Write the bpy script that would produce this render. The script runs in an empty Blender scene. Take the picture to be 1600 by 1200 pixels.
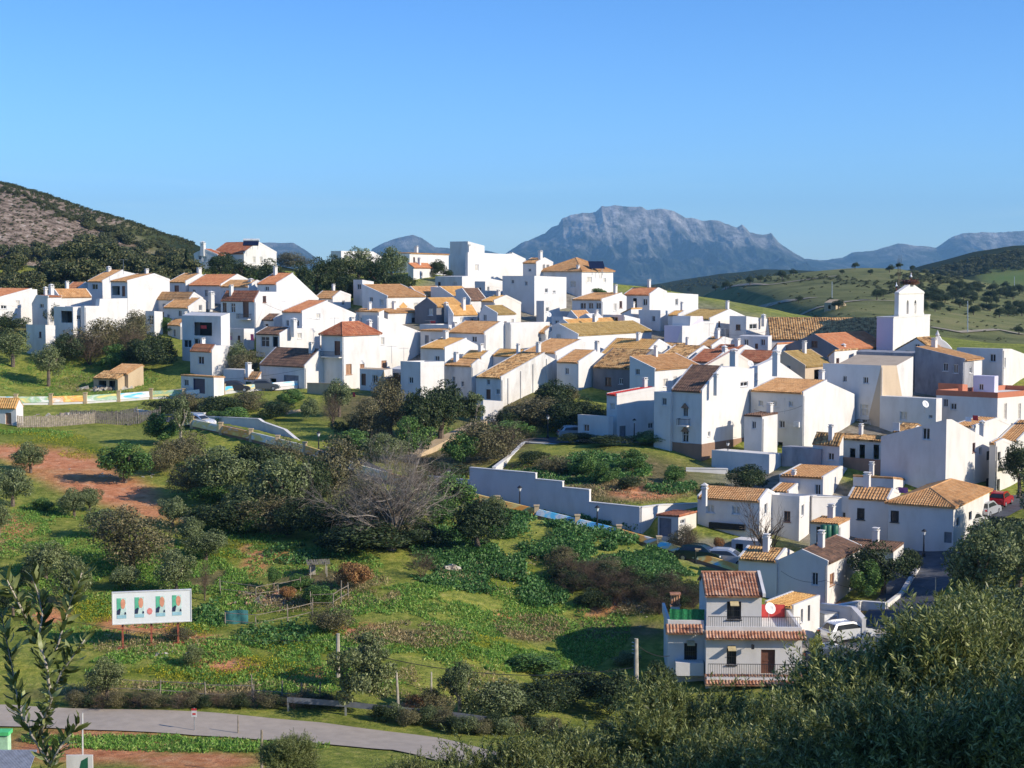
import bpy, bmesh, math, random
import numpy as np
from mathutils import Vector, Matrix
from bisect import bisect
random.seed(7); np.random.seed(7); RNG = np.random.default_rng(11)
F = 2489.0; PITCH = math.atan(170 / F); CP, SP = math.cos(PITCH), math.sin(PITCH)
scene = bpy.context.scene; C = scene.collection
PI = math.pi; rad = math.radians

# ------------------------------------------------------------ geometry of the view (used only to survey world positions)
def surv(px, py, Y):
    v = (600 - py) / F; z = Y * math.tan(math.atan(v) - PITCH); D = Y * CP - z * SP
    return Vector(((px - 800) / F * D, Y, z))
def ray(px, py):
    u = (px - 800) / F; v = (600 - py) / F
    return Vector((u, CP + v * SP, -SP + v * CP))
def proj(x, y, z):
    D = y * CP - z * SP
    return 800 + F * x / D, 600 - F * (y * SP + z * CP) / D
def interp(tab, x):
    xs = [t[0] for t in tab]
    return float(np.interp(x, xs, [t[1] for t in tab]))
YD = sorted([(1200,86),(1130,97),(1060,113),(1000,118),(945,125),(900,135),(850,146),(800,156),(750,168),(705,182),(660,195),(630,207),(600,224),(560,236),(520,250),(480,266),(450,280),(420,296),(400,305),(380,312)])
def Yd(py): return interp(YD, py)

# ------------------------------------------------------------ tagging
def tag(o, label=None, cat=None, group=None, kind=None):
    if label: o['label'] = label
    if cat: o['category'] = cat
    if group: o['group'] = group
    if kind: o['kind'] = kind
    return o
def empty(name, loc, rz=0):
    o = bpy.data.objects.new(name, None); C.objects.link(o)
    o.location = loc; o.rotation_euler = (0, 0, rz); o.empty_display_size = .1
    return o
def link(name, me, parent=None, mat=None, loc=None):
    o = bpy.data.objects.new(name, me); C.objects.link(o)
    if parent: o.parent = parent
    if loc is not None: o.location = loc
    if mat and not me.materials: me.materials.append(mat)
    return o
def copy_tree(o, parent=None, loc=None, rz=None, sc=None):
    c = o.copy(); C.objects.link(c); c.parent = parent
    if loc is not None: c.location = loc
    if rz is not None: c.rotation_euler = (0, 0, rz)
    if sc is not None: c.scale = sc
    for ch in list(o.children): copy_tree(ch, c)
    return c

class MB:
    """a small mesh collector"""
    def __init__(s): s.v = []; s.f = []; s.mi = []
    def face(s, pts, m=0):
        n = len(s.v); s.v += [tuple(p) for p in pts]; s.f.append(tuple(range(n, n + len(pts)))); s.mi.append(m)
    def mesh(s, vs, fs, m=0):
        n = len(s.v); s.v += [tuple(p) for p in vs]
        for f in fs: s.f.append(tuple(n + i for i in f)); s.mi.append(m)
    def box(s, x0, x1, y0, y1, z0, z1, m=0):
        v = [(x0,y0,z0),(x1,y0,z0),(x1,y1,z0),(x0,y1,z0),(x0,y0,z1),(x1,y0,z1),(x1,y1,z1),(x0,y1,z1)]
        s.mesh(v, [(0,3,2,1),(4,5,6,7),(0,1,5,4),(1,2,6,5),(2,3,7,6),(3,0,4,7)], m)
    def obox(s, c, ax, ay, az, m=0):
        c = Vector(c); ax = Vector(ax); ay = Vector(ay); az = Vector(az)
        v = [c + i*ax + j*ay + k*az for k in (-1,1) for (i,j) in ((-1,-1),(1,-1),(1,1),(-1,1))]
        s.mesh(v, [(0,3,2,1),(4,5,6,7),(0,1,5,4),(1,2,6,5),(2,3,7,6),(3,0,4,7)], m)
    def tube(s, p0, p1, r0, r1, n=6, m=0, cap=True):
        p0 = Vector(p0); p1 = Vector(p1); d = (p1 - p0)
        if d.length < 1e-6: return
        d.normalize(); a = d.orthogonal().normalized(); b = d.cross(a)
        v = [p0 + (a*math.cos(2*PI*i/n) + b*math.sin(2*PI*i/n))*r0 for i in range(n)] + [p1 + (a*math.cos(2*PI*i/n) + b*math.sin(2*PI*i/n))*r1 for i in range(n)]
        f = [(i, (i+1) % n, n+(i+1) % n, n+i) for i in range(n)]
        if cap: f += [tuple(range(n))[::-1], tuple(range(n, 2*n))]
        s.mesh(v, f, m)
    def path(s, pts, r0, r1, n=5, m=0):
        k = len(pts) - 1
        for i in range(k):
            s.tube(pts[i], pts[i+1], r0+(r1-r0)*i/k, r0+(r1-r0)*(i+1)/k, n, m, cap=(i == 0 or i == k-1))
    def lathe(s, c, prof, n=10, m=0):
        c = Vector(c); v = []; f = []
        for (r, z) in prof: v += [c + Vector((r*math.cos(2*PI*i/n), r*math.sin(2*PI*i/n), z)) for i in range(n)]
        for k in range(len(prof)-1):
            for i in range(n): f.append((k*n+i, k*n+(i+1) % n, (k+1)*n+(i+1) % n, (k+1)*n+i))
        f.append(tuple(range(n))[::-1]); f.append(tuple(range((len(prof)-1)*n, len(prof)*n)))
        s.mesh(v, f, m)
    def build(s, name, mats, parent=None, smooth=False, loc=None):
        me = bpy.data.meshes.new(name); me.from_pydata(s.v, [], s.f)
        mats = mats if isinstance(mats, (list, tuple)) else [mats]
        for m in mats: me.materials.append(m)
        if len(mats) > 1: me.polygons.foreach_set('material_index', s.mi)
        if smooth: me.polygons.foreach_set('use_smooth', [True]*len(s.f))
        me.update()
        return link(name, me, parent, loc=loc)

def np_mesh(name, V, nper, mat, smooth=False):
    """V: (N, nper, 3) loose polygons"""
    N = V.shape[0]; me = bpy.data.meshes.new(name)
    me.vertices.add(N*nper); me.vertices.foreach_set('co', V.reshape(-1).astype(np.float32))
    me.loops.add(N*nper); me.loops.foreach_set('vertex_index', np.arange(N*nper, dtype=np.int32))
    me.polygons.add(N); me.polygons.foreach_set('loop_start', np.arange(0, N*nper, nper, dtype=np.int32))
    me.update(calc_edges=True); me.materials.append(mat)
    if smooth: me.polygons.foreach_set('use_smooth', [True]*N)
    return me
def grid_mesh(name, P, mat, smooth=True):
    """P: (ny, nx, 3)"""
    ny, nx = P.shape[:2]; me = bpy.data.meshes.new(name)
    me.vertices.add(nx*ny); me.vertices.foreach_set('co', P.reshape(-1).astype(np.float32))
    i, j = np.meshgrid(np.arange(nx-1), np.arange(ny-1)); a = (j*nx+i).ravel()
    q = np.stack([a, a+1, a+nx+1, a+nx], 1).ravel().astype(np.int32); n = a.size
    me.loops.add(n*4); me.loops.foreach_set('vertex_index', q)
    me.polygons.add(n); me.polygons.foreach_set('loop_start', np.arange(0, 4*n, 4, dtype=np.int32))
    me.polygons.foreach_set('use_smooth', [smooth]*n)
    me.update(calc_edges=True); me.materials.append(mat)
    return me

# ------------------------------------------------------------ noise
_lat = np.random.default_rng(3).random((256, 256))
def vnoise(x, y):
    xi = np.floor(x).astype(int); yi = np.floor(y).astype(int); fx = x-xi; fy = y-yi
    fx = fx*fx*(3-2*fx); fy = fy*fy*(3-2*fy)
    a = _lat[yi % 256, xi % 256]; b = _lat[yi % 256, (xi+1) % 256]; c = _lat[(yi+1) % 256, xi % 256]; d = _lat[(yi+1) % 256, (xi+1) % 256]
    return (a*(1-fx)+b*fx)*(1-fy)+(c*(1-fx)+d*fx)*fy
def fbm(x, y, o=4, ridged=False):
    s = 0; a = .5; t = 0
    for k in range(o):
        n = vnoise(x*2**k+17.3*k, y*2**k+5.1*k)
        if ridged: n = 1-abs(2*n-1)
        s = s+a*n; t += a; a *= .5
    return s/t
def sstep(a, b, x):
    t = np.clip((x-a)/(b-a), 0, 1); return t*t*(3-2*t)

# ------------------------------------------------------------ materials
def nt(name):
    m = bpy.data.materials.new(name); m.use_nodes = True; t = m.node_tree
    b = t.nodes['Principled BSDF']; return m, t, b
def N(t, typ, **kw):
    n = t.nodes.new(typ)
    for k, v in kw.items():
        if k in n.inputs: n.inputs[k].default_value = v
        else: setattr(n, k, v)
    return n
def ramp(t, stops, fac):
    r = t.nodes.new('ShaderNodeValToRGB'); e = r.color_ramp.elements
    while len(e) < len(stops): e.new(.5)
    for i, (p, c) in enumerate(stops): e[i].position = p; e[i].color = (*c, 1)
    t.links.new(fac, r.inputs[0]); return r.outputs[0]
def mix(t, fac, a, b, mode='MIX'):
    n = t.nodes.new('ShaderNodeMix'); n.data_type = 'RGBA'; n.blend_type = mode
    for s, v in ((n.inputs[0], fac), (n.inputs[6], a), (n.inputs[7], b)):
        if isinstance(v, (int, float)): s.default_value = v
        elif isinstance(v, tuple): s.default_value = (*v, 1)
        else: t.links.new(v, s)
    return n.outputs[2]
def noise(t, scale, detail=4, co=None, rough=.6, dist=0):
    n = N(t, 'ShaderNodeTexNoise'); n.inputs['Scale'].default_value = scale; n.inputs['Detail'].default_value = detail
    n.inputs['Roughness'].default_value = rough; n.inputs['Distortion'].default_value = dist
    if co: t.links.new(co, n.inputs['Vector'])
    return n.outputs[0]
def bump(t, b, h, strength=.3, dist=.05):
    n = N(t, 'ShaderNodeBump'); n.inputs['Strength'].default_value = strength; n.inputs['Distance'].default_value = dist
    t.links.new(h, n.inputs['Height']); t.links.new(n.outputs[0], b.inputs['Normal'])
def world_co(t): return N(t, 'ShaderNodeNewGeometry').outputs['Position']
def obj_rand(t): return N(t, 'ShaderNodeObjectInfo').outputs['Random']

def mat_wall(name, col, stain, amt=.35, rough=.85):
    m, t, b = nt(name); co = world_co(t)
    mp = N(t, 'ShaderNodeMapping'); mp.inputs['Scale'].default_value = (.8, .8, .3); t.links.new(co, mp.inputs['Vector'])
    st = ramp(t, [(.42, (0,0,0)), (.72, (1,1,1))], noise(t, 1.1, 6, mp.outputs[0]))
    big = ramp(t, [(.35, (0,0,0)), (.75, (1,1,1))], noise(t, .3, 5, co))
    f = mix(t, .75, st, big, 'MULTIPLY')
    fm = mix(t, amt, (0,0,0), f)
    c = mix(t, fm, col, stain)
    hr = mix(t, .06, c, ramp(t, [(0, (.6,.6,.62)), (1, (1,1,1))], obj_rand(t)), 'MULTIPLY')
    t.links.new(hr, b.inputs['Base Color']); b.inputs['Roughness'].default_value = rough
    b.inputs['Specular IOR Level'].default_value = .2
    bump(t, b, noise(t, 2.5, 5, co), .35, .04)
    return m
def mat_tile(name, c1, c2, c3, mott=.5):
    m, t, b = nt(name); co = world_co(t)
    g = N(t, 'ShaderNodeNewGeometry')
    vo = N(t, 'ShaderNodeTexVoronoi'); vo.inputs['Scale'].default_value = 2.6; t.links.new(co, vo.inputs['Vector'])
    cellr = N(t, 'ShaderNodeSeparateColor'); t.links.new(vo.outputs['Color'], cellr.inputs[0])
    a = ramp(t, [(.0, c1), (.5, c2), (1, c3)], cellr.outputs[0])
    a2 = ramp(t, [(.3, c1), (.5, c2), (.72, c3)], noise(t, .9, 6, co, .7))
    c = mix(t, mott, a2, a)
    lich = ramp(t, [(.5, (0,0,0)), (.68, (1,1,1))], noise(t, 1.7, 5, co))
    c = mix(t, mix(t, mott*.6, (0,0,0), lich), c, (.13, .11, .075))
    c = mix(t, .25, c, ramp(t, [(0, (.62,.6,.6)), (1, (1.0,1.0,1.0))], obj_rand(t)), 'MULTIPLY')
    t.links.new(c, b.inputs['Base Color']); b.inputs['Roughness'].default_value = .85; b.inputs['Specular IOR Level'].default_value = .2
    bump(t, b, noise(t, 6, 4, co), .5, .06)
    return m
def mat_plain(name, col, rough=.6, metal=0, var=.12, sc=3):
    m, t, b = nt(name)
    n = noise(t, sc, 4, world_co(t)); k = tuple(x*(1-2*var) for x in col); h = tuple(min(1, x*(1+var)) for x in col)
    t.links.new(ramp(t, [(.3, k), (.7, h)], n), b.inputs['Base Color'])
    b.inputs['Roughness'].default_value = rough; b.inputs['Metallic'].default_value = metal
    return m
def mat_leaf(name, stops, rough=.55, trans=.12, objvar=.35):
    m, t, b = nt(name)
    g = N(t, 'ShaderNodeNewGeometry')
    c = ramp(t, stops, g.outputs['Random Per Island'])
    c = mix(t, objvar, c, ramp(t, [(0, (.55,.62,.5)), (.5, (1,1,1)), (1, (1.25,1.1,.85))], obj_rand(t)), 'MULTIPLY')
    big = ramp(t, [(.3, (.7,.7,.7)), (.7, (1.2,1.2,1.1))], noise(t, .5, 3, world_co(t)))
    c = mix(t, .6, c, big, 'MULTIPLY')
    t.links.new(c, b.inputs['Base Color']); b.inputs['Roughness'].default_value = rough
    b.inputs['Specular IOR Level'].default_value = .25
    tr = N(t, 'ShaderNodeBsdfTranslucent'); t.links.new(c, tr.inputs['Color'])
    mx = N(t, 'ShaderNodeMixShader'); mx.inputs[0].default_value = trans
    t.links.new(b.outputs[0], mx.inputs[1]); t.links.new(tr.outputs[0], mx.inputs[2])
    t.links.new(mx.outputs[0], t.nodes['Material Output'].inputs['Surface'])
    return m
WALL = {
 'w': mat_wall('whitewash', (.72,.695,.65), (.42,.37,.30), .55),
 'c': mat_wall('cream_wash', (.70,.65,.56), (.5,.42,.32), .5),
 'd': mat_wall('worn_whitewash', (.70,.68,.63), (.33,.29,.23), .8),
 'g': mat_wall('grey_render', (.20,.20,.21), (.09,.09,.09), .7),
 'v': mat_wall('lilac_shade_and_wash', (.62,.58,.68), (.5,.46,.5), .3),  # shade tint on left sides of white blocks, real colour on the rooftop room
 'e': mat_wall('beige_render', (.58,.46,.32), (.36,.26,.17), .6),
 's': mat_wall('stained_render', (.36,.36,.37), (.07,.07,.07), .95),
 'o': mat_wall('ochre_stone', (.55,.42,.26), (.3,.2,.12), .7),
 'n': mat_wall('brown_stone', (.30,.19,.13), (.14,.09,.06), .6),
 't': mat_wall('terracotta_wash', (.50,.19,.11), (.3,.1,.07), .4),
}
TILE = {
 'o': mat_tile('orange_tiles', (.48,.17,.075), (.62,.25,.11), (.70,.36,.18), .35),
 'b': mat_tile('tan_tiles', (.43,.21,.085), (.61,.33,.135), (.70,.43,.21), .5),
 'm': mat_tile('mottled_old_tiles', (.14,.08,.04), (.58,.32,.12), (.76,.5,.23), .9),
 'y': mat_tile('lichen_tiles', (.34,.22,.07), (.48,.32,.11), (.56,.4,.17), .5),
 'r': mat_tile('red_tiles', (.30,.09,.05), (.48,.17,.08), (.58,.28,.15), .5),
 'k': mat_tile('dark_tiles', (.11,.07,.055), (.2,.12,.08), (.32,.18,.11), .7),
 'z': mat_tile('clay_tiles', (.26,.10,.055), (.52,.25,.14), (.70,.47,.31), .65),
 'x': mat_tile('red_membrane', (.55,.05,.04), (.6,.06,.05), (.62,.08,.06), .1),
 'l': mat_tile('golden_tiles', (.52,.26,.08), (.72,.40,.13), (.76,.49,.2), .4),
}
M = {
 'glass': mat_plain('dark_glass', (.03,.035,.04), .12, 0, .2, 1),
 'frame': mat_plain('white_frame', (.7,.7,.68), .5),
 'wood': mat_plain('brown_wood', (.17,.07,.04), .6),
 'lwood': mat_plain('tan_wood', (.4,.22,.12), .6),
 'gar': mat_plain('grey_shutter', (.2,.21,.23), .5),
 'navy': mat_plain('navy_paint', (.02,.025,.09), .4),
 'green': mat_plain('green_paint', (.02,.13,.07), .5),
 'iron': mat_plain('black_iron', (.03,.03,.035), .5, .3),
 'pale': mat_plain('pale_shutter', (.6,.55,.45), .6),
 'conc': mat_plain('concrete', (.48,.44,.38), .9, 0, .2, 2),
 'steel': mat_plain('galvanised_steel', (.45,.46,.47), .4, .6),
 'solar': mat_plain('solar_glass', (.012,.018,.045), .15),
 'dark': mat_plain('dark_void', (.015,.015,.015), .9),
 'rubber': mat_plain('rubber', (.02,.02,.02), .8),
 'trunk': mat_plain('bark', (.16,.12,.085), .9, 0, .3, 6),
 'pbark': mat_plain('pale_bark', (.42,.36,.28), .9, 0, .3, 6),
 'pole': mat_plain('weathered_pole', (.5,.45,.36), .9, 0, .2, 3),
 'rust': mat_plain('red_oxide_steel', (.35,.09,.05), .6, 0, .2, 5),
 'timber': mat_plain('grey_timber', (.3,.25,.19), .9, 0, .3, 4),
 'pink': mat_plain('pink_cloth', (.75,.12,.28), .9), 'redc': mat_plain('red_cloth', (.6,.05,.05), .8),
 'purple': mat_plain('purple_cloth', (.3,.14,.36), .9), 'whitec': mat_plain('white_cloth', (.8,.8,.8), .9),
 'yel': mat_plain('yellow_paint', (.75,.5,.08), .6), 'redroof': mat_plain('red_membrane', (.62,.06,.05), .7),
 'netting': mat_plain('green_netting', (.015,.22,.07), .8, 0, .3, 8),
 'lamp': mat_plain('lamp_glass', (.8,.8,.78), .3),
 'awn': mat_plain('straw_awning', (.6,.48,.25), .9),
}
# ------------------------------------------------------------ ground
CTRL = [(100,1200,86),(500,1200,86),(900,1200,86),(1300,1200,88),
 (0,1125,97),(150,1126,97),(300,1130,97),(500,1142,96),(650,1163,93),(800,1185,90),
 (900,1062,114),(820,1100,108),(1000,1098,110),(860,1020,121),(1150,1098,111),(1320,1010,119),(1430,945,126),(1440,852,146),(1530,815,153),(1585,790,160),(1260,1050,113),
 (100,1050,107),(400,1050,107),(700,1050,109),(230,1015,111),(100,950,120),(400,950,121),(700,950,121),(950,960,127),
 (100,850,136),(400,850,138),(700,870,135),(950,890,133),(1080,930,127),(30,780,151),(300,750,160),(550,800,149),(700,815,148),
 (50,700,175),(150,720,168),(300,700,176),(450,720,172),(50,665,190),(200,665,194),
 (850,700,181),(1000,702,180),(800,728,169),(900,742,164),(1000,762,158),(1075,778,155),(850,684,191),(1000,686,190),(1100,760,163),(1180,760,165),
 (620,670,192),(700,655,198),(560,650,200),(450,650,202),(350,640,208),(150,640,208),(20,648,205),
 (300,618,220),(460,606,226),(50,600,229),(150,565,240),(50,548,246),(120,622,216),(240,612,222),
 (450,440,286),(550,432,292),(650,425,300),(350,415,305),(0,450,288),(100,445,290),(1550,557,240),(1560,700,185),(1130,745,168),(640,712,178),(560,700,182)]
STREET = [(228,652,196),(300,668,187),(400,690,180),(500,716,171),(570,745,164),(665,768,158),(800,803,151.5),(900,827,147.5),(1000,852,143.5),(1100,885,138),(1158,903,135.5)]
cp = [tuple(surv(*c)) for c in CTRL]
cp += [(0,-20,.5),(-60,-10,-3),(60,-10,2),(0,2,-2.0),(-3,5,-3.3),(3,5,-3.3),(0,12,-6.3),(-12,12,-6.5),(12,12,-6.3),(0,30,-13),(-20,30,-13),(20,30,-13),(0,50,-19),(-30,50,-19),(30,50,-19),
       (0,70,-24),(-40,70,-24),(45,70,-23),(-90,90,-22),(-90,130,-17),(-95,180,-10),(-110,230,-5),(-120,290,6),(70,95,-21),(72,130,-15),(85,160,-10),(95,200,-7),(110,240,-8),(110,120,2),(150,180,8),
       (-40,325,4),(0,325,3),(40,325,-3),(80,310,-12),(-90,330,6),(60,345,-14),(130,300,-18)]
HOUSE_CTRL = []   # filled from the house table before the ground is made
class Ground:
    def fit(s):
        P = np.array(cp + HOUSE_CTRL); s.P = P[:, :2]; n = len(P); c2 = 36.0
        d = np.sqrt(((s.P[:, None]-s.P[None])**2).sum(2)+c2)
        A = np.zeros((n+3, n+3)); A[:n, :n] = -d + np.eye(n)*(1.2); B = np.c_[np.ones(n), s.P/100]; A[:n, n:] = B; A[n:, :n] = B.T
        s.w = np.linalg.solve(A, np.r_[P[:, 2], 0, 0, 0]); s.c2 = c2
        s.st = np.array([tuple(surv(*q)) for q in STREET])
    def near(s, x, y):
        sh = x.shape; x = x.ravel(); y = y.ravel(); out = np.empty(x.size)
        for i in range(0, x.size, 20000):
            q = np.stack([x[i:i+20000], y[i:i+20000]], 1)
            d = -np.sqrt(((q[:, None]-s.P[None])**2).sum(2)+s.c2)
            out[i:i+20000] = d@s.w[:-3] + s.w[-3]+q@s.w[-2:]/100
        # street cut level behind its parapet
        best = np.full(x.size, 1e9); zz = np.zeros(x.size); sd = np.zeros(x.size)
        for k in range(len(s.st)-1):
            a = s.st[k]; b = s.st[k+1]; ab = b[:2]-a[:2]; L2 = (ab**2).sum(); L = math.sqrt(L2)
            t = ((x-a[0])*ab[0]+(y-a[1])*ab[1])/L2; tc = np.clip(t, 0, 1)
            dx = x-(a[0]+tc*ab[0]); dy = y-(a[1]+tc*ab[1]); d = np.hypot(dx, dy)
            side = (ab[0]*(y-a[1])-ab[1]*(x-a[0]))/L
            u = d < best; best = np.where(u, d, best); zz = np.where(u, a[2]+tc*(b[2]-a[2]), zz); sd = np.where(u, side, sd)
        off = np.where(sd > 0, best, -best)
        w = sstep(-1.6, -.3, off)*(1-sstep(5.5, 6.6, off))
        out = out*(1-w)+zz*w
        return out.reshape(sh)
    def far(s, x, y):
        base = -34+6*fbm(x/400, y/400, 3)
        u = x/np.maximum(y, 1)
        # stony hill on the left
        crest = np.interp(x, [-900,-420,-300,-167,-140,-106,-71,-20,60], [92,85,63,28,19.8,8,1.5,-11,-34])
        wl = sstep(330, 500, y)*(1-sstep(620, 1100, y))
        hl = -8+(crest+8)*sstep(300, 520, y)
        hl = np.where(y > 560, hl-(y-560)*.05, hl)
        hl = hl + (fbm(x/28, y/28, 4)-.5)*5*sstep(340, 420, y)
        left = hl*wl+base*(1-wl)
        kl = 1-sstep(-60, 40, x)
        # grassy hill on the right, its crest near 700 m
        px = 800+u*F
        cr = np.interp(px, [850,1000,1090,1150,1200,1280,1330,1400,1440,1520,1600,1800], [-24,-14,-6,-2.5,-.4,2.2,3.4,3.2,1.2,-2.5,-6,-9])
        hr = np.where(y < 720, -21+(cr+21)*np.clip((y-330)/390, 0, 1)**.85, cr-(y-720)*.06)
        hr = hr + (fbm(x/60+9, y/60, 4)-.5)*3.0*sstep(360, 460, y)
        hr = np.maximum(hr, base)
        kr = sstep(60, 100, x)
        z = base*(1-kl)*(1-kr)+left*kl+hr*kr
        # wooded rises further back
        c2 = np.interp(px, [1300,1390,1450,1520,1580,1660,1900], [-40,-2,8,16.5,20.5,22,10])
        h2 = c2*1.0+(fbm(x/70, y/70, 4)-.5)*5
        w2 = sstep(800, 1120, y)*(1-sstep(1200, 1500, y))*sstep(1290, 1400, px)
        z = np.where(w2 > 0, np.maximum(z, base+(h2-base)*w2), z)
        c3 = np.interp(px, [850,960,1040,1120,1190,1290,1360,1450], [-34,-14,-8,0,4.5,3,-2,-30])
        w3 = sstep(1250, 1550, y)*(1-sstep(1650, 2100, y))*sstep(840, 960, px)
        z = np.where(w3 > 0, np.maximum(z, base+(c3+(fbm(x/90, y/90, 4)-.5)*6-base)*w3), z)
        return z
    def h(s, x, y):
        x = np.atleast_1d(np.asarray(x, float)); y = np.atleast_1d(np.asarray(y, float))
        w = sstep(300, 372, y)*np.ones_like(x); w = np.maximum(w, sstep(125, 260, np.abs(x)))
        zn = np.zeros_like(x); m = w < 1
        zn[m] = s.near(x[m], y[m])
        zf = s.far(x, np.maximum(y, 1))
        nz = (fbm(x/9, y/9, 3)-.5)*.7*(y > 60)
        return (zn+nz)*(1-w)+zf*w
    def make(s):
        ys = np.r_[np.arange(-40, 60, 2.5), np.arange(60, 330, 1.0), np.arange(330, 800, 4), np.geomspace(800, 16000, 90)]
        xn = np.r_[np.arange(-80, 95, 1.0)]
        xr = np.r_[np.arange(95, 420, 5), np.geomspace(420, 9000, 40)]; xl = -np.r_[np.arange(80, 420, 5), np.geomspace(420, 9000, 40)][::-1]
        xs = np.r_[xl, xn, xr]
        X, Y = np.meshgrid(xs, ys); Z = s.h(X, Y)
        s.xs, s.ys, s.Z = xs, ys, Z
        return np.stack([X, Y, Z], 2)
    def z(s, x, y):
        i = min(max(bisect(s.xs.tolist() if not hasattr(s, 'xl') else s.xl, x)-1, 0), len(s.xs)-2)
        j = min(max(bisect(s.yl, y)-1, 0), len(s.ys)-2)
        fx = min(max((x-s.xs[i])/(s.xs[i+1]-s.xs[i]), 0), 1); fy = min(max((y-s.ys[j])/(s.ys[j+1]-s.ys[j]), 0), 1); Z = s.Z
        return float((Z[j, i]*(1-fx)+Z[j, i+1]*fx)*(1-fy)+(Z[j+1, i]*(1-fx)+Z[j+1, i+1]*fx)*fy)
    def pick(s, px, py, ymin=55):
        d = ray(px, py); y = ymin; st = .5
        while y < 3000:
            k = y/d.y; p = d*k
            if p.z <= s.z(p.x, p.y): return Vector((p.x, p.y, s.z(p.x, p.y)))
            y += st; st = max(.5, y*.003)
        p = surv(px, py, Yd(py)); return Vector((p.x, p.y, s.z(p.x, p.y)))
G = Ground()
# ------------------------------------------------------------ houses
def hit(px, py, C0, n):
    d = ray(px, py); t = C0.dot(n)/d.dot(n); return d*t
def face_holes(bm, outline, holes, f3):
    """fill a planar outline with rectangular holes"""
    es = []
    def loop(pts):
        vs = [bm.verts.new(f3(*p)) for p in pts]
        for i in range(len(vs)): es.append(bm.edges.new((vs[i], vs[(i+1) % len(vs)])))
        return vs
    loop(outline)
    hv = [loop(h) for h in holes]
    bmesh.ops.triangle_fill(bm, use_beauty=True, use_dissolve=False, edges=es)
def corr(mb, O, U, S, W, rlen, per=.3, row=.5, amp=.05, seed=0, m=0):
    """corrugated tile sheet: origin O, U unit vector along the eave, S unit vector up the slope, N outward; rlen(t) run at t along U"""
    O = Vector(O); U = Vector(U).normalized(); S = Vector(S).normalized(); Nn = U.cross(S).normalized()
    if Nn.z < 0: Nn = -Nn
    r = random.Random(seed); nc = max(2, int(round(W/per)))*4; mx = max(rlen(W*k/20) for k in range(21)); nr = max(1, int(round(mx/row)))
    prof = (0, .75, 1, .75); vs = []; jc = [r.uniform(-.012, .012) for _ in range(nc//4+2)]
    for i in range(nc+1):
        t = W*i/nc; rl = max(rlen(t), .01)
        for j in range(nr+1):
            for k in ((0, 1) if 0 < j < nr else (0,)):
                s = rl*j/nr
                lift = 0 if (k == 1 or j == 0) else 0
                h = prof[i % 4]*amp + jc[i//4] + r.uniform(-.006, .006)
                if 0 < j < nr: h += (.0 if k == 0 else .03)
                vs.append(O+U*t+S*s+Nn*(h+.03*(1-0)))
    per_col = (nr+1)+(nr-1)
    fs = []
    for i in range(nc):
        for j in range(per_col-1):
            a = i*per_col+j; fs.append((a, a+per_col, a+per_col+1, a+1))
    mb.mesh(vs, fs, m)
def slab(mb, O, U, S, W, run, th, m=0):
    O = Vector(O); U = Vector(U).normalized()*W; S = Vector(S).normalized()*run; Nn = U.cross(S).normalized()
    if Nn.z < 0: Nn = -Nn
    a = [O, O+U, O+U+S, O+S]; b = [p-Nn*th for p in a]
    mb.mesh(a+b, [(0,1,2,3),(7,6,5,4),(0,4,5,1),(1,5,6,2),(2,6,7,3),(3,7,4,0)], m)

WST = {'w': ('window', 'frame', 'glass', 'cross'), 'b': ('window', 'wood', 'glass', 'cross'), 'd': ('door', 'wood', 'wood', 'panel'), 'g': ('garage_door', 'gar', 'gar', 'rows'),
       'o': ('opening', 'frame', 'dark', None), 'p': ('window', 'frame', 'pale', 'cross'), 'n': ('door', 'navy', 'navy', 'panel'), 'e': ('door', 'green', 'green', 'rows'), 't': ('window', 'lwood', 'lwood', 'cross'), 'k': ('window', 'iron', 'glass', 'bars')}
def make_opening(root, T, s0, s1, z0, z1, st, depth=.16):
    """T(s, z, d): wall-local to object space, d = inward depth"""
    nm, fm, pm, deco = WST[st]; w = s1-s0; h = z1-z0; fr = min(.09, w*.12)
    f = MB()
    def bar(a0, a1, b0, b1, d0, d1):
        v = [T(a, b, d) for d in (d0, d1) for (a, b) in ((a0,b0),(a1,b0),(a1,b1),(a0,b1))]
        f.mesh(v, [(0,1,2,3),(7,6,5,4),(0,4,5,1),(1,5,6,2),(2,6,7,3),(3,7,4,0)])
    if st != 'o':
        for q in ((s0,s1,z1-fr,z1),(s0,s1,z0,z0+fr),(s0,s0+fr,z0+fr,z1-fr),(s1-fr,s1,z0+fr,z1-fr)): bar(*q, depth-.07, depth)
        if deco == 'cross':
            c = (s0+s1)/2; bar(c-fr*.4, c+fr*.4, z0+fr, z1-fr, depth-.05, depth)
            if h > 1.3: bar(s0+fr, s1-fr, z0+h*.62, z0+h*.62+fr*.6, depth-.045, depth)
        if deco == 'rows':
            k = int(h/.35)
            for i in range(1, k): bar(s0+fr, s1-fr, z0+h*i/k-.02, z0+h*i/k+.02, depth-.03, depth)
        if deco == 'panel': bar(s0+fr*2, s1-fr*2, z0+h*.5, z0+h*.5+.08, depth-.03, depth)
        if deco == 'bars':
            k = max(3, int(w/.14))
            for i in range(1, k): bar(s0+w*i/k-.012, s0+w*i/k+.012, z0, z1, -.06, -.03)
            bar(s0, s1, z0+h*.5, z0+h*.5+.03, -.06, -.03)
        if nm == 'window': bar(s0-.08, s1+.08, z0-.07, z0-.003, -.09, .02)
        fo = f.build(nm, M[fm], root)
        p = MB(); p.face([T(s0,z0,depth-.004),T(s1,z0,depth-.004),T(s1,z1,depth-.004),T(s0,z1,depth-.004)])
        p.build({'window':'pane','door':'door_leaf','garage_door':'shutter'}[nm], M[pm], fo)
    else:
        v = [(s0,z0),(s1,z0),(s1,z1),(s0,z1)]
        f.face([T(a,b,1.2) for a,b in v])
        f.build('dark_recess', M['dark'], root)
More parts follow.
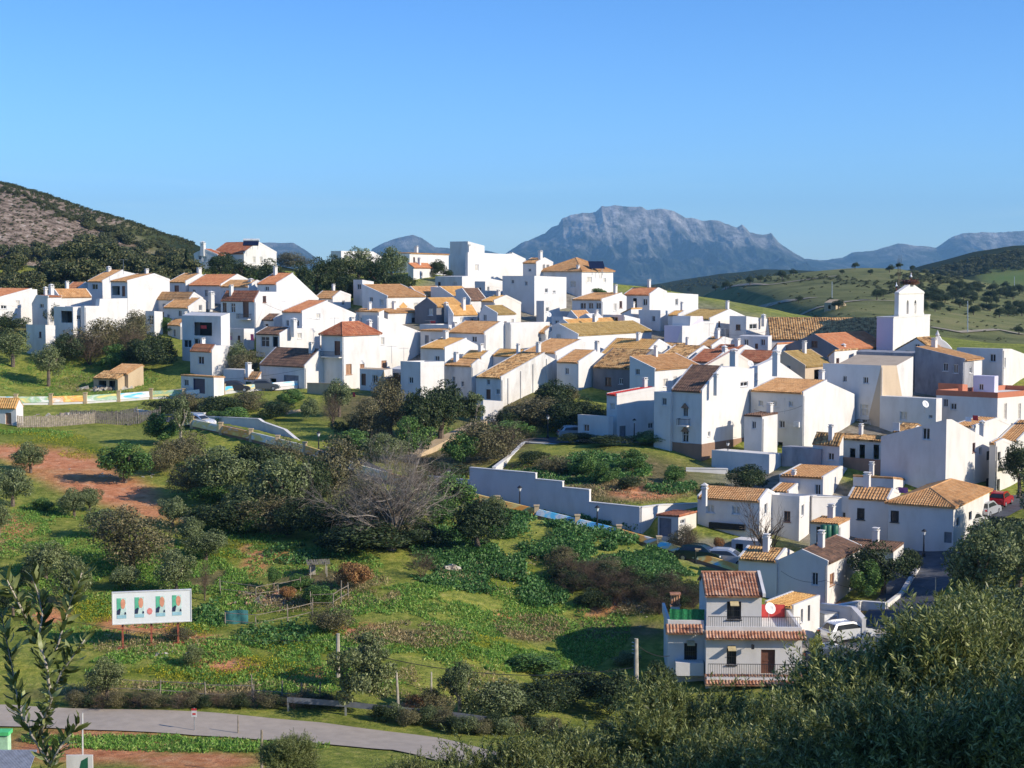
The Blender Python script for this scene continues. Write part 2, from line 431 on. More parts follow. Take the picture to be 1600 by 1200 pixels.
NH = [0]
def house(label, side, pts, other, base, roofs='t', Y=None, th=38, wall='w', wall2=None, tile='b', wins=(), cat='house', name='house', chim=(), flat=False, yl=None, down=3.5, group=None, verge=True, plinth=None, per=None, ov=.22, deep=None, profm=None):
    NH[0] += 1; seed = NH[0]
    Y = Y or Yd(base); th = rad(th)
    xc, yc = pts[0] if side == 'R' else pts[-1]
    dL = Vector((-math.cos(th), math.sin(th), 0)); dR = Vector((math.sin(th), math.cos(th), 0))
    nL = Vector((-math.sin(th), -math.cos(th), 0)); nR = Vector((math.cos(th), -math.sin(th), 0))
    C0 = surv(xc, yc, Y); zb = surv(xc, base, Y).z
    root = empty(name, (C0.x, C0.y, zb), PI/2-th)
    tag(root, label, cat, group)
    B = Vector((C0.x, C0.y, zb))
    def sR(px, py): p = hit(px, py, C0, nR); return (p-B).dot(dR), p.z-zb
    def sL(px, py): p = hit(px, py, C0, nL); return (p-B).dot(dL), p.z-zb
    zt = C0.z-zb
    if side == 'R':
        prof = [(0.0, zt)]+[sR(*p) for p in pts[1:]]; ext = sL(other, yc)[0]
        f3 = lambda a, e, z: Vector((a, e, z))      # a along profile wall, e along the extrusion
        fw, ow = 'R', 'L'
    else:
        prof = [(0.0, zt)]+[sL(*p) for p in pts[:-1][::-1]]; ext = sR(other, yc)[0]
        f3 = lambda a, e, z: Vector((e, a, z)); fw, ow = 'L', 'R'
    if profm: prof = [(a, surv(xc, y_, Y+a).z-zb) for a, y_ in profm]
    ext = min(max(abs(ext), .6), 45 if cat != 'wall' else 90)
    if deep: ext = deep
    mono = [prof[0]]
    for a, z in prof[1:]:
        a = max(a, mono[-1][0]+.02); mono.append((min(a, 40), z))
    prof = mono; A = prof[-1][0]; lo = -down
    wp = wall; wo = wall2 if wall2 else wall
    # openings
    holes = {'R': [], 'L': []}; sp = []
    for (sd, px, py, w, h, st) in wins:
        g = sR if sd == 'R' else sL
        a, z = g(px, py); a0, z0 = g(px-w/2, py+h/2); a1, z1 = g(px+w/2, py-h/2)
        hw = abs(a1-a0)/2; a0, a1 = a-hw, a+hw
        lim = (A if sd == fw else ext)
        a0 = max(a0, .12); a1 = min(a1, lim-.12)
        if a1-a0 < .15: continue
        def topz(a): return float(np.interp(a, [q[0] for q in prof], [q[1] for q in prof])) if sd == fw else zt
        z1 = min(z1, topz(a0)-.15, topz(a1)-.15); z0 = max(z0, lo+.3)
        if z1-z0 < .2: continue
        if any(not (a1+.05 < q[0] or a0-.05 > q[1] or z1+.05 < q[2] or z0-.05 > q[3]) for q in holes[sd]): continue
        holes[sd].append((a0, a1, z0, z1)); sp.append((sd, a0, a1, z0, z1, st))
    ra = random.Random(seed*31+5)
    if cat == 'house' and 'blank' not in label and 'pilaster gable' not in label and 'with pilasters and' not in label:
        for sd, lim in (('L', ext if side == 'R' else A), ('R', A if side == 'R' else ext)):
            want = (2 if lim > 5 else 1) if sd == 'L' else (ra.choice((0, 1, 1, 2)) if lim > 4 else 0); have = len(holes[sd])
            for _ in range(12):
                if have >= want or lim < 2.2: break
                w_ = ra.uniform(.55, .95); h_ = ra.uniform(.7, 1.25); a0 = ra.uniform(.5, lim-w_-.5); z1 = (zt if sd != fw else float(np.interp(a0+w_/2, [q[0] for q in prof], [q[1] for q in prof])))-ra.uniform(.6, 1.3); z0 = z1-h_; a1 = a0+w_
                if sd == fw and min(float(np.interp(q_, [q[0] for q in prof], [q[1] for q in prof])) for q_ in (a0, a1)) < z1+.25: continue
                if z0 < .3 or any(not (a1+.3 < q[0] or a0-.3 > q[1] or z1+.1 < q[2] or z0-.1 > q[3]) for q in holes[sd]): continue
                holes[sd].append((a0, a1, z0, z1)); sp.append((sd, a0, a1, z0, z1, ra.choice('wwwpb'))); have += 1
    bm = bmesh.new(); rect = lambda q: [(q[0],q[2]),(q[1],q[2]),(q[1],q[3]),(q[0],q[3])]
    z_end = prof[-1][1]
    dz = 0
    if yl: dz = sL(other, yl)[1]-zt if side == 'R' else sR(other, yl)[1]-zt
    # profile wall
    face_holes(bm, [(0, lo)]+[(A, lo)]+[(a, z) for a, z in prof[::-1]], [rect(q) for q in holes[fw]], lambda a, z: f3(a, 0, z))
    nf1 = len(bm.faces)
    # other visible wall
    face_holes(bm, [(0, lo), (ext, lo), (ext, zt+dz), (0, zt)], [rect(q) for q in holes[ow]], lambda e, z: f3(0, e, z))
    bm.faces.ensure_lookup_table()
    if wo != wp:
        for f in bm.faces[nf1:]: f.material_index = 1
        if side == 'L': pass
    def quad(*p):
        return bm.faces.new([bm.verts.new(q) for q in p])
    quad(*[f3(a, ext, z+(dz if z > lo else 0)) for a, z in [(0, lo), (A, lo)]+prof[::-1]])
    quad(f3(A, 0, lo), f3(A, ext, lo), f3(A, ext, z_end+dz), f3(A, 0, z_end))
    drop = .55 if flat else 0
    for k in range(len(prof)-1):
        (a0, z0), (a1, z1) = prof[k], prof[k+1]
        quad(f3(a0, 0, z0-drop), f3(a1, 0, z1-drop), f3(a1, ext, z1+dz-drop), f3(a0, ext, z0+dz-drop))
    for sd, hs in holes.items():
        T = (lambda a, z, d: f3(a, d, z)) if sd == fw else (lambda a, z, d: f3(d, a, z))
        for (a0, a1, z0, z1) in hs:
            c = [(a0,z0),(a1,z0),(a1,z1),(a0,z1)]; dd = .17
            for i in range(4):
                p, q = c[i], c[(i+1) % 4]; quad(T(*p, 0), T(*q, 0), T(*q, dd), T(*p, dd))
    me = bpy.data.meshes.new('wall'); bm.normal_update(); bm.to_mesh(me); bm.free()
    me.materials.append(WALL[wp])
    if wo != wp: me.materials.append(WALL[wo])
    link('wall', me, root)
    for (sd, a0, a1, z0, z1, st) in sp:
        T = (lambda a, z, d: f3(a, d, z)) if sd == fw else (lambda a, z, d: f3(d, a, z))
        make_opening(root, T, a0, a1, z0, z1, st)
    if flat:
        pb = MB(); t = .22
        zmin = min(z for a, z in prof)
        # coping ring, proud of the deck
        for (a0, a1, e0, e1) in ((.0, A, .0, t), (.0, A, ext-t, ext), (0, t, t, ext-t), (A-t, A, t, ext-t)):
            za, zb_ = (np.interp([a0, a1], [q[0] for q in prof], [q[1] for q in prof]))
            v = [f3(a0-.02*(a0 == 0), e0-.02*(e0 == 0), za-.6), f3(a1+.02*(a1 == A), e0-.02*(e0 == 0), zb_-.6), f3(a1+.02*(a1 == A), e1+.02, zb_-.6), f3(a0-.02*(a0 == 0), e1+.02, za-.6)]
            v2 = [p+Vector((0, 0, .64)) for p in v]
            pb.mesh(v+v2, [(0,3,2,1),(4,5,6,7),(0,1,5,4),(1,2,6,5),(2,3,7,6),(3,0,4,7)])
        pb.build('parapet', WALL[flat if isinstance(flat, str) else wp], root)
    # roofs
    per = per or (.24 if Y < 150 else .3 if Y < 215 else .36)
    nseg = len(prof)-1; rl = (list(roofs)+['w']*nseg)[:nseg]; rf = None
    if side == 'L': rl = rl[::-1]
    for k in range(nseg):
        if rl[k] == 'w': continue
        tm = TILE[tile if rl[k] == 't' else rl[k]]
        (a0, z0), (a1, z1) = prof[k], prof[k+1]
        if z0 <= z1: lo_, hi_ = (a0, z0), (a1, z1)
        else: lo_, hi_ = (a1, z1), (a0, z0)
        d = Vector((hi_[0]-lo_[0], hi_[1]-lo_[1])); L = d.length; d.normalize()
        free = (lo_[0] in (0.0,) or abs(lo_[0]-A) < 1e-6)
        o = ov if free else 0
        g = .1 if verge else 0
        ny = Vector((-d.y, d.x)); ny = ny if ny.y > 0 else -ny
        st = Vector((lo_[0], lo_[1]))-d*o+ny*.07
        O = f3(st.x, g, st.y); U = f3(0, 1, 0); S = f3(d.x, 0, d.y); W = ext-2*g
        mb = MB(); slab(mb, O, U, S, W, L+o, .11, 0)
        corr(mb, O, U, S, W, lambda t: L+o, per=per, row=.42 if Y < 150 else .55, amp=.075 if Y < 150 else .09, seed=seed*7+k)
        if k == 0 or rl[k-1] != 'w' or True:
            hp = Vector((lo_[0], lo_[1]))+d*L
            if k+1 < nseg or nseg == 1: mb.tube(f3(hp.x, g, hp.y+.1), f3(hp.x, ext-g, hp.y+.1), .11, .11, 6)
        r = mb.build('roof', tm, root)
        rf = rf or r
        if dz: pass
        if verge:
            for e0, e1 in ((-.03, .17), (ext-.17, ext+.03)):
                p0 = Vector((lo_[0], lo_[1]))-d*(o*.2); p1 = Vector((hi_[0], hi_[1]))
                vb = MB(); v = [f3(p.x, e, p.y+h) for p in (p0, p1) for (e, h) in ((e0, -.12), (e1, -.12), (e1, .22), (e0, .22))]
                vb.mesh(v, [(0,1,2,3),(7,6,5,4),(0,4,5,1),(1,5,6,2),(2,6,7,3),(3,7,4,0)]); vb.build('verge', WALL[wp], root)
    if plinth:
        pm, zp = plinth; zpp = sL(xc-1, zp)[1]
        mb = MB()
        for (A_, E_, a_) in ((A, ext, 1),):
            v = lambda a, e, z: f3(a, e, z)
            t = .05
            c = [(-t, -t), (A, -t), (A, 0.0), (0.0, 0.0)]
            mb.mesh([v(a, e, z) for z in (lo, zpp) for a, e in c], [(0,1,2,3),(7,6,5,4),(0,4,5,1),(1,5,6,2),(2,6,7,3),(3,7,4,0)])
            c = [(-t, 0.001), (-.0, 0.001), (-.0, ext), (-t, ext)]
            mb.mesh([v(a, e, z) for z in (lo, zpp-.003) for a, e in c], [(0,1,2,3),(7,6,5,4),(0,4,5,1),(1,5,6,2),(2,6,7,3),(3,7,4,0)])
        mb.build('plinth', WALL[pm], root)
    root['_h'] = (A, ext, zt); del root['_h']
    info = dict(root=root, A=A, ext=ext, prof=prof, f3=f3, B=B, dL=dL, dR=dR, nL=nL, nR=nR, C0=C0, sL=sL, sR=sR, rf=rf or root, Y=Y, th=th)
    for c in chim: chimney(info, *c)
    return info
def chimney(I, px, ytop, ybot, w, k=.5, cap='w'):
    """k: how far back over the house (0 front corner .. 1)"""
    Yc = I['C0'].y+k*(I['dL'].y*I['ext'] if True else 0)*.5
    Yc = I['Y']+k*6
    p = surv(px, ytop, Yc); q = surv(px, ybot, Yc); W = w*Yc/F; h = p.z-q.z
    par = I['rf']; inv = I['root'].matrix_basis.inverted()
    c = inv@Vector((p.x, p.y, p.z)); mb = MB(); ww = W/2
    z1 = c.z; z0 = c.z-h-1.0
    mb.box(c.x-ww, c.x+ww, c.y-ww, c.y+ww, z0, z1-.25)
    mb.box(c.x-ww-.08, c.x+ww+.08, c.y-ww-.08, c.y+ww+.08, z1-.42, z1-.30)
    for sx in (-1, 1):
        for sy in (-1, 1): mb.box(c.x+sx*ww*.75-.06, c.x+sx*ww*.75+.06, c.y+sy*ww*.75-.06, c.y+sy*ww*.75+.06, z1-.3, z1-.05)
    s = mb.build('chimney', WALL['w'], par)
    m2 = MB(); e = ww+.1
    m2.mesh([(c.x-e,c.y-e,z1-.06),(c.x+e,c.y-e,z1-.06),(c.x+e,c.y+e,z1-.06),(c.x-e,c.y+e,z1-.06),(c.x,c.y,z1+.18)], [(3,2,1,0),(0,1,4),(1,2,4),(2,3,4),(3,0,4)])
    m2.build('chimney_cap', TILE['r'] if cap != 'w' else WALL['w'], par)
def hip_house(label, xl, xc, xr, ytop, base, rise=1.6, tile='b', wins=(), Y=None, th=38, wall='w', ridge_along=None, chim=(), name='house', cat='house', ov=.3, rl_yb=None, per=None):

    Yy = Y or Yd(base); t_ = rad(th); nR = Vector((math.cos(t_), -math.sin(t_), 0)); dR = Vector((math.sin(t_), math.cos(t_), 0))
    C0 = surv(xc, ytop, Yy)
    # level eave: find the pixel row of the far right eave end
    u = (xr-800)/F; s = (u*(C0.y*CP-C0.z*SP)-C0.x)/(dR.x-u*dR.y*CP); e = C0+dR*s; pr = proj(e.x, e.y, e.z)
    I = house(label, 'R', [(xc, ytop), (pr[0], pr[1])], xl, base, 'w', Y=Y, th=th, wall=wall, wins=wins, cat=cat, name=name)
    A, E = I['A'], I['ext']; z = I['prof'][0][1]; root = I['root']; mb = MB(); per = per or (.24 if Yy < 150 else .34)
    h = min(A, E)/2+ov; sl = rise/h; L = math.sqrt(1+sl*sl)
    a0, a1, e0, e1 = -ov, A+ov, -ov, E+ov
    for (O, U, S, W, oth) in (((a0, e0), (1, 0), (0, 1), a1-a0, e1-e0), ((a1, e1), (-1, 0), (0, -1), a1-a0, e1-e0), ((a0, e0), (0, 1), (1, 0), e1-e0, a1-a0), ((a1, e1), (0, -1), (-1, 0), e1-e0, a1-a0)):
        S3 = Vector((S[0], S[1], sl)).normalized()
        corr(mb, (O[0], O[1], z), (U[0], U[1], 0), S3, W, lambda t, W=W, oth=oth: min(t, W-t, oth/2)*L+.001, per=per, row=.45, amp=.07, seed=3)
    mb.box(a0+.03, a1-.03, e0+.03, e1-.03, z-.1, z+.02)
    r = mb.build('roof', TILE[tile], root)
    # hip rolls
    hb = MB(); zz = z+.06; hh = min(a1-a0, e1-e0)/2; zt = zz+sl*hh
    if a1-a0 > e1-e0: r0, r1 = (a0+hh, (e0+e1)/2, zt), (a1-hh, (e0+e1)/2, zt); pr = ((a0,e0,r0),(a0,e1,r0),(a1,e0,r1),(a1,e1,r1))
    else: r0, r1 = ((a0+a1)/2, e0+hh, zt), ((a0+a1)/2, e1-hh, zt); pr = ((a0,e0,r0),(a1,e0,r0),(a0,e1,r1),(a1,e1,r1))
    for (a, e, q) in pr: hb.tube((a, e, zz), q, .1, .1, 5)
    hb.tube(r0, r1, .1, .1, 5); hb.build('ridge_tiles', TILE[tile], r)
    I['rf'] = r
    for c in chim: chimney(I, *c)
    return I
def local_box(I, name, px, py, w, h, sd, depth, mat, out=.0, hz=None):
    """a box fixed on a wall: centre pixel, pixel size, protruding depth metres"""
    g = I['sR'] if sd == 'R' else I['sL']
    a, z = g(px, py); a0, z0 = g(px-w/2, py+h/2); a1, z1 = g(px+w/2, py-h/2); hw = abs(a1-a0)/2
    mb = MB()
    if sd == 'R': mb.box(a-hw, a+hw, -depth, -.004-out, z0, z1)
    else: mb.box(-depth, -.004-out, a-hw, a+hw, z0, z1)
    return mb.build(name, mat, I['root'])
def balcony(I, px, ybot, w, h, sd='L', out=.8):
    """floor slab and railing as one balcony part"""
    g = I['sR'] if sd == 'R' else I['sL']
    a, z0 = g(px, ybot); a1, z1 = g(px+w/2, ybot-h); a2, _ = g(px-w/2, ybot-h); hw = abs(a1-a2)/2
    T = (lambda s, d, z: (s, -d, z)) if sd == 'R' else (lambda s, d, z: (-d, s, z))
    mb = MB()
    def bx(s0, s1, d0, d1, za, zb_): 
        p = T(s0, d0, za); q = T(s1, d1, zb_); mb.box(min(p[0],q[0]), max(p[0],q[0]), min(p[1],q[1]), max(p[1],q[1]), min(za,zb_), max(za,zb_))
    bx(a-hw, a+hw, .002, out, z0-.15, z0); b = mb.build('balcony', WALL['w'], I['root'])
    mb = MB(); H = z1-z0; k = max(3, int(2*hw/.16))
    for i in range(k+1): bx(a-hw+2*hw*i/k-.015, a-hw+2*hw*i/k+.015, out-.05, out-.02, z0, z0+H)
    bx(a-hw, a+hw, out-.06, out-.01, z0+H, z0+H+.05)
    for s in (a-hw, a+hw-.03):
        bx(s, s+.03, .0, out-.06, z0+H, z0+H+.05)
        for d in (.25, .5): bx(s, s+.03, out*d, out*d+.03, z0, z0+H)
    mb.build('railing', M['iron'], b)
# ------------------------------------------------------------ the village, house by house
# (label, side of the profile, profile pixels, far end of the other wall, base row, roof codes, options)
HS = []
def H(*a, **k): HS.append(('h', a, k))
def HH(*a, **k): HS.append(('p', a, k))
# --- left end of the village
H('white house cut by the left edge of the photo with a lit rising roof edge', 'R', [(-12,469),(50,452),(58,452)], -60, 503, 'tw', tile='o')
H('low white block below the rising roof at the left edge, with one dark window', 'R', [(-14,470),(27,473)], -60, 512, 'w', flat=True, wins=[('R',6,479,9,8,'w')])
H('small shaded white house with a short orange roof beside the dark tree at the left', 'L', [(50,476),(57,463),(75,464)], 96, 512, 'tt', tile='o', wins=[('L',65,478,6,7,'w')], chim=[(71,449,462,4,.5),(80,445,462,6,.8)])
H('white house with tan roof and sunlit front left of the tall blank wall', 'L', [(74,462),(84,453),(92,464)], 143, 516, 'bt', tile='b', Y=262)
H('blue shaded terrace block standing lowest at the left end of the village', 'R', [(71,508),(86,509)], 41, 552, 'w', flat=True, wins=[])
H('white house with a dark pergola opening, left of the tall blank white walls', 'R', [(114,480),(132,479)], 84, 532, 'w', flat=True, wins=[('L',104,494,17,20,'o'),('R',123,496,6,7,'w')])
H('tall blank sunlit white wall block above the bare trees', 'R', [(132,478),(155,478),(156,467),(199,466)], 126, 532, 'www', wins=[])
H('white house with white gable verge and long tan roof below the pine wood', 'R', [(160,440),(192,423),(226,431)], 137, 476, 'tw', tile='b', Y=272, wins=[('L',148,448,9,9,'w')], chim=[(170,417,428,5,.8)])
H('large white house with blank lit gable wall and dark veranda on its left', 'R', [(199,440),(241,429),(265,438)], 173, 497, 'tt', tile='b', Y=258, wins=[('L',181,454,12,14,'o'),('L',193,455,5,16,'d')])
H('white house with tan roof just below the cypress', 'R', [(290,441),(314,428),(325,432)], 264, 470, 'tw', tile='b', Y=272, wins=[('L',276,452,7,12,'d')])
H('white house with pinkish tan roof in the middle of the row below the cypress', 'R', [(345,446),(371,430),(388,438)], 295, 476, 'tt', tile='o', Y=266)
H('lower attached white house with short tan roof right of the row below the cypress', 'R', [(388,448),(402,439),(412,444)], 345, 482, 'tt', tile='b', Y=262, chim=[(392,436,455,6,.3)])
H('white cottage with broad tan roof behind the tall white chimney', 'R', [(296,468),(303,458),(317,467)], 233, 494, 'tt', tile='b', Y=258)
H('white cottage with two little dark windows in front of the tall white chimney', 'R', [(294,481),(314,467),(332,478)], 256, 508, 'tt', tile='b', wins=[('L',263,494,4,6,'w'),('L',281,490,5,10,'w')], chim=[(330,456,474,7,.5)])
H('little white lean-to with a dark door at the foot of the twin window cottage', 'R', [(241,486),(254,487)], 227, 522, 'w', Y=248, wins=[('L',236,500,7,15,'w')])
H('tall shaded terrace house with a long dark balcony opening and red washing', 'R', [(345,494),(359,489)], 284, 574, 'w', wins=[('L',317,514,28,20,'o'),('L',293,537,12,12,'w'),('L',309,535,12,12,'w')])
H('small white house with orange lean-to roof above the garage with the blue door', 'R', [(331,549),(337,540),(369,540)], 297, 589, 'tw', tile='o', wins=[('L',314,563,9,12,'w')])
H('low garage building with dark blue door at the left end of the street wall', 'R', [(334,590),(350,590)], 283, 617, 't', tile='b', wins=[('L',291,598,7,10,'w'),('L',311,603,18,22,'n')], verge=False)
H('white house with dark red roof, arched windows and a balcony', 'R', [(398,470),(406,456),(440,456)], 345, 528, 'tw', tile='r', wins=[('L',351,480,6,14,'b'),('L',364,481,7,15,'w'),('L',384,484,9,24,'d')])
H('white house with orange roof and long blank gable sloping down to the right', 'R', [(432,444),(458,428),(503,470)], 402, 520, 'tw', tile='o', Y=256, wins=[('L',417,451,6,7,'w')])
H('small terrace house with a purple cloth on its railing', 'R', [(381,514),(397,514)], 344, 552, 'w', Y=240, flat=True)
H('large white house with orange roof and two dark windows beside its chimney', 'R', [(472,488),(512,471),(566,494)], 441, 560, 'tw', tile='o', Y=240, wins=[('L',449,505,5,10,'w'),('L',464,505,6,10,'w')])
H('low front wing with dark olive roof and shaded veranda under the large orange roofed house', 'R', [(437,523),(454,513),(500,513)], 400, 556, 'tw', tile='k', Y=234, wins=[('L',414,534,13,16,'w'),('L',430,534,8,16,'o')], chim=[(459,498,516,7,.2)])
H('garage building with long dark roof and grey shutter facing the street', 'R', [(476,573),(501,547),(506,548)], 406, 607, 'tw', tile='k', wins=[('L',455,596,23,18,'g'),('L',427,598,9,13,'o')])
H('white lean-to garage with green door beside the dark roofed garage', 'R', [(402,592),(408,583)], 382, 608, 't', tile='b', Y=221, verge=False, wins=[('L',391,602,15,10,'e')])
H('plain white wall building between the blue door garage and the green door', 'R', [(381,578),(396,577)], 349, 608, 'w', Y=223, wins=[('L',367,598,7,8,'w')])
HH('square white tower house with hipped brown roof and corner balcony', 502, 535, 593, 524, 606, rise=1.7, tile='r', wins=[('L',527,544,9,22,'d'),('R',545,577,9,17,'t'),('R',566,572,7,7,'t')])
H('white house with broad blank gable sloping right, behind the hipped tower house', 'R', [(590,493),(657,518)], 565, 602, 'w', Y=229, wins=[('L',578,506,6,8,'w'),('R',600,569,8,12,'t'),('R',598,533,5,12,'p')], chim=[(577,500,518,6,-.3)])
H('small shaded box house with one window at the foot of the hipped tower house', 'R', [(600,578),(613,576)], 562, 613, 'w', Y=215, wall2='w', wall='o', wins=[('L',586,592,8,12,'w'),('L',568,593,7,18,'d')])
H('small dark fronted house squeezed between two box houses', 'R', [(627,577),(640,572)], 610, 610, 'w', Y=218, wins=[('L',618,590,8,14,'o')])
H('white box house with large blank lit wall above the ravine shrubs', 'R', [(657,566),(694,565)], 626, 632, 'w', Y=209, flat=True, wins=[('L',642,594,7,10,'w')])
H('white house with mottled orange roof above the blank lit box house', 'R', [(695,545),(729,530),(762,547)], 657, 600, 'tw', tile='l', Y=221, wins=[('L',683,560,7,8,'w')])
H('shaded white house with grey shuttered window and thin brown roof edge', 'R', [(700,518),(730,516)], 657, 570, 't', Y=232, verge=False, tile='b', wins=[('L',667,531,6,14,'g')])
H('white house with tan roof and long blank lit side, in the middle of the village', 'R', [(757,521),(783,504),(798,504)], 700, 575, 'tw', tile='b', Y=228, wins=[('L',741,530,8,9,'w')])
H('long blank white wall block right of the tan roofed house', 'R', [(797,504),(859,503)], 785, 562, 'w', Y=231)
H('white house with orange diamond on its sunlit front', 'L', [(566,446),(605,464)], 665, 505, 't', tile='b', Y=256, wins=[('R',614,478,7,10,'p'),('R',650,478,7,10,'p'),('L',580,468,5,8,'w')])
H('narrow white stair tower left of the diamond fronted house', 'R', [(566,437),(584,440)], 552, 478, 'w', Y=266, wins=[('L',561,448,6,9,'w')])
H('low white terraces with brown roof strip below the diamond fronted house', 'L', [(590,484),(606,489)], 655, 512, 't', tile='b', Y=249, verge=False)
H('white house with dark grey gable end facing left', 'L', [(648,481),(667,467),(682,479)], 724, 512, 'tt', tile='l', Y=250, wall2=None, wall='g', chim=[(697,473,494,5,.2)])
H('small house with golden roof and two windows right of the dark grey gable', 'L', [(700,479),(708,492)], 746, 516, 't', tile='l', Y=247, wins=[('R',721,500,5,8,'p'),('R',738,501,5,8,'w')])
H('low house with long brown roof behind the diamond fronted house', 'L', [(633,455),(641,449),(655,463)], 697, 480, 'bt', tile='b', Y=264)
H('low house with wide golden orange roof below the big blank church hall', 'L', [(673,448),(686,449),(712,467)], 748, 488, 'wt', tile='l', Y=262)
H('white house with dark sided roof and pale window left of the yellowish gable', 'L', [(712,455),(722,452),(735,469)], 760, 500, 'bt', tile='k', Y=258, wins=[('R',736,480,4,9,'p')])
H('yellowish lit gable house with orange roof', 'R', [(772,471),(791,463),(814,474)], 752, 506, 'tb', tile='l', Y=252, wall='c')
H('small house with grey gable and tan roof below the yellowish gable', 'L', [(749,491),(757,479),(777,491)], 806, 516, 'bt', tile='y', Y=246, wall='w')
# --- hilltop
H('tall blank white tower block on the hilltop', 'R', [(731,377),(757,384)], 703, 436, 'w', Y=300, flat=False)
H('long blank white hall beside the tall tower block on the hilltop', 'R', [(731,394),(790,397),(800,396),(821,406)], 727, 450, 'wwb', Y=288, wins=[('R',745,418,6,10,'p')])
H('low white terrace houses in front of the hilltop hall', 'R', [(722,432),(746,431),(790,440)], 680, 462, 'ww', Y=279)
H('distant white gabled building behind the hilltop trees', 'R', [(533,392),(583,393),(598,402)], 517, 424, 'ww', Y=308, th=30)
H('white house with flat brown roof line left of the hilltop tower block', 'L', [(622,396),(640,396)], 701, 426, 't', tile='b', Y=303, th=20, verge=False)
H('orange roofed shed among the hilltop trees', 'L', [(638,412),(646,418)], 676, 436, 't', tile='o', Y=290, th=25, verge=False)
H('small white house with tan roof and one window right of the hilltop hall', 'R', [(838,411),(851,404),(864,411)], 817, 440, 'tt', tile='b', Y=288, wins=[('L',828,422,4,5,'w')])
HH('large white hilltop house with hipped tan roof and a big solar panel', 843, 909, 958, 424, 468, rise=2.4, tile='b', Y=284, wins=[('L',895,444,10,10,'p'),('R',921,437,8,9,'p'),('R',945,438,4,7,'p')])
H('tall white house with two small windows and outside stairs under the solar panel house', 'R', [(835,431),(885,433)], 785, 496, 'w', Y=268, wins=[('L',801,440,4,6,'w'),('L',822,443,4,7,'w'),('R',854,454,5,7,'w'),('R',866,456,4,4,'w')])
H('white house with tan roof and three arched openings', 'R', [(940,469),(972,459),(979,463)], 894, 512, 'tw', tile='b', Y=258, wins=[('L',911,478,9,10,'w'),('L',923,478,8,10,'w'),('L',935,478,8,10,'w')])
H('orange roofed house with tall dark door at the right end of the upper row', 'R', [(1015,461),(1029,451),(1042,457),(1091,460)], 975, 500, 'tbw', tile='o', Y=263, wins=[('L',992,476,6,20,'o'),('L',1008,472,7,11,'w')])
H('lilac shaded terrace block below the tall dark door house', 'R', [(1032,485),(1062,487)], 998, 520, 'w', flat=True, Y=252)
H('small white terrace with dark window among the rooftops', 'R', [(975,492),(1000,498)], 942, 528, 'w', Y=246, wins=[('L',960,499,11,8,'w')])
H('white rooftop hut with brown patch beside the arched house', 'L', [(905,495),(915,490),(925,499)], 945, 530, 'ww', Y=244, wins=[('R',934,502,7,8,'w')])
H('small white terraced house with parapet left of the arched house', 'R', [(880,495),(905,500)], 862, 530, 'w', Y=244, flat=True, wins=[('L',870,503,6,9,'w')])
# --- right of centre, upper
H('white gable house with dark olive roof left of the church', 'R', [(1109,499),(1140,485),(1169,498)], 1060, 540, 'tt', tile='y', Y=244, wins=[('L',1102,507,4,5,'w')])
H('stepped blank white block with lilac shade tinted side', 'R', [(1066,509),(1078,509),(1079,494),(1098,494),(1099,502),(1110,502)], 1038, 560, 'wwwww', wall2='v', Y=236)  # left wall coloured lilac for its shade
H('white houses with two dark windows between the olive gable and the church roof', 'R', [(1166,494),(1223,501)], 1140, 548, 'w', Y=243, wins=[('R',1177,510,12,9,'w'),('R',1209,507,6,8,'w')], chim=[(1193,492,500,5,.5)])
H('lilac shaded house with two windows in front of the church roof', 'R', [(1200,526),(1206,524)], 1155, 566, 'w', Y=228, wins=[('L',1166,535,7,10,'w'),('L',1192,535,7,10,'w'),('L',1182,541,5,8,'d')])
H('long white house with olive brown roof and two small blue gables', 'L', [(858,523),(873,508),(903,524)], 1018, 560, 'bt', tile='y', th=34, Y=226)
H('low white house with orange roof strip behind the twin blue gables', 'L', [(862,512),(880,501),(894,512)], 992, 545, 'bt', tile='l', th=34, Y=235)
H('house with brown roof and white verge behind the old gable with pilasters', 'R', [(868,552),(909,532),(949,547)], 818, 590, 'tw', tile='b', Y=216)
H('small white house with brown roof beside the old gable with pilasters', 'R', [(904,567),(931,549),(946,553)], 870, 606, 'tw', tile='b', Y=207, wins=[('L',921,583,6,13,'w')])
H('old white gable house with pilasters and mottled golden roof', 'R', [(783,591),(851,553),(889,572)], 744, 634, 'tw', tile='m', wall='d', Y=203, wins=[("L",763,597,5,8,'w'),('L',763,616,7,15,'d'),('L',778,612,5,8,'w')])
H('blank white annex block at the top of the ochre ramp', 'R', [(755,625),(786,627)], 751, 668, 'w', Y=198, th=60)
H('low orange roofed house between the white wall block and the old gable', 'R', [(812,557),(822,548),(834,553)], 770, 590, 'tt', tile='l', Y=219)
H('shabby grey white house with small broken roof left of the old gable', 'R', [(737,572),(748,563),(757,567)], 695, 632, 'tt', tile='b', wall='d', Y=212, wins=[('L',709,597,4,17,'w'),('L',723,600,4,8,'w')])
H('house with long smooth orange roof in the middle of the village', 'R', [(1000,562),(1030,532),(1052,545)], 932, 596, 'tb', tile='l', Y=215)
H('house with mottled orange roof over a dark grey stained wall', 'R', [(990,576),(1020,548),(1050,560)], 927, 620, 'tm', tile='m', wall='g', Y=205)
H('white house with lilac side, orange roof and pale sunlit front', 'L', [(984,559),(1023,578)], 1094, 625, 't', tile='b', Y=199, wall='w', wins=[('R',1040,598,7,13,'p'),('R',1055,596,6,16,'p')])
H('house with faded brown roof behind the lilac sided one', 'R', [(1075,560),(1100,542),(1112,549)], 1030, 590, 'tb', tile='m', Y=214)
H('house with smooth red roof and white chimney', 'R', [(1115,566),(1136,548),(1146,552)], 1078, 590, 'tb', tile='r', Y=210, chim=[(1132,541,556,6,.4)])
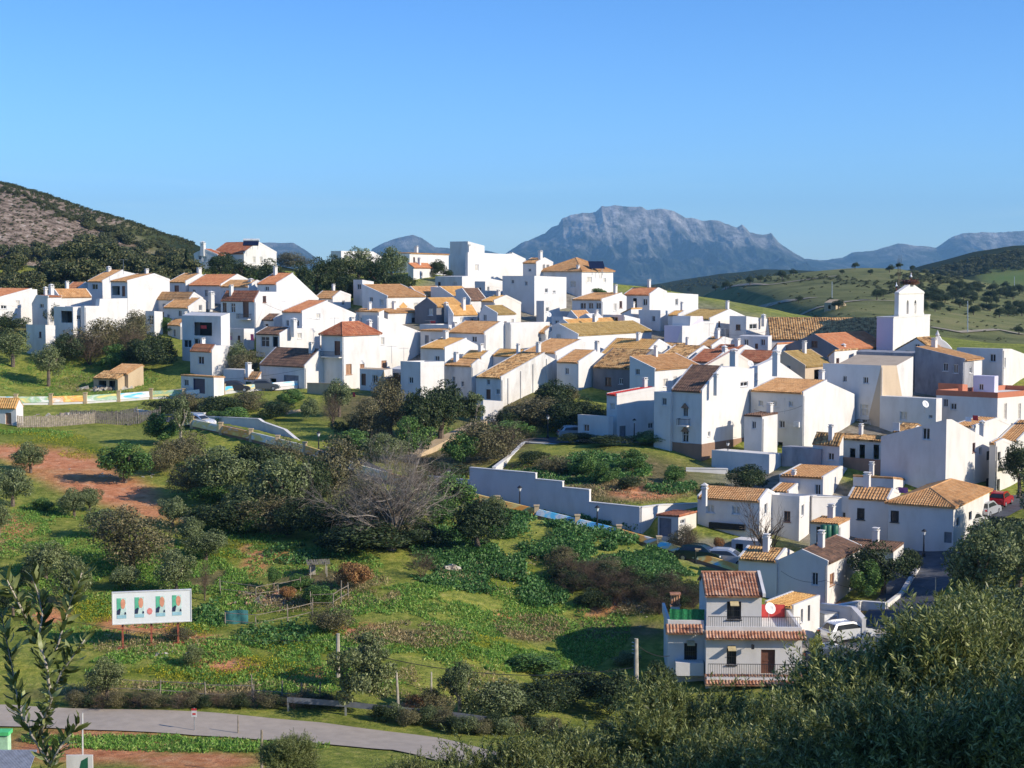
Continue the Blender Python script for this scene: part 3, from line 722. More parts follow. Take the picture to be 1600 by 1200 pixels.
H('long dark red roofed house behind the big white wall', 'R', [(1200,566),(1214,550),(1226,556)], 1148, 590, 'tb', tile='r', Y=211, wins=[])
H('pinkish lit gable with a square stack behind the big white wall', 'R', [(1104,574),(1146,550),(1172,566)], 1098, 612, 'tt', tile='r', wall='c', Y=200, chim=[(1147,546,574,10,-.3)])
H('house with olive yellow roof and grey gable facing left', 'L', [(1217,556),(1224,551),(1258,573)], 1300, 606, 'bt', tile='y', wall='e', Y=203, wins=[('R',1278,585,12,17,'o')])
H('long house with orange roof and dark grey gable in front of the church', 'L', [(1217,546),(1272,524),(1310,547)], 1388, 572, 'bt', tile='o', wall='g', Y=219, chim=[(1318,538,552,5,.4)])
H('small orange shed roof left of the dark grey gable', 'L', [(1206,547),(1214,538)], 1240, 570, 't', tile='o', Y=222, verge=False)
H('rough golden roof in front of the long orange one', 'L', [(1295,556),(1304,549)], 1340, 590, 't', tile='m', Y=208, verge=False)
H('grey blue wall building with pale pink roof edge behind the blue windowed wall', 'R', [(1428,552),(1435,549)], 1338, 600, 'w', Y=206, wall='s', wins=[])
# --- centre right
H('tall white house with stone base, mottled dark roof and little pedimented windows', 'R', [(1097,612),(1128,574),(1155,573),(1176,577)], 1049, 736, 'tww', tile='k', Y=176, plinth=('n',694), wins=[('L',1071,643,8,16,'w'),('L',1071,682,10,18,'w'),('R',1108,678,4,8,'w'),('R',1163,600,12,9,'w')], chim=[(1119,583,604,6,.1),(1095,597,607,6,.5),(1074,599,607,6,.6)])
H('shaded white wing with tiled window hood left of the tall stone based house', 'R', [(1048,613),(1060,612)], 1022, 690, 'w', Y=178)
H('white house with red flat roof, grey garage door and long side wall', 'R', [(964,618),(1024,607)], 948, 692, 'x', Y=186, verge=True, wins=[('L',957,635,8,10,'p'),('R',1017,665,8,10,'w'),('R',973,677,10,24,'g')], th=50)
H('low white terrace building with tile coping beside the red roof', 'R', [(950,651),(958,651)], 903, 692, 'w', Y=184, flat=True)
H('white gable house with tall side stack behind the tan roofed house', 'R', [(1173,577),(1210,560),(1256,592)], 1166, 640, 'ww', Y=192, chim=[(1213,548,575,9,0)])
H('white house with tan roof, lit blank gable and air conditioner', 'R', [(1255,615),(1292,596),(1336,616)], 1173, 708, 'tw', tile='b', Y=180, wins=[('L',1189,630,7,8,'p'),('L',1210,631,9,9,'p'),('L',1236,631,7,8,'p'),('L',1222,663,9,11,'w'),('L',1219,696,8,10,'o')])
H('small white stair block with dark tiled top in front of the tan roofed house', 'R', [(1191,651),(1215,647)], 1163, 712, 't', tile='k', verge=False, Y=176, wins=[('L',1178,664,6,11,'w')])
H('blue shaded house with balcony door and small windows, beige stepped end', 'R', [(1377,571),(1401,571),(1427,557)], 1286, 668, 'ww', wall2='w', wall='e', Y=189, wins=[('L',1320,592,6,9,'w'),('L',1353,594,8,10,'w'),('L',1351,641,13,18,'p'),('L',1351,658,7,5,'w')])
H('old house with dark stained wall and sloping tan roof', 'L', [(1430,544),(1507,563)], 1535, 628, 't', tile='b', wall='s', Y=198, ov=.3)
H('long blue shaded building with terracotta parapet', 'R', [(1559,614),(1660,606)], 1463, 704, 'w', flat='t', Y=184, wins=[('L',1490,635,10,10,'w'),('R',1571,643,5,26,'p'),('R',1593,643,5,26,'p')])
H('blue shaded wall wing with two windows left of the terracotta parapet', 'R', [(1463,623),(1472,622)], 1375, 700, 'w', Y=184.6, wins=[('L',1412,650,12,13,'p'),('L',1454,651,6,5,'w')])
H('white block with lilac shaded side at the right edge above the terracotta parapet', 'R', [(1567,545),(1580,545),(1625,562)], 1495, 612, 'ww', Y=205)
H('purple rooftop room on the terracotta terrace', 'R', [(1554,588),(1560,587)], 1521, 616, 'w', wall='v', Y=194, nc=1)
H('terracotta rooftop room at the left end of the parapet', 'R', [(1504,600),(1512,601)], 1466, 618, 'w', wall='t', Y=193, nc=1)
H('white lit pillar house beside the dark stained wall', 'R', [(1520,560),(1534,561)], 1506, 622, 'w', Y=200)
H('big blue shaded building with stepped top and curved sunlit corner', 'R', [(1479,655),(1487,655),(1553,692)], 1377, 772, 'ww', Y=162, th=36, yl=682, wins=[('R',1555,752,5,22,'o')])
H('row house with balconies at the right end of the big blue building', 'R', [(1556,694),(1568,688),(1600,700)], 1546, 782, 'bb', Y=168, wins=[('R',1561,713,5,15,'o'),('R',1575,708,4,14,'o'),('R',1560,758,5,20,'o')])
H('tan roofed house behind the big blue building at the right edge', 'R', [(1520,668),(1560,655),(1640,690)], 1487, 740, 'bb', Y=172, wins=[], chim=[(1535,658,680,7,.0)])
H('golden roofed house at the right edge behind the red car', 'R', [(1590,690),(1620,660),(1650,680)], 1560, 745, 'bb', tile='l', Y=176)
# --- broken sheds row
H('shed with long broken mottled roof and open doorways', 'R', [(1378,690),(1392,684),(1400,688)], 1292, 730, 'tt', tile='m', Y=171, verge=False, wins=[('L',1332,712,9,22,'o'),('L',1347,708,9,26,'o'),('L',1369,706,9,22,'o')])
H('pale lean-to with crumbling roof left of the long broken shed', 'R', [(1312,695),(1318,680)], 1270, 728, 't', tile='m', wall='d', Y=168, verge=False)
H('long brown stone wall under the broken sheds', 'R', [(1380,719),(1386,719)], 1222, 745, 'w', wall='n', Y=166, cat='wall', name='stone_wall')
H('low stained shed wall with ragged top left of the broken sheds', 'R', [(1283,702),(1296,700)], 1222, 722, 'w', wall='s', Y=169)
H('white low retaining wall below the small stair block', 'R', [(1202,710),(1222,708)], 1112, 745, 'w', Y=170, cat='wall', name='retaining_wall')
# --- lower right quarter
H('blue shaded gable house with tan roof and porch, below the brown stone wall', 'R', [(1286,748),(1315,731),(1340,743)], 1218, 800, 'tt', tile='b', Y=158, th=24, wins=[('L',1240,766,12,15,'w'),('L',1278,765,9,16,'w'),('R',1320,768,11,9,'w')])
H('white row house with tan roof, two shuttered windows and a long awning', 'R', [(1187,784),(1200,767),(1210,772)], 1090, 852, 'tt', tile='b', Y=147, th=27, wins=[('L',1110,795,13,12,'p'),('L',1150,797,13,12,'p'),('L',1112,842,9,14,'o'),('L',1132,840,12,14,'o')], chim=[(1101,757,774,7,.2)])
H('flat topped white row house with two brown windows behind the bare tree', 'R', [(1249,776),(1276,774)], 1187, 850, 'w', Y=149, th=27, flat=True, wins=[('L',1201,802,10,14,'b'),('L',1230,807,10,16,'b')])
H('shaded white row house with arched window and air conditioner', 'R', [(1326,776),(1332,776)], 1262, 840, 'w', Y=153, th=27, wins=[('L',1316,806,12,12,'w')])
H('small roof hut with green water butts under its flat tan roof', 'R', [(1311,820),(1328,812)], 1266, 862, 't', tile='b', verge=False, Y=143, th=30, wins=[('L',1290,838,30,26,'o')])
H('low bar pavilion with flat white roof edge', 'R', [(1192,846),(1206,842)], 1143, 872, 'w', Y=142, th=24, wins=[('L',1155,858,12,16,'o'),('L',1175,860,14,14,'w')])
H('blue shaded gable house with red brown roof and dappled sunlit side', 'L', [(1213,880),(1253,862),(1293,880)], 1345, 955, 'bt', tile='k', Y=129, th=30, wins=[('R',1300,905,7,22,'t'),('R',1331,900,5,8,'w')])
H('low blue wing with rough tan roof left of the red brown gable', 'R', [(1214,878),(1228,860),(1240,866)], 1154, 945, 'tt', tile='m', Y=131, th=27, wins=[('L',1181,911,8,10,'w')])
H('low cabin with dark lean-to roof behind the garden tree', 'R', [(1396,862),(1412,850)], 1318, 900, 't', tile='k', Y=141, th=28, verge=False)
H('upper white house with small hipped tan roof and terrace with purple cloth', 'R', [(1396,748),(1427,752)], 1333, 800, 't', tile='b', Y=160, th=27, verge=False)
H('blue shaded row house with tan roof and black framed window', 'R', [(1388,782),(1396,766),(1404,770)], 1325, 855, 'tt', tile='b', Y=151, th=27, wins=[('L',1345,803,12,17,'k')], verge=True)
HH('large blue shaded corner house with hipped tan roof and lit end wall', 1388, 1490, 1546, 793, 862, rise=1.2, tile='b', Y=146, th=30, wins=[('L',1398,807,13,17,'k'),('L',1482,840,14,16,'g'),('R',1497,815,5,16,'o'),('R',1516,806,5,16,'o')])
H('small house with weathered olive roof behind the hipped corner house', 'R', [(1520,775),(1545,777)], 1500, 812, 't', tile='y', Y=158, th=27, verge=False)
H('long low street wall in blue shade below the hipped corner house', 'R', [(1452,850),(1470,848)], 1300, 866, 'w', Y=150, th=27, cat='wall', name='street_wall')
# --- small volumes that pack the middle of the village
H('tiny blue shaded gable hut on the terraces left of the arched house', 'L', [(884,499),(892,487),(902,498)], 926, 520, 'bb', tile='b', Y=249)
H('small block with two dark windows below the arched house', 'R', [(914,497),(940,500)], 905, 522, 'w', Y=247, wins=[('R',922,503,5,6,'w')])
H('small orange roofed annex between the arched house and the tall dark door', 'L', [(971,490),(986,483)], 1003, 515, 't', tile='l', Y=255, verge=False)
H('low orange roof strip right of the lilac terrace block', 'R', [(1060,493),(1070,487),(1078,490)], 1044, 520, 'tt', tile='l', Y=250)
H('little white gable with tan roof below the stepped blank block', 'R', [(1112,542),(1131,528),(1156,535)], 1092, 566, 'tt', tile='b', Y=227)
H('house with mottled roof behind the smooth orange roof', 'R', [(1058,552),(1076,538),(1090,545)], 1002, 575, 'tt', tile='m', Y=220)
H('low house with faded red roof left of the church gable', 'R', [(1150,552),(1166,541),(1180,548)], 1108, 575, 'tt', tile='r', Y=221)
H('white stair block stepping down in front of the tall white hilltop house', 'R', [(850,470),(862,470),(863,478),(874,478),(875,486),(892,487)], 838, 505, 'wwwww', Y=262)
H('small terrace house with potted plants before the hilltop hall', 'R', [(758,440),(790,446)], 742, 462, 'w', Y=276, flat=True)
H('flat brown topped terrace below the diamond fronted house', 'R', [(592,487),(600,484)], 556, 510, 't', tile='b', Y=247, verge=False)
H('long low white terrace wall house under the grey gable', 'R', [(701,508),(760,507)], 656, 535, 'w', Y=240, flat=True)
H('small golden roofed house beside the shabby grey one', 'R', [(752,560),(764,550),(778,558)], 722, 590, 'tt', tile='l', Y=220)
H('little white house with brown roof under the fence of shrubs at the village centre', 'R', [(852,520),(862,511),(872,516)], 828, 548, 'tt', tile='b', Y=236)
H('narrow white house with brown roof between the orange gables and the hipped tower', 'R', [(548,520),(560,506),(570,512)], 520, 545, 'tt', tile='b', Y=236)
H('small tan roofed house above the orange gables at the hilltop grove', 'R', [(520,466),(532,456),(548,462)], 492, 490, 'tt', tile='b', Y=262)
H('low white outbuilding with brown roof right of the hilltop grove', 'R', [(566,478),(560,470),(590,474)], 540, 492, 'tt', tile='b', Y=262) if 0 else None
H('little white house with red roof left of the large gable with dark veranda', 'R', [(122,452),(134,442),(146,448)], 102, 480, 'tt', tile='o', Y=275)
H('small lean-to house below the twin window cottage', 'R', [(282,508),(292,500),(304,506)], 262, 530, 'tt', tile='b', Y=247)
H('tiny tiled roof room on the street side of the dark red roofed house', 'R', [(428,500),(438,492),(446,498)], 408, 520, 'tt', tile='k', Y=247)
H('small house with brown roof behind the corner of the shed with open doorways', 'R', [(1420,676),(1434,664),(1450,672)], 1396, 700, 'tt', tile='m', Y=170, verge=False)
H('low golden tiled annex in front of the white gable with the side stack', 'R', [(1170,602),(1180,592),(1190,597)], 1146, 625, 'tt', tile='y', Y=187) if 0 else None
H('small white house with tan roof behind the two brown windowed row house', 'R', [(1232,770),(1246,758),(1262,765)], 1205, 800, 'tt', tile='b', Y=156, th=27)
H('roof terrace hut with tan roof behind the black framed window house', 'R', [(1440,752),(1450,744),(1462,750)], 1420, 780, 'tt', tile='b', Y=157, th=27) if 0 else None
for kind, a, k in HS:
    if k.pop('nc', None): continue
    if kind == 'h': side, pts, other, base = a[1:5]; xc = pts[0][0] if side == 'R' else pts[-1][0]; xr = pts[-1][0]
    else: xl_, xc, xr_, yt, base = a[1:6]; other = xl_
    Yh = k.get('Y') or Yd(base); HOUSE_CTRL.append(tuple(surv(xc, base, Yh)))
G.fit(); GP = G.make(); G.xl = G.xs.tolist(); G.yl = G.ys.tolist()
INFO = {}
for kind, a, k in HS:
    I = (house if kind == 'h' else hip_house)(*a, **k); INFO[a[0]] = I
def by(s): return next(v for l, v in INFO.items() if s in l)

# chimneys, aerials and pipes that every roofscape has
rr = random.Random(21); CL = 0
for lb, I in list(INFO.items()):
    if I['root'].name.split('.')[0] != 'house' or any(c.name.startswith('chimney') for c in I['rf'].children): continue
    if I['rf'] == I['root'] or rr.random() < .35: continue
    A, E, pr = I['A'], I['ext'], I['prof']; hi = max(range(len(pr)), key=lambda k: pr[k][1]); a, z = pr[hi]; a = min(max(a+rr.uniform(-1, 1), .6), A-.5); e = E*rr.uniform(.1, .8); w_ = rr.uniform(.22, .36); h = rr.uniform(.7, 1.3)
    mb = MB(); c = I['f3'](a, e, z); mb.box(c.x-w_, c.x+w_, c.y-w_*.8, c.y+w_*.8, z-1.2, z+h); mb.box(c.x-w_-.06, c.x+w_+.06, c.y-w_*.8-.06, c.y+w_*.8+.06, z+h+.001, z+h+.08)
    for s in (-1, 1): mb.box(c.x+s*w_*.8-.05, c.x+s*w_*.8+.05, c.y-w_*.6, c.y+w_*.6, z+h+.081, z+h+.24)
    mb.box(c.x-w_-.03, c.x+w_+.03, c.y-w_*.8-.03, c.y+w_*.8+.03, z+h+.241, z+h+.3); mb.build('chimney', WALL['w'], I['rf'])
for lb, I in list(INFO.items()):
    if I['root'].name.split('.')[0] != 'house' or I['A'] < 2.5: continue
    z0 = -1; pr = I['prof']; zt = pr[0][1]-.25; mb = MB(); c = I['f3'](.12, -.07, 0) if I['f3'](1,0,0).x == 1 else I['f3'](.12, -.07, 0)
    if rr.random() < .55 and I['Y'] < 260: mb.tube((c.x, c.y, z0), (c.x, c.y, zt), .045, .045, 6); mb.build('downpipe', M['frame'] if rr.random() < .5 else M['steel'], I['root'])
# ------------------------------------------------------------ ground colours: bare earth, flowers, scrub, lawn of the far fields
def ell(px, py, cx, cy, rx, ry, a=0):
    c, s = math.cos(rad(a)), math.sin(rad(a)); dx = px-cx; dy = py-cy
    return 1-sstep(.55, 1.15, np.hypot((dx*c+dy*s)/rx, (-dx*s+dy*c)/ry))
EARTH = [(175,762,95,34,20),(90,735,80,28,14),(125,742,130,36,17),(210,782,70,26,25),(15,705,35,14,0),(20,830,28,30,50),(70,955,32,22,20),(215,975,75,18,0),(300,1000,60,16,8),(350,1040,70,16,10),(140,1165,160,34,0),(300,1190,120,16,0),(480,1052,45,18,0),(300,815,40,10,10),(395,875,15,30,-20),(560,990,40,20,0),(800,965,50,10,0),(960,940,70,22,-20),(430,870,60,10,0),(650,1105,50,10,0),(1290,1060,60,70,0),(1300,960,60,25,0),(1010,770,60,12,0)]
YEL = [(60,680,90,18,10),(150,705,60,12,25),(370,1040,110,22,0),(270,1050,120,14,0),(450,940,60,30,0),(330,860,60,20,20),(150,960,40,26,0),(300,985,40,18,0),(470,1000,90,30,10),(780,900,100,30,0),(720,1010,120,20,0),(400,800,50,18,0),(340,770,60,18,20)]
DRY = [(640,995,110,16,0),(830,985,60,22,0),(300,900,80,20,0),(1200,440,100,14,0),(500,905,90,22,0),(950,985,120,18,0),(250,1085,260,14,0),(100,480,140,60,0),(780,640,120,40,0),(600,640,120,30,0),(960,745,160,44,0),(700,700,140,40,0)]
X, Y_, Z = GP[..., 0], GP[..., 1], GP[..., 2]
PXX, PYY = proj(X, np.maximum(Y_, 5), Z); near = (Y_ > 60) & (Y_ < 330)
nn = (fbm(X/6, Y_/6, 4)-.5)*1.0
def acc(lst):
    m = np.zeros_like(X)
    for e in lst: m = np.maximum(m, ell(PXX, PYY, *e))
    return m
mE = np.clip(acc(EARTH)*near+nn*.9*(acc(EARTH) > .05), 0, 1); mY = np.clip(acc(YEL)*near*.9+nn*.8*(acc(YEL) > .05), 0, 1); mD = np.clip(acc(DRY)*(Y_ > 60)+nn*.6*(acc(DRY) > .05), 0, 1)
ROCK = sstep(330, 380, Y_)*(1-sstep(640, 800, Y_))*(X < -60)   # stony slope on the left hill
mR = ROCK*np.clip(sstep(260, 150, PXX+(fbm(X/14, Y_/14, 4)-.5)*150+np.maximum(0, (330-PYY))*.5), 0, 1)
FIELD = np.maximum(ell(PXX, PYY, 1340, 520, 130, 16)*(Y_ > 380), ell(PXX, PYY, 1600, 436, 70, 14)*(Y_ > 380)); FIELD = np.maximum(FIELD, ell(PXX, PYY, 1250, 515, 100, 12)*(Y_ > 380))
WOOD = np.maximum(sstep(300, 380, Y_)*(X < 20)*(Y_ < 1200)*(1-mR), ((Y_ > 820))*1.0*(1-FIELD))
def attr(me, name, a, b, c):
    ca = me.attributes.new(name, 'FLOAT_COLOR', 'POINT'); arr = np.stack([a.ravel(), b.ravel(), c.ravel(), np.ones(a.size)], 1).astype(np.float32)
    ca.data.foreach_set('color', arr.ravel())
m, t, b = nt('ground'); co = world_co(t)
def at(n):
    x = N(t, 'ShaderNodeAttribute'); x.attribute_name = n; s = N(t, 'ShaderNodeSeparateColor'); t.links.new(x.outputs['Color'], s.inputs[0]); return s.outputs
A1, A2 = at('cover'), at('land')
fine = noise(t, 1.6, 8, co, .7); mid = noise(t, .35, 5, co, .6)
g1 = ramp(t, [(.25, (.10,.14,.03)), (.45, (.25,.30,.055)), (.58, (.38,.39,.085)), (.75, (.5,.43,.17))], fine)
g2 = ramp(t, [(.3, (.55,.62,.5)), (.55, (1,1,1)), (.75, (1.35,1.2,.95))], mid)
c = mix(t, 1, g1, g2, 'MULTIPLY')
dry = ramp(t, [(.3, (.07,.07,.03)), (.5, (.18,.16,.07)), (.72, (.36,.27,.15))], noise(t, 1.1, 7, co, .7))
c = mix(t, A1[2], c, dry)
yl = ramp(t, [(.48, (.10,.17,.02)), (.6, (.32,.33,.03))], noise(t, 2.6, 6, co, .7))
c = mix(t, A1[1], c, yl)
ea = ramp(t, [(.25, (.42,.14,.06)), (.5, (.74,.31,.15)), (.75, (.85,.5,.3))], noise(t, .8, 7, co, .65))
c = mix(t, A1[0], c, ea)
# distant land
vor = N(t, 'ShaderNodeTexVoronoi'); vor.inputs['Scale'].default_value = .45; t.links.new(co, vor.inputs['Vector'])
rk = ramp(t, [(.36, (.03,.035,.02)), (.46, (.16,.12,.09)), (.55, (.34,.26,.2)), (.66, (.62,.56,.5))], noise(t, .3, 9, co, .85))
c = mix(t, A2[0], c, rk)
sc = ramp(t, [(.3, (.014,.026,.010)), (.55, (.035,.05,.018)), (.75, (.085,.09,.04))], noise(t, .16, 7, co, .72))
c = mix(t, A2[1], c, sc)
hg = ramp(t, [(.3, (.09,.10,.035)), (.48, (.19,.205,.075)), (.62, (.26,.25,.1)), (.78, (.34,.28,.16))], noise(t, .05, 9, co, .7))
c = mix(t, at('town')[1], c, hg)
c = mix(t, A2[2], c, (.13,.2,.05))
c = mix(t, at('town')[0], c, ramp(t, [(.3, (.16,.14,.1)), (.6, (.38,.34,.28)), (.8, (.5,.47,.42))], noise(t, .7, 6, co, .7)))
fp = ramp(t, [(.3, (.65,.65,.6)), (.7, (1.1,1.05,1))], noise(t, .012, 4, co)); c = mix(t, .6, c, fp, 'MULTIPLY')
t.links.new(c, b.inputs['Base Color']); b.inputs['Roughness'].default_value = .95; b.inputs['Specular IOR Level'].default_value = .1
bump(t, b, noise(t, 1.3, 8, co, .75), .8, .5)
me = grid_mesh('ground', GP, m); attr(me, 'cover', mE, mY, mD); attr(me, 'land', mR, WOOD, FIELD)
TOWN = [(1140,868,120,26,10),(1250,760,120,30,10),(1340,680,70,22,0),(900,520,300,46,4),(1230,600,330,60,6),(480,500,260,30,6),(1250,800,170,60,20),(820,460,180,30,4),(170,480,180,26,0),(1130,545,300,70,10),(620,560,200,30,10)]
attr(me, 'town', np.clip(acc(TOWN)*near+nn*.5*(acc(TOWN) > .05), 0, 1), np.clip(sstep(330, 400, Y_)*(1-WOOD)*(1-mR), 0, 1), mE*0)
tag(link('ground', me), kind='structure')

# ------------------------------------------------------------ mountains
mm, t, b = nt('mountain_rock'); co = world_co(t)
mp = N(t, 'ShaderNodeMapping'); mp.inputs['Scale'].default_value = (1, .5, .6); t.links.new(co, mp.inputs['Vector'])
hz = N(t, 'ShaderNodeSeparateXYZ'); t.links.new(co, hz.inputs[0])
mr = N(t, 'ShaderNodeMapRange'); mr.inputs['From Min'].default_value = 60; mr.inputs['From Max'].default_value = 330; t.links.new(hz.outputs[2], mr.inputs[0])
rock = ramp(t, [(.36, (.13,.13,.10)), (.48, (.38,.35,.31)), (.62, (.82,.76,.68))], noise(t, .012, 12, mp.outputs[0], .72))
wood = ramp(t, [(.35, (.02,.035,.018)), (.65, (.06,.075,.04)), (.8, (.25,.22,.17))], noise(t, .006, 9, mp.outputs[0], .7))
ad = N(t, 'ShaderNodeMath', operation='ADD'); t.links.new(mr.outputs[0], ad.inputs[0]); 
nz = N(t, 'ShaderNodeMath', operation='MULTIPLY_ADD'); t.links.new(noise(t, .004, 6, co, .6), nz.inputs[0]); nz.inputs[1].default_value = 1.8; nz.inputs[2].default_value = -.9
t.links.new(nz.outputs[0], ad.inputs[1]); ad.use_clamp = True
t.links.new(mix(t, ad.outputs[0], wood, rock), b.inputs['Base Color']); b.inputs['Roughness'].default_value = .95; b.inputs['Specular IOR Level'].default_value = .05
bump(t, b, noise(t, .02, 10, co, .75), 1.0, 60)
def mountain(name, sil, Yf, Yc, jag=10, gull=60, seed=0, nx=420, ny=110, foot=-60):
    px0, px1 = sil[0][0], sil[-1][0]; u = np.linspace((px0-800)/F, (px1-800)/F, nx); tt = np.r_[np.linspace(0, 1, ny), np.linspace(1.02, 1.5, 14)]
    xcr = u*Yc; zc = (430-np.interp(800+u*F, [q[0] for q in sil], [q[1] for q in sil]))/F*Yc
    zc = zc+(fbm(xcr/90+seed, xcr*0+3.3, 5, True)-.62)*jag*2
    U, T = np.meshgrid(xcr, tt); ZC = np.broadcast_to(zc, U.shape)
    Yy = Yf+(Yc-Yf)*T
    up = np.clip(T, 0, 1); shp = .72*up**1.25+.28*up**5
    shp = np.where(T > 1, 1-(T-1)*1.6, shp)
    ext = ZC-foot; z = foot+ext*shp
    g = fbm(U/260+seed*3+T*1.2, T*1.6+seed, 5, True)-.6; g2 = fbm(U/110+seed, T*5, 5, True)-.6
    z = z+(g*gull*1.6+g2*gull*.55)*np.clip(T*(1.02-T)*4, 0, 1)*np.clip(ext/350, .15, 1)
    P = np.stack([U*(Yy/Yc)**.3, Yy, z], 2)
    me = grid_mesh(name, P, mm, smooth=False); tag(link(name, me), kind='structure')
mountain('mountain', [(700,447),(780,405),(800,389),(820,378),(850,366),(862,355),(872,352),(878,342),(890,338),(930,331),(940,324),(1000,322),(1010,328),(1050,329),(1070,340),(1090,344),(1120,346),(1140,353),(1150,356),(1158,350),(1170,362),(1190,368),(1203,365),(1215,380),(1240,397),(1256,405),(1290,408),(1340,420),(1400,450)], 6800, 9000, 9, 130, 1)
mountain('mountain', [(1180,440),(1256,407),(1290,407),(1315,403),(1330,395),(1360,392),(1385,386),(1400,381),(1430,384),(1460,387),(1480,374),(1500,366),(1530,364),(1560,363),(1600,361),(1650,352),(1720,366)], 7600, 9600, 7, 100, 5)
mountain('mountain', [(560,440),(582,390),(600,380),(625,371),(645,368),(660,373),(680,386),(715,389),(760,392),(800,400),(860,440)], 7000, 9000, 5, 70, 9, nx=240)
mountain('mountain', [(230,440),(265,384),(300,391),(360,392),(400,380),(430,380),(460,380),(480,392),(520,420),(560,440)], 6900, 8800, 4, 70, 13, nx=240)

# ------------------------------------------------------------ road, street, lane
asph = mat_plain('road_surface', (.42,.35,.27), .9, 0, .07, 1.2); asph2 = mat_plain('street_asphalt', (.085,.09,.1), .9, 0, .2, 1.5); pave = mat_plain('pale_paving', (.42,.37,.3), .9, 0, .15, 1.5)
def ribbon(name, pts, w, mat, off=0, lift=.05, z=None, grade=True):
    """a carriageway laid along surveyed points, with its cut into the ground"""
    V = []
    P = [Vector(p) for p in pts]; Q = []
    for i in range(len(P)-1):
        n = max(1, int((P[i+1]-P[i]).length/1.0))
        for k in range(n): Q.append(P[i].lerp(P[i+1], k/n))
    Q.append(P[-1]); rows = []
    for i, p in enumerate(Q):
        d = (Q[min(i+1, len(Q)-1)]-Q[max(i-1, 0)]); d.z = 0; d.normalize(); n = Vector((-d.y, d.x, 0)); row = []
        for s in np.linspace(-w/2, w/2, 7):
            q = p+n*(s+off); row.append((q.x, q.y, G.z(q.x, q.y)+lift if z is None else p.z+lift))
        rows.append(row)
    return tag(link(name, grid_mesh(name, np.array(rows), mat)), kind='structure')
# ------------------------------------------------------------ paved ways
ribbon('road', [G.pick(*p) for p in ((-330,1131),(-60,1124),(0,1122),(150,1126),(300,1133),(480,1146),(650,1166),(800,1196),(950,1240))], 4.6, asph, lift=.08)
ribbon('street', [Vector(p)+Vector((0,0,0)) for p in G.st], 3.5, asph2, off=2.0, lift=.07)
ribbon('lane', [G.pick(*p) for p in ((1390,985),(1410,950),(1440,905),(1450,870),(1480,845),(1530,812),(1585,785),(1650,770))], 5.2, asph2, lift=.09)
ribbon('parking_ground', [G.pick(*p) for p in ((1262,1075),(1285,1030),(1320,1000),(1370,985))], 6.5, pave, lift=.05)
TRK = mat_plain('track_dirt', (.36,.3,.2), .95, 0, .2, .3)
for tr in (((1095,497),(1170,487),(1240,470),(1275,466)),((1190,520),(1240,500),(1300,478),(1350,470),(1400,472)),((1455,512),(1500,520),(1560,516),(1600,524)),((1130,452),(1200,446),(1260,438),(1310,432))): ribbon('track', [G.pick(a_, b_, 335) for a_, b_ in tr], 2.6, TRK, lift=.25)
ribbon('terrace_street', [G.pick(*p) for p in ((780,692),(860,690),(950,690),(1040,690))], 4.6, asph2, lift=.08)
ribbon('upper_street', [G.pick(*p) for p in ((100,630),(200,624),(290,618),(400,612),(480,607))], 3.5, pave, off=2.0, lift=.08)

# ------------------------------------------------------------ walls with a surveyed top line
def wall_line(label, name, pts, hgt, th=.3, mat='w', cat='wall', cop=None, group=None, level=False, down=3.0, Ys=None):
    """pts: pixels of the wall's top; Ys: distances of the points; hgt: metres above the foot"""
    P = [surv(px, py, y) for (px, py), y in zip(pts, Ys)]
    mb = MB(); cb = MB()
    for i in range(len(P)-1):
        a, b_ = P[i], P[i+1]; d = Vector((b_.x-a.x, b_.y-a.y, 0))
        if d.length < .25: continue
        d.normalize(); n = Vector((-d.y, d.x, 0))*th/2; e = d*(.01)
        za = a.z; zb = b_.z
        q = [a-e-n, b_+e-n, b_+e+n, a-e+n]; top = [Vector((p.x, p.y, z)) for p, z in zip(q, (za, zb, zb, za))]; bot = [Vector((p.x, p.y, z-hgt-down)) for p, z in zip(q, (za, zb, zb, za))]
        mb.mesh(bot+top, [(0,3,2,1),(4,5,6,7),(0,1,5,4),(1,2,6,5),(2,3,7,6),(3,0,4,7)])
        n2 = n*(1+.12/th); tt = [Vector((p.x, p.y, z+.004)) for p, z in zip((a-e-n2, b_+e-n2, b_+e+n2, a-e+n2), (za, zb, zb, za))]; t2 = [p+Vector((0,0,.09)) for p in tt]
        cb.mesh(tt+t2, [(0,3,2,1),(4,5,6,7),(0,1,5,4),(1,2,6,5),(2,3,7,6),(3,0,4,7)])
    B = P[0]; r = empty(name, (B.x, B.y, B.z-hgt)); tag(r, label, cat, group)
    for m_ in (mb, cb): m_.v = [(x-B.x, y-B.y, z-B.z+hgt) for x, y, z in m_.v]
    mb.build('wall_body', WALL[mat], r)
    if cop: cb.build('coping', WALL[cop], r)
    return r
wall_line('long stepped white retaining wall below the terraced garden', 'retaining_wall', [(668,744),(734,751),(735,731),(838,740),(838.5,749),(880,753),(880.5,762),(922,766),(922.5,785),(1001,793)], 3, Ys=[163,160,160,156,156,154.3,154.3,152.5,152.5,149], cop='w')
wall_line('sunlit end of the garden retaining wall beside the first row house', 'retaining_wall', [(1001,793),(1035,789),(1090,787)], 3, Ys=[149,151,154.5], cop='w')
wall_line('upper white retaining wall in two steps behind the white parked car', 'retaining_wall', [(210,640),(232,643),(320,646),(322,651),(405,655),(412,660),(446,672),(470,692)], 2.4, Ys=[205,202.5,197,197,191,190.4,187,183], cop='w')
wall_line('short white wall with a street lamp behind the dense bushes', 'retaining_wall', [(455,693),(529,702)], 1.2, Ys=[185,181], cop='w')
wall_line('white topped wall along the upper edge of the garden', 'garden_wall', [(818,691),(900,697),(985,699),(1036,698)], 1.2, Ys=[186,184,182.5,182], mat='s', cop='w')
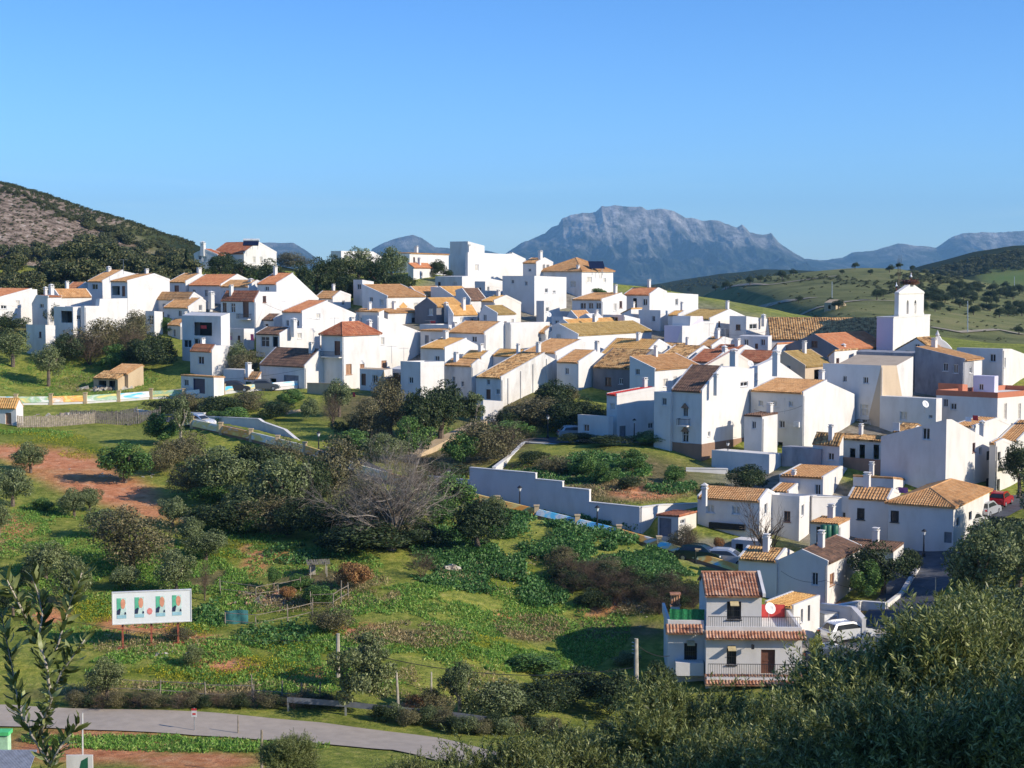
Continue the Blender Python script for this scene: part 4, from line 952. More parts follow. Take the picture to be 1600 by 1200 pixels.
wall_line('white coped stair wall descending beside the stone based house', 'stair_wall', [(1036,696),(1052,713),(1075,733),(1095,735)], 1.2, Ys=[182,178,174,173], cop='w')
wall_line('sunlit white wall in front of the stone based house', 'garden_wall', [(1072,732),(1137,733)], 1.0, Ys=[171,171], cop='w')
wall_line('thin white wall stepping down the dark left side of the garden', 'garden_wall', [(772,731),(800,710),(818,692)], .8, Ys=[163,176,186], cop='w')
wall_line('beige stone wall square in front of the tower house', 'stone_wall', [(481,599),(530,600)], 6, Ys=[216,213], mat='o', cop='o')
wall_line('stepped ochre garden wall beside the beige wall', 'stone_wall', [(424,655),(446,653),(447,642),(482,638)], 3, Ys=[204,203,203,205], mat='o')
wall_line('long ochre ramp wall climbing to the white annex', 'ramp_wall', [(630,716),(668,698),(700,681),(752,657)], 2.2, Ys=[176,181,186,194], mat='o', th=1.6)
wall_line('low white street wall beside the descending lane', 'lane_wall', [(1300,948),(1345,940),(1384,943)], .8, Ys=[124,128,127], cop='w')
wall_line('white kerb wall rising beside the lane under the garden tree', 'lane_wall', [(1384,943),(1408,925),(1436,880)], .5, Ys=[127,131,141])
wall_line('blue white wall at the right side of the lane', 'lane_wall', [(1463,948),(1500,945)], 3, Ys=[124,127], cop='w')
wall_line('long white wall below the sunlit end of the row houses', 'garden_wall', [(1268,776),(1300,777),(1330,779)], 1.2, Ys=[152,153,154], cop='w')
wall_line('pale wall enclosing the yard behind the parked white car', 'yard_wall', [(1283,944),(1333,949),(1350,968)], 2, Ys=[124,122.5,119], cop='w')

# painted parapets with pillars
def mural(seed):
    m, t, b = nt('mural_paint'); co = world_co(t)
    mp = N(t, 'ShaderNodeMapping'); mp.inputs['Scale'].default_value = (.35, .35, .9); mp.inputs['Location'].default_value = (seed, 0, 0); t.links.new(co, mp.inputs['Vector'])
    n = noise(t, 1.0, 3, mp.outputs[0], .5, 1.2)
    t.links.new(ramp(t, [(.30, (.05,.3,.62)), (.4, (.45,.68,.8)), (.47, (.8,.78,.7)), (.55, (.8,.62,.2)), (.68, (.78,.33,.08))], n), b.inputs['Base Color']); b.inputs['Roughness'].default_value = .8
    return m
def mural_c(seed, c1, c2, c3):
    m, t, b = nt('mural_paint'); mp = N(t, 'ShaderNodeMapping'); mp.inputs['Scale'].default_value = (.5, .5, 1.2); mp.inputs['Location'].default_value = (seed*3.1, 0, 0); t.links.new(world_co(t), mp.inputs['Vector'])
    n = noise(t, 1.0, 4, mp.outputs[0], .55, 1.0)
    t.links.new(ramp(t, [(.36, c1), (.5, c2), (.62, c3)], n), b.inputs['Base Color']); b.inputs['Roughness'].default_value = .8; return m
OR, YW, CY, WH, GN, BL = (.85,.36,.06), (.85,.66,.22), (.12,.58,.85), (.78,.77,.72), (.3,.5,.3), (.1,.35,.7)
MUR = [mural_c(1, OR, YW, CY), mural_c(2, CY, OR, YW), mural_c(3, OR, YW, OR), mural_c(4, CY, WH, BL), mural_c(5, BL, CY, WH), mural_c(6, YW, OR, WH), mural_c(7, OR, YW, CY), mural_c(8, CY, YW, OR), mural_c(9, WH, YW, CY), mural_c(10, WH, GN, YW), mural_c(11, WH, WH, CY)]
def parapet(label, P, hgt, step, mats, group=None, post='o', first=0, slope=.42, rise=.5, base='n'):
    """P: foot line; panels between pillars"""
    L = [0.0]
    for i in range(len(P)-1): L.append(L[-1]+(P[i+1]-P[i]).length)
    def pt(s): 
        i = min(max(bisect(L, s)-1, 0), len(P)-2); f = (s-L[i])/max(L[i+1]-L[i], 1e-6); return P[i].lerp(P[i+1], min(f, 1))
    n = max(1, round(L[-1]/step)); B = P[0]; r = empty('painted_parapet', B); tag(r, label, 'parapet', group)
    for k in range(n):
        a, b_ = pt(L[-1]*k/n)-B, pt(L[-1]*(k+1)/n)-B; d = b_-a; d2 = Vector((d.x, d.y, 0)).normalized(); nn_ = Vector((-d2.y, d2.x, 0))
        mb = MB(); a2 = a+d*.03; b2 = b_-d*.03; t_ = nn_*.11
        so = nn_*(-1 if nn_.y > 0 else 1); E = [(.12,hgt-rise-.02),(.12,hgt),(-.05,hgt),(-slope,hgt-rise),(-slope+.02,hgt-rise-.02)]; L_ = [a2-so*o+Vector((0,0,z)) for o, z in E]+[b2-so*o+Vector((0,0,z)) for o, z in E]; mb.mesh(L_, [(0,1,2,3,4),(9,8,7,6,5)]+[(i, (i+1) % 5, 5+(i+1) % 5, 5+i) for i in range(5)])  # panel face leans outward, a slope shaped to catch the sun
        mb.build('panel', mats[(first+k) % len(mats)], r); mb = MB(); E = [(.09,-1.6),(.09,hgt-rise-.03),(-slope+.07,hgt-rise-.03),(-slope+.07,-1.6)]; L_ = [a2-so*o+Vector((0,0,z)) for o, z in E]+[b2-so*o+Vector((0,0,z)) for o, z in E]; mb.mesh(L_, [(0,1,2,3),(7,6,5,4)]+[(i, (i+1) % 4, 4+(i+1) % 4, 4+i) for i in range(4)]); mb.build('base_wall', WALL[base], r)
        mb = MB(); mb.box(a.x-.22, a.x+.22, a.y-.22, a.y+.22, a.z-1.7, a.z+hgt+.28); mb.box(a.x-.28, a.x+.28, a.y-.28, a.y+.28, a.z+hgt+.281, a.z+hgt+.38)
        mb.build('pillar', WALL[post], r)
    return r
stv = [Vector(p) for p in G.st]
parapet('colourful painted street parapet below the long retaining wall', stv[5:], 1.05, 4.6, MUR)
parapet('painted street parapet running behind the dense bushes to the parked white car', stv[1:6], 1.0, 5.0, [mural_c(12, WH, YW, WH), mural_c(13, WH, OR, YW), mural_c(14, WH, WH, YW)], slope=.15, rise=.8)
parapet('faded painted parapet with a yellow panel along the upper street', [G.pick(*p)+Vector((0,0,.1)) for p in ((-30,634),(30,634),(103,632),(145,630),(195,628),(240,624),(288,622))], 1.0, 4.6, [MUR[9], MUR[10], MUR[9], MUR[5]], first=1, slope=.12, rise=.8, base='w')
parapet('white street parapet in front of the garage doors', [G.pick(*p)+Vector((0,0,.3)) for p in ((288,624),(350,617),(420,611),(470,607))], .8, 6, [MUR[10], MUR[8]], slope=.12, rise=.6, base='w')

# ------------------------------------------------------------ nearest house
def near_house():
    Y = 113.0; th = rad(-5); C0 = surv(1253, 1000, Y); zb = surv(1253, 1098, Y).z
    r = empty('house', (C0.x, C0.y, zb), -rad(-5)*-1 if False else rad(5)*1.0)
    # local x along the front to the right, y away from the viewer, front plane y = 0, right corner at x = 0
    RZ = rad(-1.5); r.rotation_euler = (0, 0, RZ); fx = Vector((math.cos(RZ), math.sin(RZ), 0)); fy = Vector((-math.sin(RZ), math.cos(RZ), 0)); B = Vector((C0.x, C0.y, zb))
    tag(r, 'nearest white house with tiled skirts, green screened roof terrace and small upper storey', 'house')
    def lp(px, py, dy=0):
        p = hit(px, py, B+fy*dy, fy); q = p-B; return q.dot(fx), q.z
    def lpy(px, py, dy): # plane through offset
        n = fy; C_ = B+fy*dy; d = ray(px, py); tt = C_.dot(n)/d.dot(n); q = d*tt-B; return q.dot(fx), q.z
    def block(name, x0, x1, y0, y1, z0, z1, wins, mat='w', par=None):
        bm = bmesh.new(); hs = []; sp = []
        for (px, py, w_, h_, st) in wins:
            a, z = lpy(px, py, y0); a0, _ = lpy(px-w_/2, py, y0); _, zz = lpy(px, py-h_/2, y0); hw = a-a0; hh = zz-z; q = (a-hw, a+hw, z-hh, z+hh); hs.append(q); sp.append((q, st))
        rect = lambda q: [(q[0],q[2]),(q[1],q[2]),(q[1],q[3]),(q[0],q[3])]
        face_holes(bm, [(x0,z0),(x1,z0),(x1,z1),(x0,z1)], [rect(q) for q in hs], lambda a, z: Vector((a, y0, z)))
        def quad(*p): bm.faces.new([bm.verts.new(q) for q in p])
        quad((x0,y0,z0),(x0,y1,z0),(x0,y1,z1),(x0,y0,z1)); quad((x1,y0,z0),(x1,y1,z0),(x1,y1,z1),(x1,y0,z1)); quad((x0,y1,z0),(x1,y1,z0),(x1,y1,z1),(x0,y1,z1)); quad((x0,y0,z1),(x1,y0,z1),(x1,y1,z1),(x0,y1,z1))
        for q in hs:
            c = rect(q)
            for i in range(4): p, s = c[i], c[(i+1) % 4]; quad((p[0],y0,p[1]),(s[0],y0,s[1]),(s[0],y0+.2,s[1]),(p[0],y0+.2,p[1]))
        me = bpy.data.meshes.new(name); bm.to_mesh(me); bm.free(); me.materials.append(WALL[mat]); o = link(name, me, par or r)
        for q, st in sp: make_opening(r, lambda a, z, d: (a, y0+d, z), q[0], q[1], q[2], q[3], st, depth=.2)
        return o
    xl = lp(1103, 1020)[0]; xw = lp(1046, 1020)[0]; z1 = lp(1200, 994)[1]
    block('wall', xl, 0, 0, 7.5, -3, z1, [(1143,1026,15,26,'k'),(1200,1034,22,38,'d')])
    zw = lpy(1070, 984, 1.6)[1]
    block('wing_wall', xw, xl-.01, 1.4, 6, -3, zw, [(1079,1018,20,26,'k')])
    xu1 = lpy(1190, 950, 1.6)[0]; zu0 = z1; zu1 = lpy(1150, 930, 1.6)[1]
    xu0 = lpy(1104, 950, 1.6)[0]
    block('upper_wall', xu0, xu1, 1.6, 7.4, z1-.5, zu1, [(1147,954,22,28,'k')])
    # roofs
    def roof(name, x0, x1, y0, z0, run, rise, mat='z', per=.235):
        mb = MB(); S_ = Vector((0, run, rise)); L = S_.length
        slab(mb, (x0, y0, z0), (1,0,0), S_, x1-x0, L, .1); corr(mb, (x0, y0, z0), (1,0,0), S_.normalized(), x1-x0, lambda t: L, per=per, row=.4, amp=.085, seed=5)
        return mb.build(name, TILE[mat], r)
    rf = roof('roof', xu0-.15, xu1+.05, 1.25, zu1-.02, 3.2, 1.1)
    mb = MB(); slab(mb, (xu0-.15, 7.7, zu1-.02), (1,0,0), (0, -3.2, 1.1), xu1-xu0+.2, 3.47, .1); mb.tube((xu0-.15, 4.46, zu1+1.15), (xu1+.05, 4.46, zu1+1.15), .12, .12, 6); mb.build('roof', TILE['z'], r)
    vb = MB(); xx = xu1+.02
    vb.mesh([(xx, 1.2, zu1-.05),(xx+.22, 1.2, zu1-.05),(xx+.22, 1.2, zu1+.22),(xx, 1.2, zu1+.22),(xx, 4.46, zu1+1.0),(xx+.22, 4.46, zu1+1.0),(xx+.22, 4.46, zu1+1.3),(xx, 4.46, zu1+1.3)], [(0,1,2,3),(7,6,5,4),(0,4,5,1),(1,5,6,2),(2,6,7,3),(3,7,4,0)])
    for xg in (xu0+.003, xu1-.003): gb = MB(); gb.box(xg-.002, xg+.002, 1.61, 7.39, zu1-.3, zu1-.003) if 0 else None; gb.mesh([(xg,1.6,zu1-.3),(xg,7.4,zu1-.3),(xg,4.46,zu1+1.0)], [(0,1,2)]); gb.build('gable_wall', WALL['w'], r)
    vb.build('gable_verge', WALL['w'], r)
    roof('tile_skirt', xl-.1, .25, -.55, z1-.1, .85, .45); roof('tile_skirt', xw-.2, xl-.15, .85, zw-.12, .85, .45)
    roof('tile_skirt', xl-.15, .1, -1.2, lp(1200, 1062)[1]-.1, 1.15, .42)
    zt = z1+.38
    mb = MB(); mb.box(xl, 0, .1, .3, z1-.05, zt+.25); mb.box(-.25, -.02, .31, 7.3, z1-.05, zt+.25); mb.box(xw, xl, 1.75, 1.95, zw-.05, zt+.35); mb.box(xw, xw+.2, 1.96, 8, zw-.05, zt+.35)
    mb.build('terrace_parapet', WALL['w'], r)
    mb = MB(); mb.box(xu1+.3, -.35, 6.2, 6.3, z1+.0, z1+1.0); mb.build('red_sheet', M['redroof'], r)
    # green screen, wavy
    vs = []; fs = []; n = 26; x0 = xw+.15; x1 = xu0-.1; zs0 = zt+.05; zs1 = lpy(1080, 952, 2.0)[1]
    for i in range(n+1):
        for j in range(5): vs.append((x0+(x1-x0)*i/n, 2.05+.03*math.sin(i*1.1)+.02*math.sin(i*2.7+j), zs0+(zs1-zs0)*j/4+(.025*math.sin(i*.7) if j == 4 else 0)))
    for i in range(n):
        for j in range(4): fs.append((i*5+j, (i+1)*5+j, (i+1)*5+j+1, i*5+j+1))
    mb = MB(); mb.mesh(vs, fs); mb.build('green_screen', M['netting'], r, smooth=True)
    cx, _ = lpy(1055, 950, 3.0); zc = lpy(1055, 926, 3.0)[1]; mb = MB(); mb.box(cx-.32, cx+.32, 2.7, 3.3, zw-.3, zc-.9); c = mb.build('chimney', WALL['w'], r)
    mb = MB(); 
    for i in range(4): mb.tube((cx-.27+.18*i, 3, zc-.9), (cx-.27+.18*i, 3, zc-.12), .075, .07, 6)
    mb.box(cx-.4, cx+.4, 2.62, 3.38, zc-.12, zc-.02); mb.box(cx-.4, cx+.4, 2.62, 3.38, zc-.97, zc-.9); mb.build('chimney_pot', TILE['z'], c)
    for (px, py, dy, w_) in ((1147,941,1.6,13),(1143,1011,0,12),(1079,1003,1.4,12)):
        a, z = lpy(px, py, dy); h = w_*Y/F/2*1.05; mb = MB()
        mb.mesh([(a-h,dy-.55,z-.12),(a+h,dy-.55,z-.12),(a+h,dy-.01,z+.12),(a-h,dy-.01,z+.12),(a-h,dy-.55,z-.17),(a+h,dy-.55,z-.17),(a+h,dy-.01,z+.07),(a-h,dy-.01,z+.07)], [(0,1,2,3),(7,6,5,4),(0,4,5,1),(1,5,6,2),(2,6,7,3),(3,7,4,0)]); mb.build('awning', M['awn'], r)
    # wall lantern and balcony railings
    a, z = lp(1175, 1007); mb = MB(); mb.tube((a, 0, z), (a, -.45, z+.1), .025, .025, 5); mb.box(a-.1, a+.1, -.55, -.35, z-.22, z+.08); mb.build('wall_lantern', M['iron'], r)
    def rail(x0, x1, y0, z0, h=.95):
        mb = MB(); k = int((x1-x0)/.16)
        for i in range(k+1): xx = x0+(x1-x0)*i/k; mb.box(xx-.012, xx+.012, y0-.012, y0+.012, z0, z0+h)
        mb.box(x0, x1, y0-.02, y0+.02, z0+h, z0+h+.04); mb.build('railing', M['iron'], r)
    zr = lp(1200, 1055)[1]; rail(xl+.1, -.05, -.7, zr); rail(xu0, -.1, .45, zt, .9)
    mb = MB(); mb.box(xl, 0, -.8, -.003, zr-.2, zr-.02); zz = lpy(1060, 1035, .6)[1]; mb.box(xw+.5, xl-.1, .45, 1.397, zz-.95, zz); mb.build('balcony', WALL['w'], r)
    # right wing
near_house()
I = house('white wing with flat golden tiled roof and slit windows right of the nearest house', 'R', [(1240,950),(1281,934)], 1196, 1000, 't', tile='l', Y=119, th=42, wins=[('R',1253,962,4,22,'w'),('R',1264,958,4,26,'o')], chim=[])

I = by('pilasters and mottled')
for fa in (.1, .28, .46, .66, .86):
    a = I['A']*fa; z = float(np.interp(a, [q[0] for q in I['prof']], [q[1] for q in I['prof']]))-.5; mb = MB(); mb.box(a-.16, a+.16, -.14, -.003, -3, z); mb.build('pilaster', WALL['d'], I['root'])
# house details
local_box(by('air conditioner and') if 0 else by('lit blank gable and air'), 'air_conditioner', 1246, 663, 9, 8, 'L', .35, M['frame'])
local_box(by('arched window and air'), 'air_conditioner', 1300, 792, 8, 8, 'L', .35, M['frame'])
I = by('tall white house with stone base'); balcony(I, 1071, 664, 16, 9)
for (px, py, w_) in ((1071,634,11),(1071,671,12)):
    a, z = I['sL'](px, py); a0, _ = I['sL'](px-w_/2, py); h = abs(a-a0); mb = MB(); mb.mesh([(-.25,a-h,z-.25),(-.25,a+h,z-.25),(-.25,a,z+.3),(0,a-h,z-.25),(0,a+h,z-.25),(0,a,z+.3)], [(0,1,2),(5,4,3),(0,3,4,1),(1,4,5,2),(2,5,3,0)]); mb.build('pediment', WALL['n'], I['root'])
balcony(by('balcony door and small windows'), 1351, 668, 17, 12)
balcony(by('dark red roof, arched'), 384, 498, 18, 7); balcony(by('square white tower'), 519, 557, 30, 7, out=.6); balcony(by('row house with balconies'), 1567, 727, 14, 8, 'R')
I = by('orange diamond'); a, z = I['sR'](630, 479); mb = MB(); mb.mesh([(a-1.0,-.05,z),(a,-.05,z-.7),(a+1.0,-.05,z),(a,-.05,z+.7),(a-1.0,0,z),(a,0,z-.7),(a+1.0,0,z),(a,0,z+.7)], [(0,1,2,3),(0,4,5,1),(1,5,6,2),(2,6,7,3),(3,7,4,0)]); mb.build('diamond_panel', TILE['l'], I['root'])
local_box(by('two shuttered windows and a long'), 'awning_box', 1137, 822, 56, 5, 'L', .3, M['dark'])
I = by('hipped tan roof and a big solar')
def solar(I, px, py, w_, h_, Y, tilt=.6, label=None):
    p = surv(px, py, Y); inv = I['root'].matrix_basis.inverted(); W = w_*Y/F/2; H_ = h_*Y/F/2
    c = Vector(p); ax = Vector((math.cos(.2), math.sin(.2), 0)); up = Vector((-.2, .45, .85)).normalized()
    mb = MB(); R = inv.to_3x3(); mb.obox(inv@c, R@(ax*W), R@(up*H_), R@(ax.cross(up).normalized()*.06)); s = mb.build('solar_panel', M['solar'], I['rf'])
    mb = MB(); 
    for k in (-.7, .7):
        mb.tube(inv@(c+ax*W*k-up*H_), inv@(c+ax*W*k-up*H_+Vector((0,0,-1.2))), .05, .05, 5); mb.tube(inv@(c+ax*W*k+up*H_*.6), inv@(c+ax*W*k+Vector((0,1.2,-2.4))), .05, .05, 5)
    mb.build('panel_stand', M['steel'], s)
solar(I, 932, 414, 24, 13, 287)

# ------------------------------------------------------------ church
def church():
    I = house('church with long mottled tile nave roof, white bell gable tower and stork nest', 'R', [(1384,533),(1400,497),(1414,530)], 1203, 560, 'tt', tile='m', Y=232, th=6, profm=[(0,531),(7.5,498),(15,531)], cat='church', name='church', verge=False)
    r = I['root']; inv = r.matrix_basis.inverted()
    Yt = 226; th = rad(32); C0 = surv(1396, 497, Yt); dR = Vector((math.sin(th), math.cos(th), 0)); dL = Vector((-math.cos(th), math.sin(th), 0)); nR = Vector((math.cos(th), -math.sin(th), 0)); nL = Vector((-math.sin(th), -math.cos(th), 0))
    def L(p): return inv@Vector(p)
    def R(px, py): p = hit(px, py, C0, nR); return (p-C0).dot(dR), p.z
    wR = R(1453, 500)[0]; dd = ray(1370, 500); tt = C0.dot(nL)/dd.dot(nL); wL = (dd*tt-C0).dot(dL)
    def blk(name, a0, a1, e0, e1, z0, z1, mat, par):
        mb = MB(); P = lambda a, e, z: L(Vector((C0.x, C0.y, 0))+dR*a+dL*e+Vector((0,0,z)))
        mb.mesh([P(a0,e0,z0),P(a1,e0,z0),P(a1,e1,z0),P(a0,e1,z0),P(a0,e0,z1),P(a1,e0,z1),P(a1,e1,z1),P(a0,e1,z1)], [(0,3,2,1),(4,5,6,7),(0,1,5,4),(1,2,6,5),(2,3,7,6),(3,0,4,7)]); return mb.build(name, mat, par)
    zt = C0.z; T = blk('tower', 0, wR, 0, wL, zt-14, zt, WALL['w'], r); blk('tower_shade_sheet', -.03, -.004, .02, wL-.02, zt-14, zt-.02, WALL['v'], T)  # thin lilac sheet paints the shade on the tower's left face
    blk('tower_coping', -.06, wR+.06, -.06, wL+.06, zt+.003, zt+.18, WALL['w'], T)
    a0 = R(1407, 470)[0]; a1 = R(1446, 470)[0]; am = (a0+a1)/2; zc = R(1426, 456)[1]; za = R(1426, 443)[1]; dep = .6
    # bell gable with two arches, a slab with real openings
    bm = bmesh.new(); ar = []
    for px in (1420.5, 1432.5):
        c, z0 = R(px, 495); _, z1 = R(px, 474); hw = .48; pts = [(c-hw, z0), (c+hw, z0)]+[(c+hw*math.cos(k*PI/6), z1+hw*math.sin(k*PI/6)) for k in range(0, 7)]; ar.append(pts)
    out = [(a0, zt), (a1, zt), (a1, zc), (am+.9, za-.15), (am, za+.1), (am-.9, za-.15), (a0, zc)]
    P = lambda a, e, z: L(Vector((C0.x, C0.y, 0))+dR*a+dL*e+Vector((0,0,z)))
    for e in (.25, .25+dep): face_holes(bm, out, ar, lambda a, z, e=e: P(a, e, z))
    for lp_ in [out]+ar:
        for i in range(len(lp_)):
            p, q = lp_[i], lp_[(i+1) % len(lp_)]; bm.faces.new([bm.verts.new(v) for v in (P(p[0],.25,p[1]), P(q[0],.25,q[1]), P(q[0],.25+dep,q[1]), P(p[0],.25+dep,p[1]))])
    me = bpy.data.meshes.new('bell_gable'); bm.to_mesh(me); bm.free(); me.materials.append(WALL['w']); bg = link('bell_gable', me, r)
    blk('cornice', a0-.1, a1+.1, .17, .25+dep+.06, zc-.3, zc-.12, WALL['c'], bg); blk('cornice', a0-.08, a1+.08, .19, .25+dep+.06, zt+.0+.19, zt+.45, WALL['c'], bg)
    blk('back_wall', a0+.3, a1-.3, .25+dep+.002, .25+dep+.12, zt+.18, zc-.5, WALL['c'], bg)
    # curved gable of the chapel and its roof
    Yc = 221; C1 = surv(1465, 545, Yc); pts = []
    for k in range(0, 17):
        x = -1+2*k/16; pts.append((x*22, 20*(1-abs(x)**1.7)*.8+(4 if abs(x) < .15 else 0)))
    mb = MB(); sc = Yc/F; n = len(pts); q = [C1+Vector((a*sc, 0, z*sc)) for a, z in pts]; q2 = [p+Vector((.3,.8,0)) for p in q]
    mb.mesh([L(p) for p in q]+[L(p) for p in q2], [tuple(range(n)), tuple(range(n, 2*n))[::-1]]+[(i, i+1, n+i+1, n+i) for i in range(n-1)])
    lo = [C1+Vector((a*sc, dy, -6)) for a, dy in ((-22,0),(22,0))]; mb.mesh([L(q[0]), L(q[-1]), L(lo[1]), L(lo[0])], [(0,1,2,3)]); mb.build('curved_gable', WALL['w'], r)
    mb = MB(); c = C1+Vector((0, .2, 22*sc)); mb.lathe(L(c), [(.18,-.3),(.3,0),(.18,.25),(.05,.6)], 8); mb.build('finial', WALL['w'], r)
    # nest and storks
    nb = MB(); rr = random.Random(5); ctr = Vector((C0.x, C0.y, 0))+dR*am+dL*.55+Vector((0,0,za-.05))
    for k in range(170):
        a = rr.uniform(0, 2*PI); q = rr.uniform(.2, 1.25); p = ctr+Vector((math.cos(a)*q, math.sin(a)*q*.8, rr.uniform(-.1, .55))); d = Vector((math.cos(a+rr.uniform(.6, 2)), math.sin(a+rr.uniform(.6, 2)), rr.uniform(-.4, .3)))*.45; nb.tube(p-d-ctr, p+d-ctr, .06, .035, 3)
    ne = nb.build('stork_nest', M['wood'], loc=ctr); tag(ne, 'big twig nest on the peak of the church bell gable', 'nest')
    def stork(label, loc, rz):
        s = empty('stork', loc, rz); tag(s, label, 'stork')
        mb = MB(); mb.lathe((0,0,.62), [(.02,-.2),(.13,-.14),(.19,0),(.15,.12),(.07,.2),(.045,.42),(.05,.5),(.02,.56)], 8); b_ = mb.build('body', M['whitec'], s, smooth=True); b_.rotation_euler = (0, 0, 0)
        mb = MB(); mb.obox((-.12,0,.5), (.16,0,-.06), (0,.16,0), (.03,0,.08)); mb.build('wing', M['iron'], s)
        mb = MB(); mb.tube((.03,0,1.12), (.27,0,1.07), .025, .004, 5); mb.build('beak', M['redc'], s)
        for y in (-.05, .05): mb = MB(); mb.tube((0,y,.5), (0,y,0), .014, .012, 5); mb.build('leg', M['redc'], s)
    stork('white stork standing in the nest on the church', ctr+Vector((.15,0,.45)), 0.4)
    stork('white stork perched on the left corner of the bell gable', Vector((C0.x, C0.y, 0))+dR*(a0+.5)+dL*.8+Vector((0,0,zc+.25)), 2.6)
    return I
church()
house('low golden roof at the foot of the church tower', 'L', [(1400,547),(1432,529),(1455,546)], 1475, 566, 'mm', tile='m', Y=218, verge=False)

# the upper houses at the back left
house('big white hilltop house with red brown roof and solar water heaters', 'R', [(381,396),(404,379),(432,395)], 330, 422, 'tt', tile='r', Y=309, th=42, wins=[('R',397,406,4,10,'p'),('R',408,406,4,10,'p')])
I = by2 = house('smaller shaded hilltop house with slim white chimney behind the cypress', 'L', [(303,398),(318,390),(340,399)], 352, 424, 'bt', tile='r', Y=305, th=20, chim=[(317,378,392,6,.2)])
I = house('white hilltop front wall with pale windows behind the trees', 'R', [(381,397),(433,397)], 376, 422, 'w', Y=307.5, th=38, wins=[('R',396,405,4,9,'p'),('R',409,405,4,9,'p'),('R',421,405,4,9,'p')]) if 0 else None
for k, (px, py) in enumerate(((386,380),(398,380))):
    p = surv(px, py, 308); mb = MB(); mb.obox((0,0,0), (.75,.0,0), (0,.5,.45), (0,-.05,.06)); o = empty('solar_water_heater', p); tag(o, ('left', 'right')[k]+' solar water heater on the big hilltop house roof', 'solar heater', 'solar water heaters')
    mb.build('collector', M['solar'], o); mb = MB(); mb.tube((-.8,.6,.62), (.8,.6,.62), .28, .28, 8); mb.build('tank', M['frame'], o)
    mb = MB(); mb.tube((-.5,.5,.5), (-.5,.5,-1.2), .04, .04, 4); mb.tube((.5,.5,.5), (.5,.5,-1.2), .04, .04, 4); mb.build('stand', M['steel'], o)

# small hut at the left edge and the ruined shed
house('small white hut with orange roof and brown door at the left edge', 'L', [(-22,641),(-8,621),(24,640)], -0, 667, 'tt', tile='l', Y=189, th=8, wins=[('L',13,655,9,17,'t')], deep=5) if 0 else None
house('small white hut with orange roof and brown door at the left edge', 'R', [(25,637),(30,624),(36,634)], -20, 667, 'tt', tile='l', Y=189, th=12, wins=[('L',13,654,9,18,'t')], verge=False)
house('ruined ochre shed with a sagging tan roof on the meadow', 'R', [(200,584),(222,571),(224,572)], 168, 612, 'tt', tile='b', wall='o', Y=224, th=32, wins=[('R',232,590,6,12,'o')], cat='shed', name='shed', verge=False)
house('collapsed tile roofed lean-to left of the ochre shed', 'R', [(184,592),(200,582)], 146, 612, 't', tile='m', wall='o', Y=223, th=28, cat='shed', name='shed', verge=False, wins=[('L',160,602,12,14,'o'),('L',175,602,10,14,'o')])
house('grey metal garage kiosk beside the sunlit wall end', 'L', [(1028,806),(1060,808)], 1088, 850, 't', tile='r', wall='c', Y=146, th=35, cat='kiosk', name='kiosk', verge=False, wins=[('L',1039,823,20,28,'g'),('R',1067,815,8,10,'w')])
house('tin roofed garden shed among the ravine shrubs', 'R', [(556,654),(590,650)], 524, 672, 'w', Y=199, cat='shed', name='shed', wins=[('R',572,662,12,12,'o')])

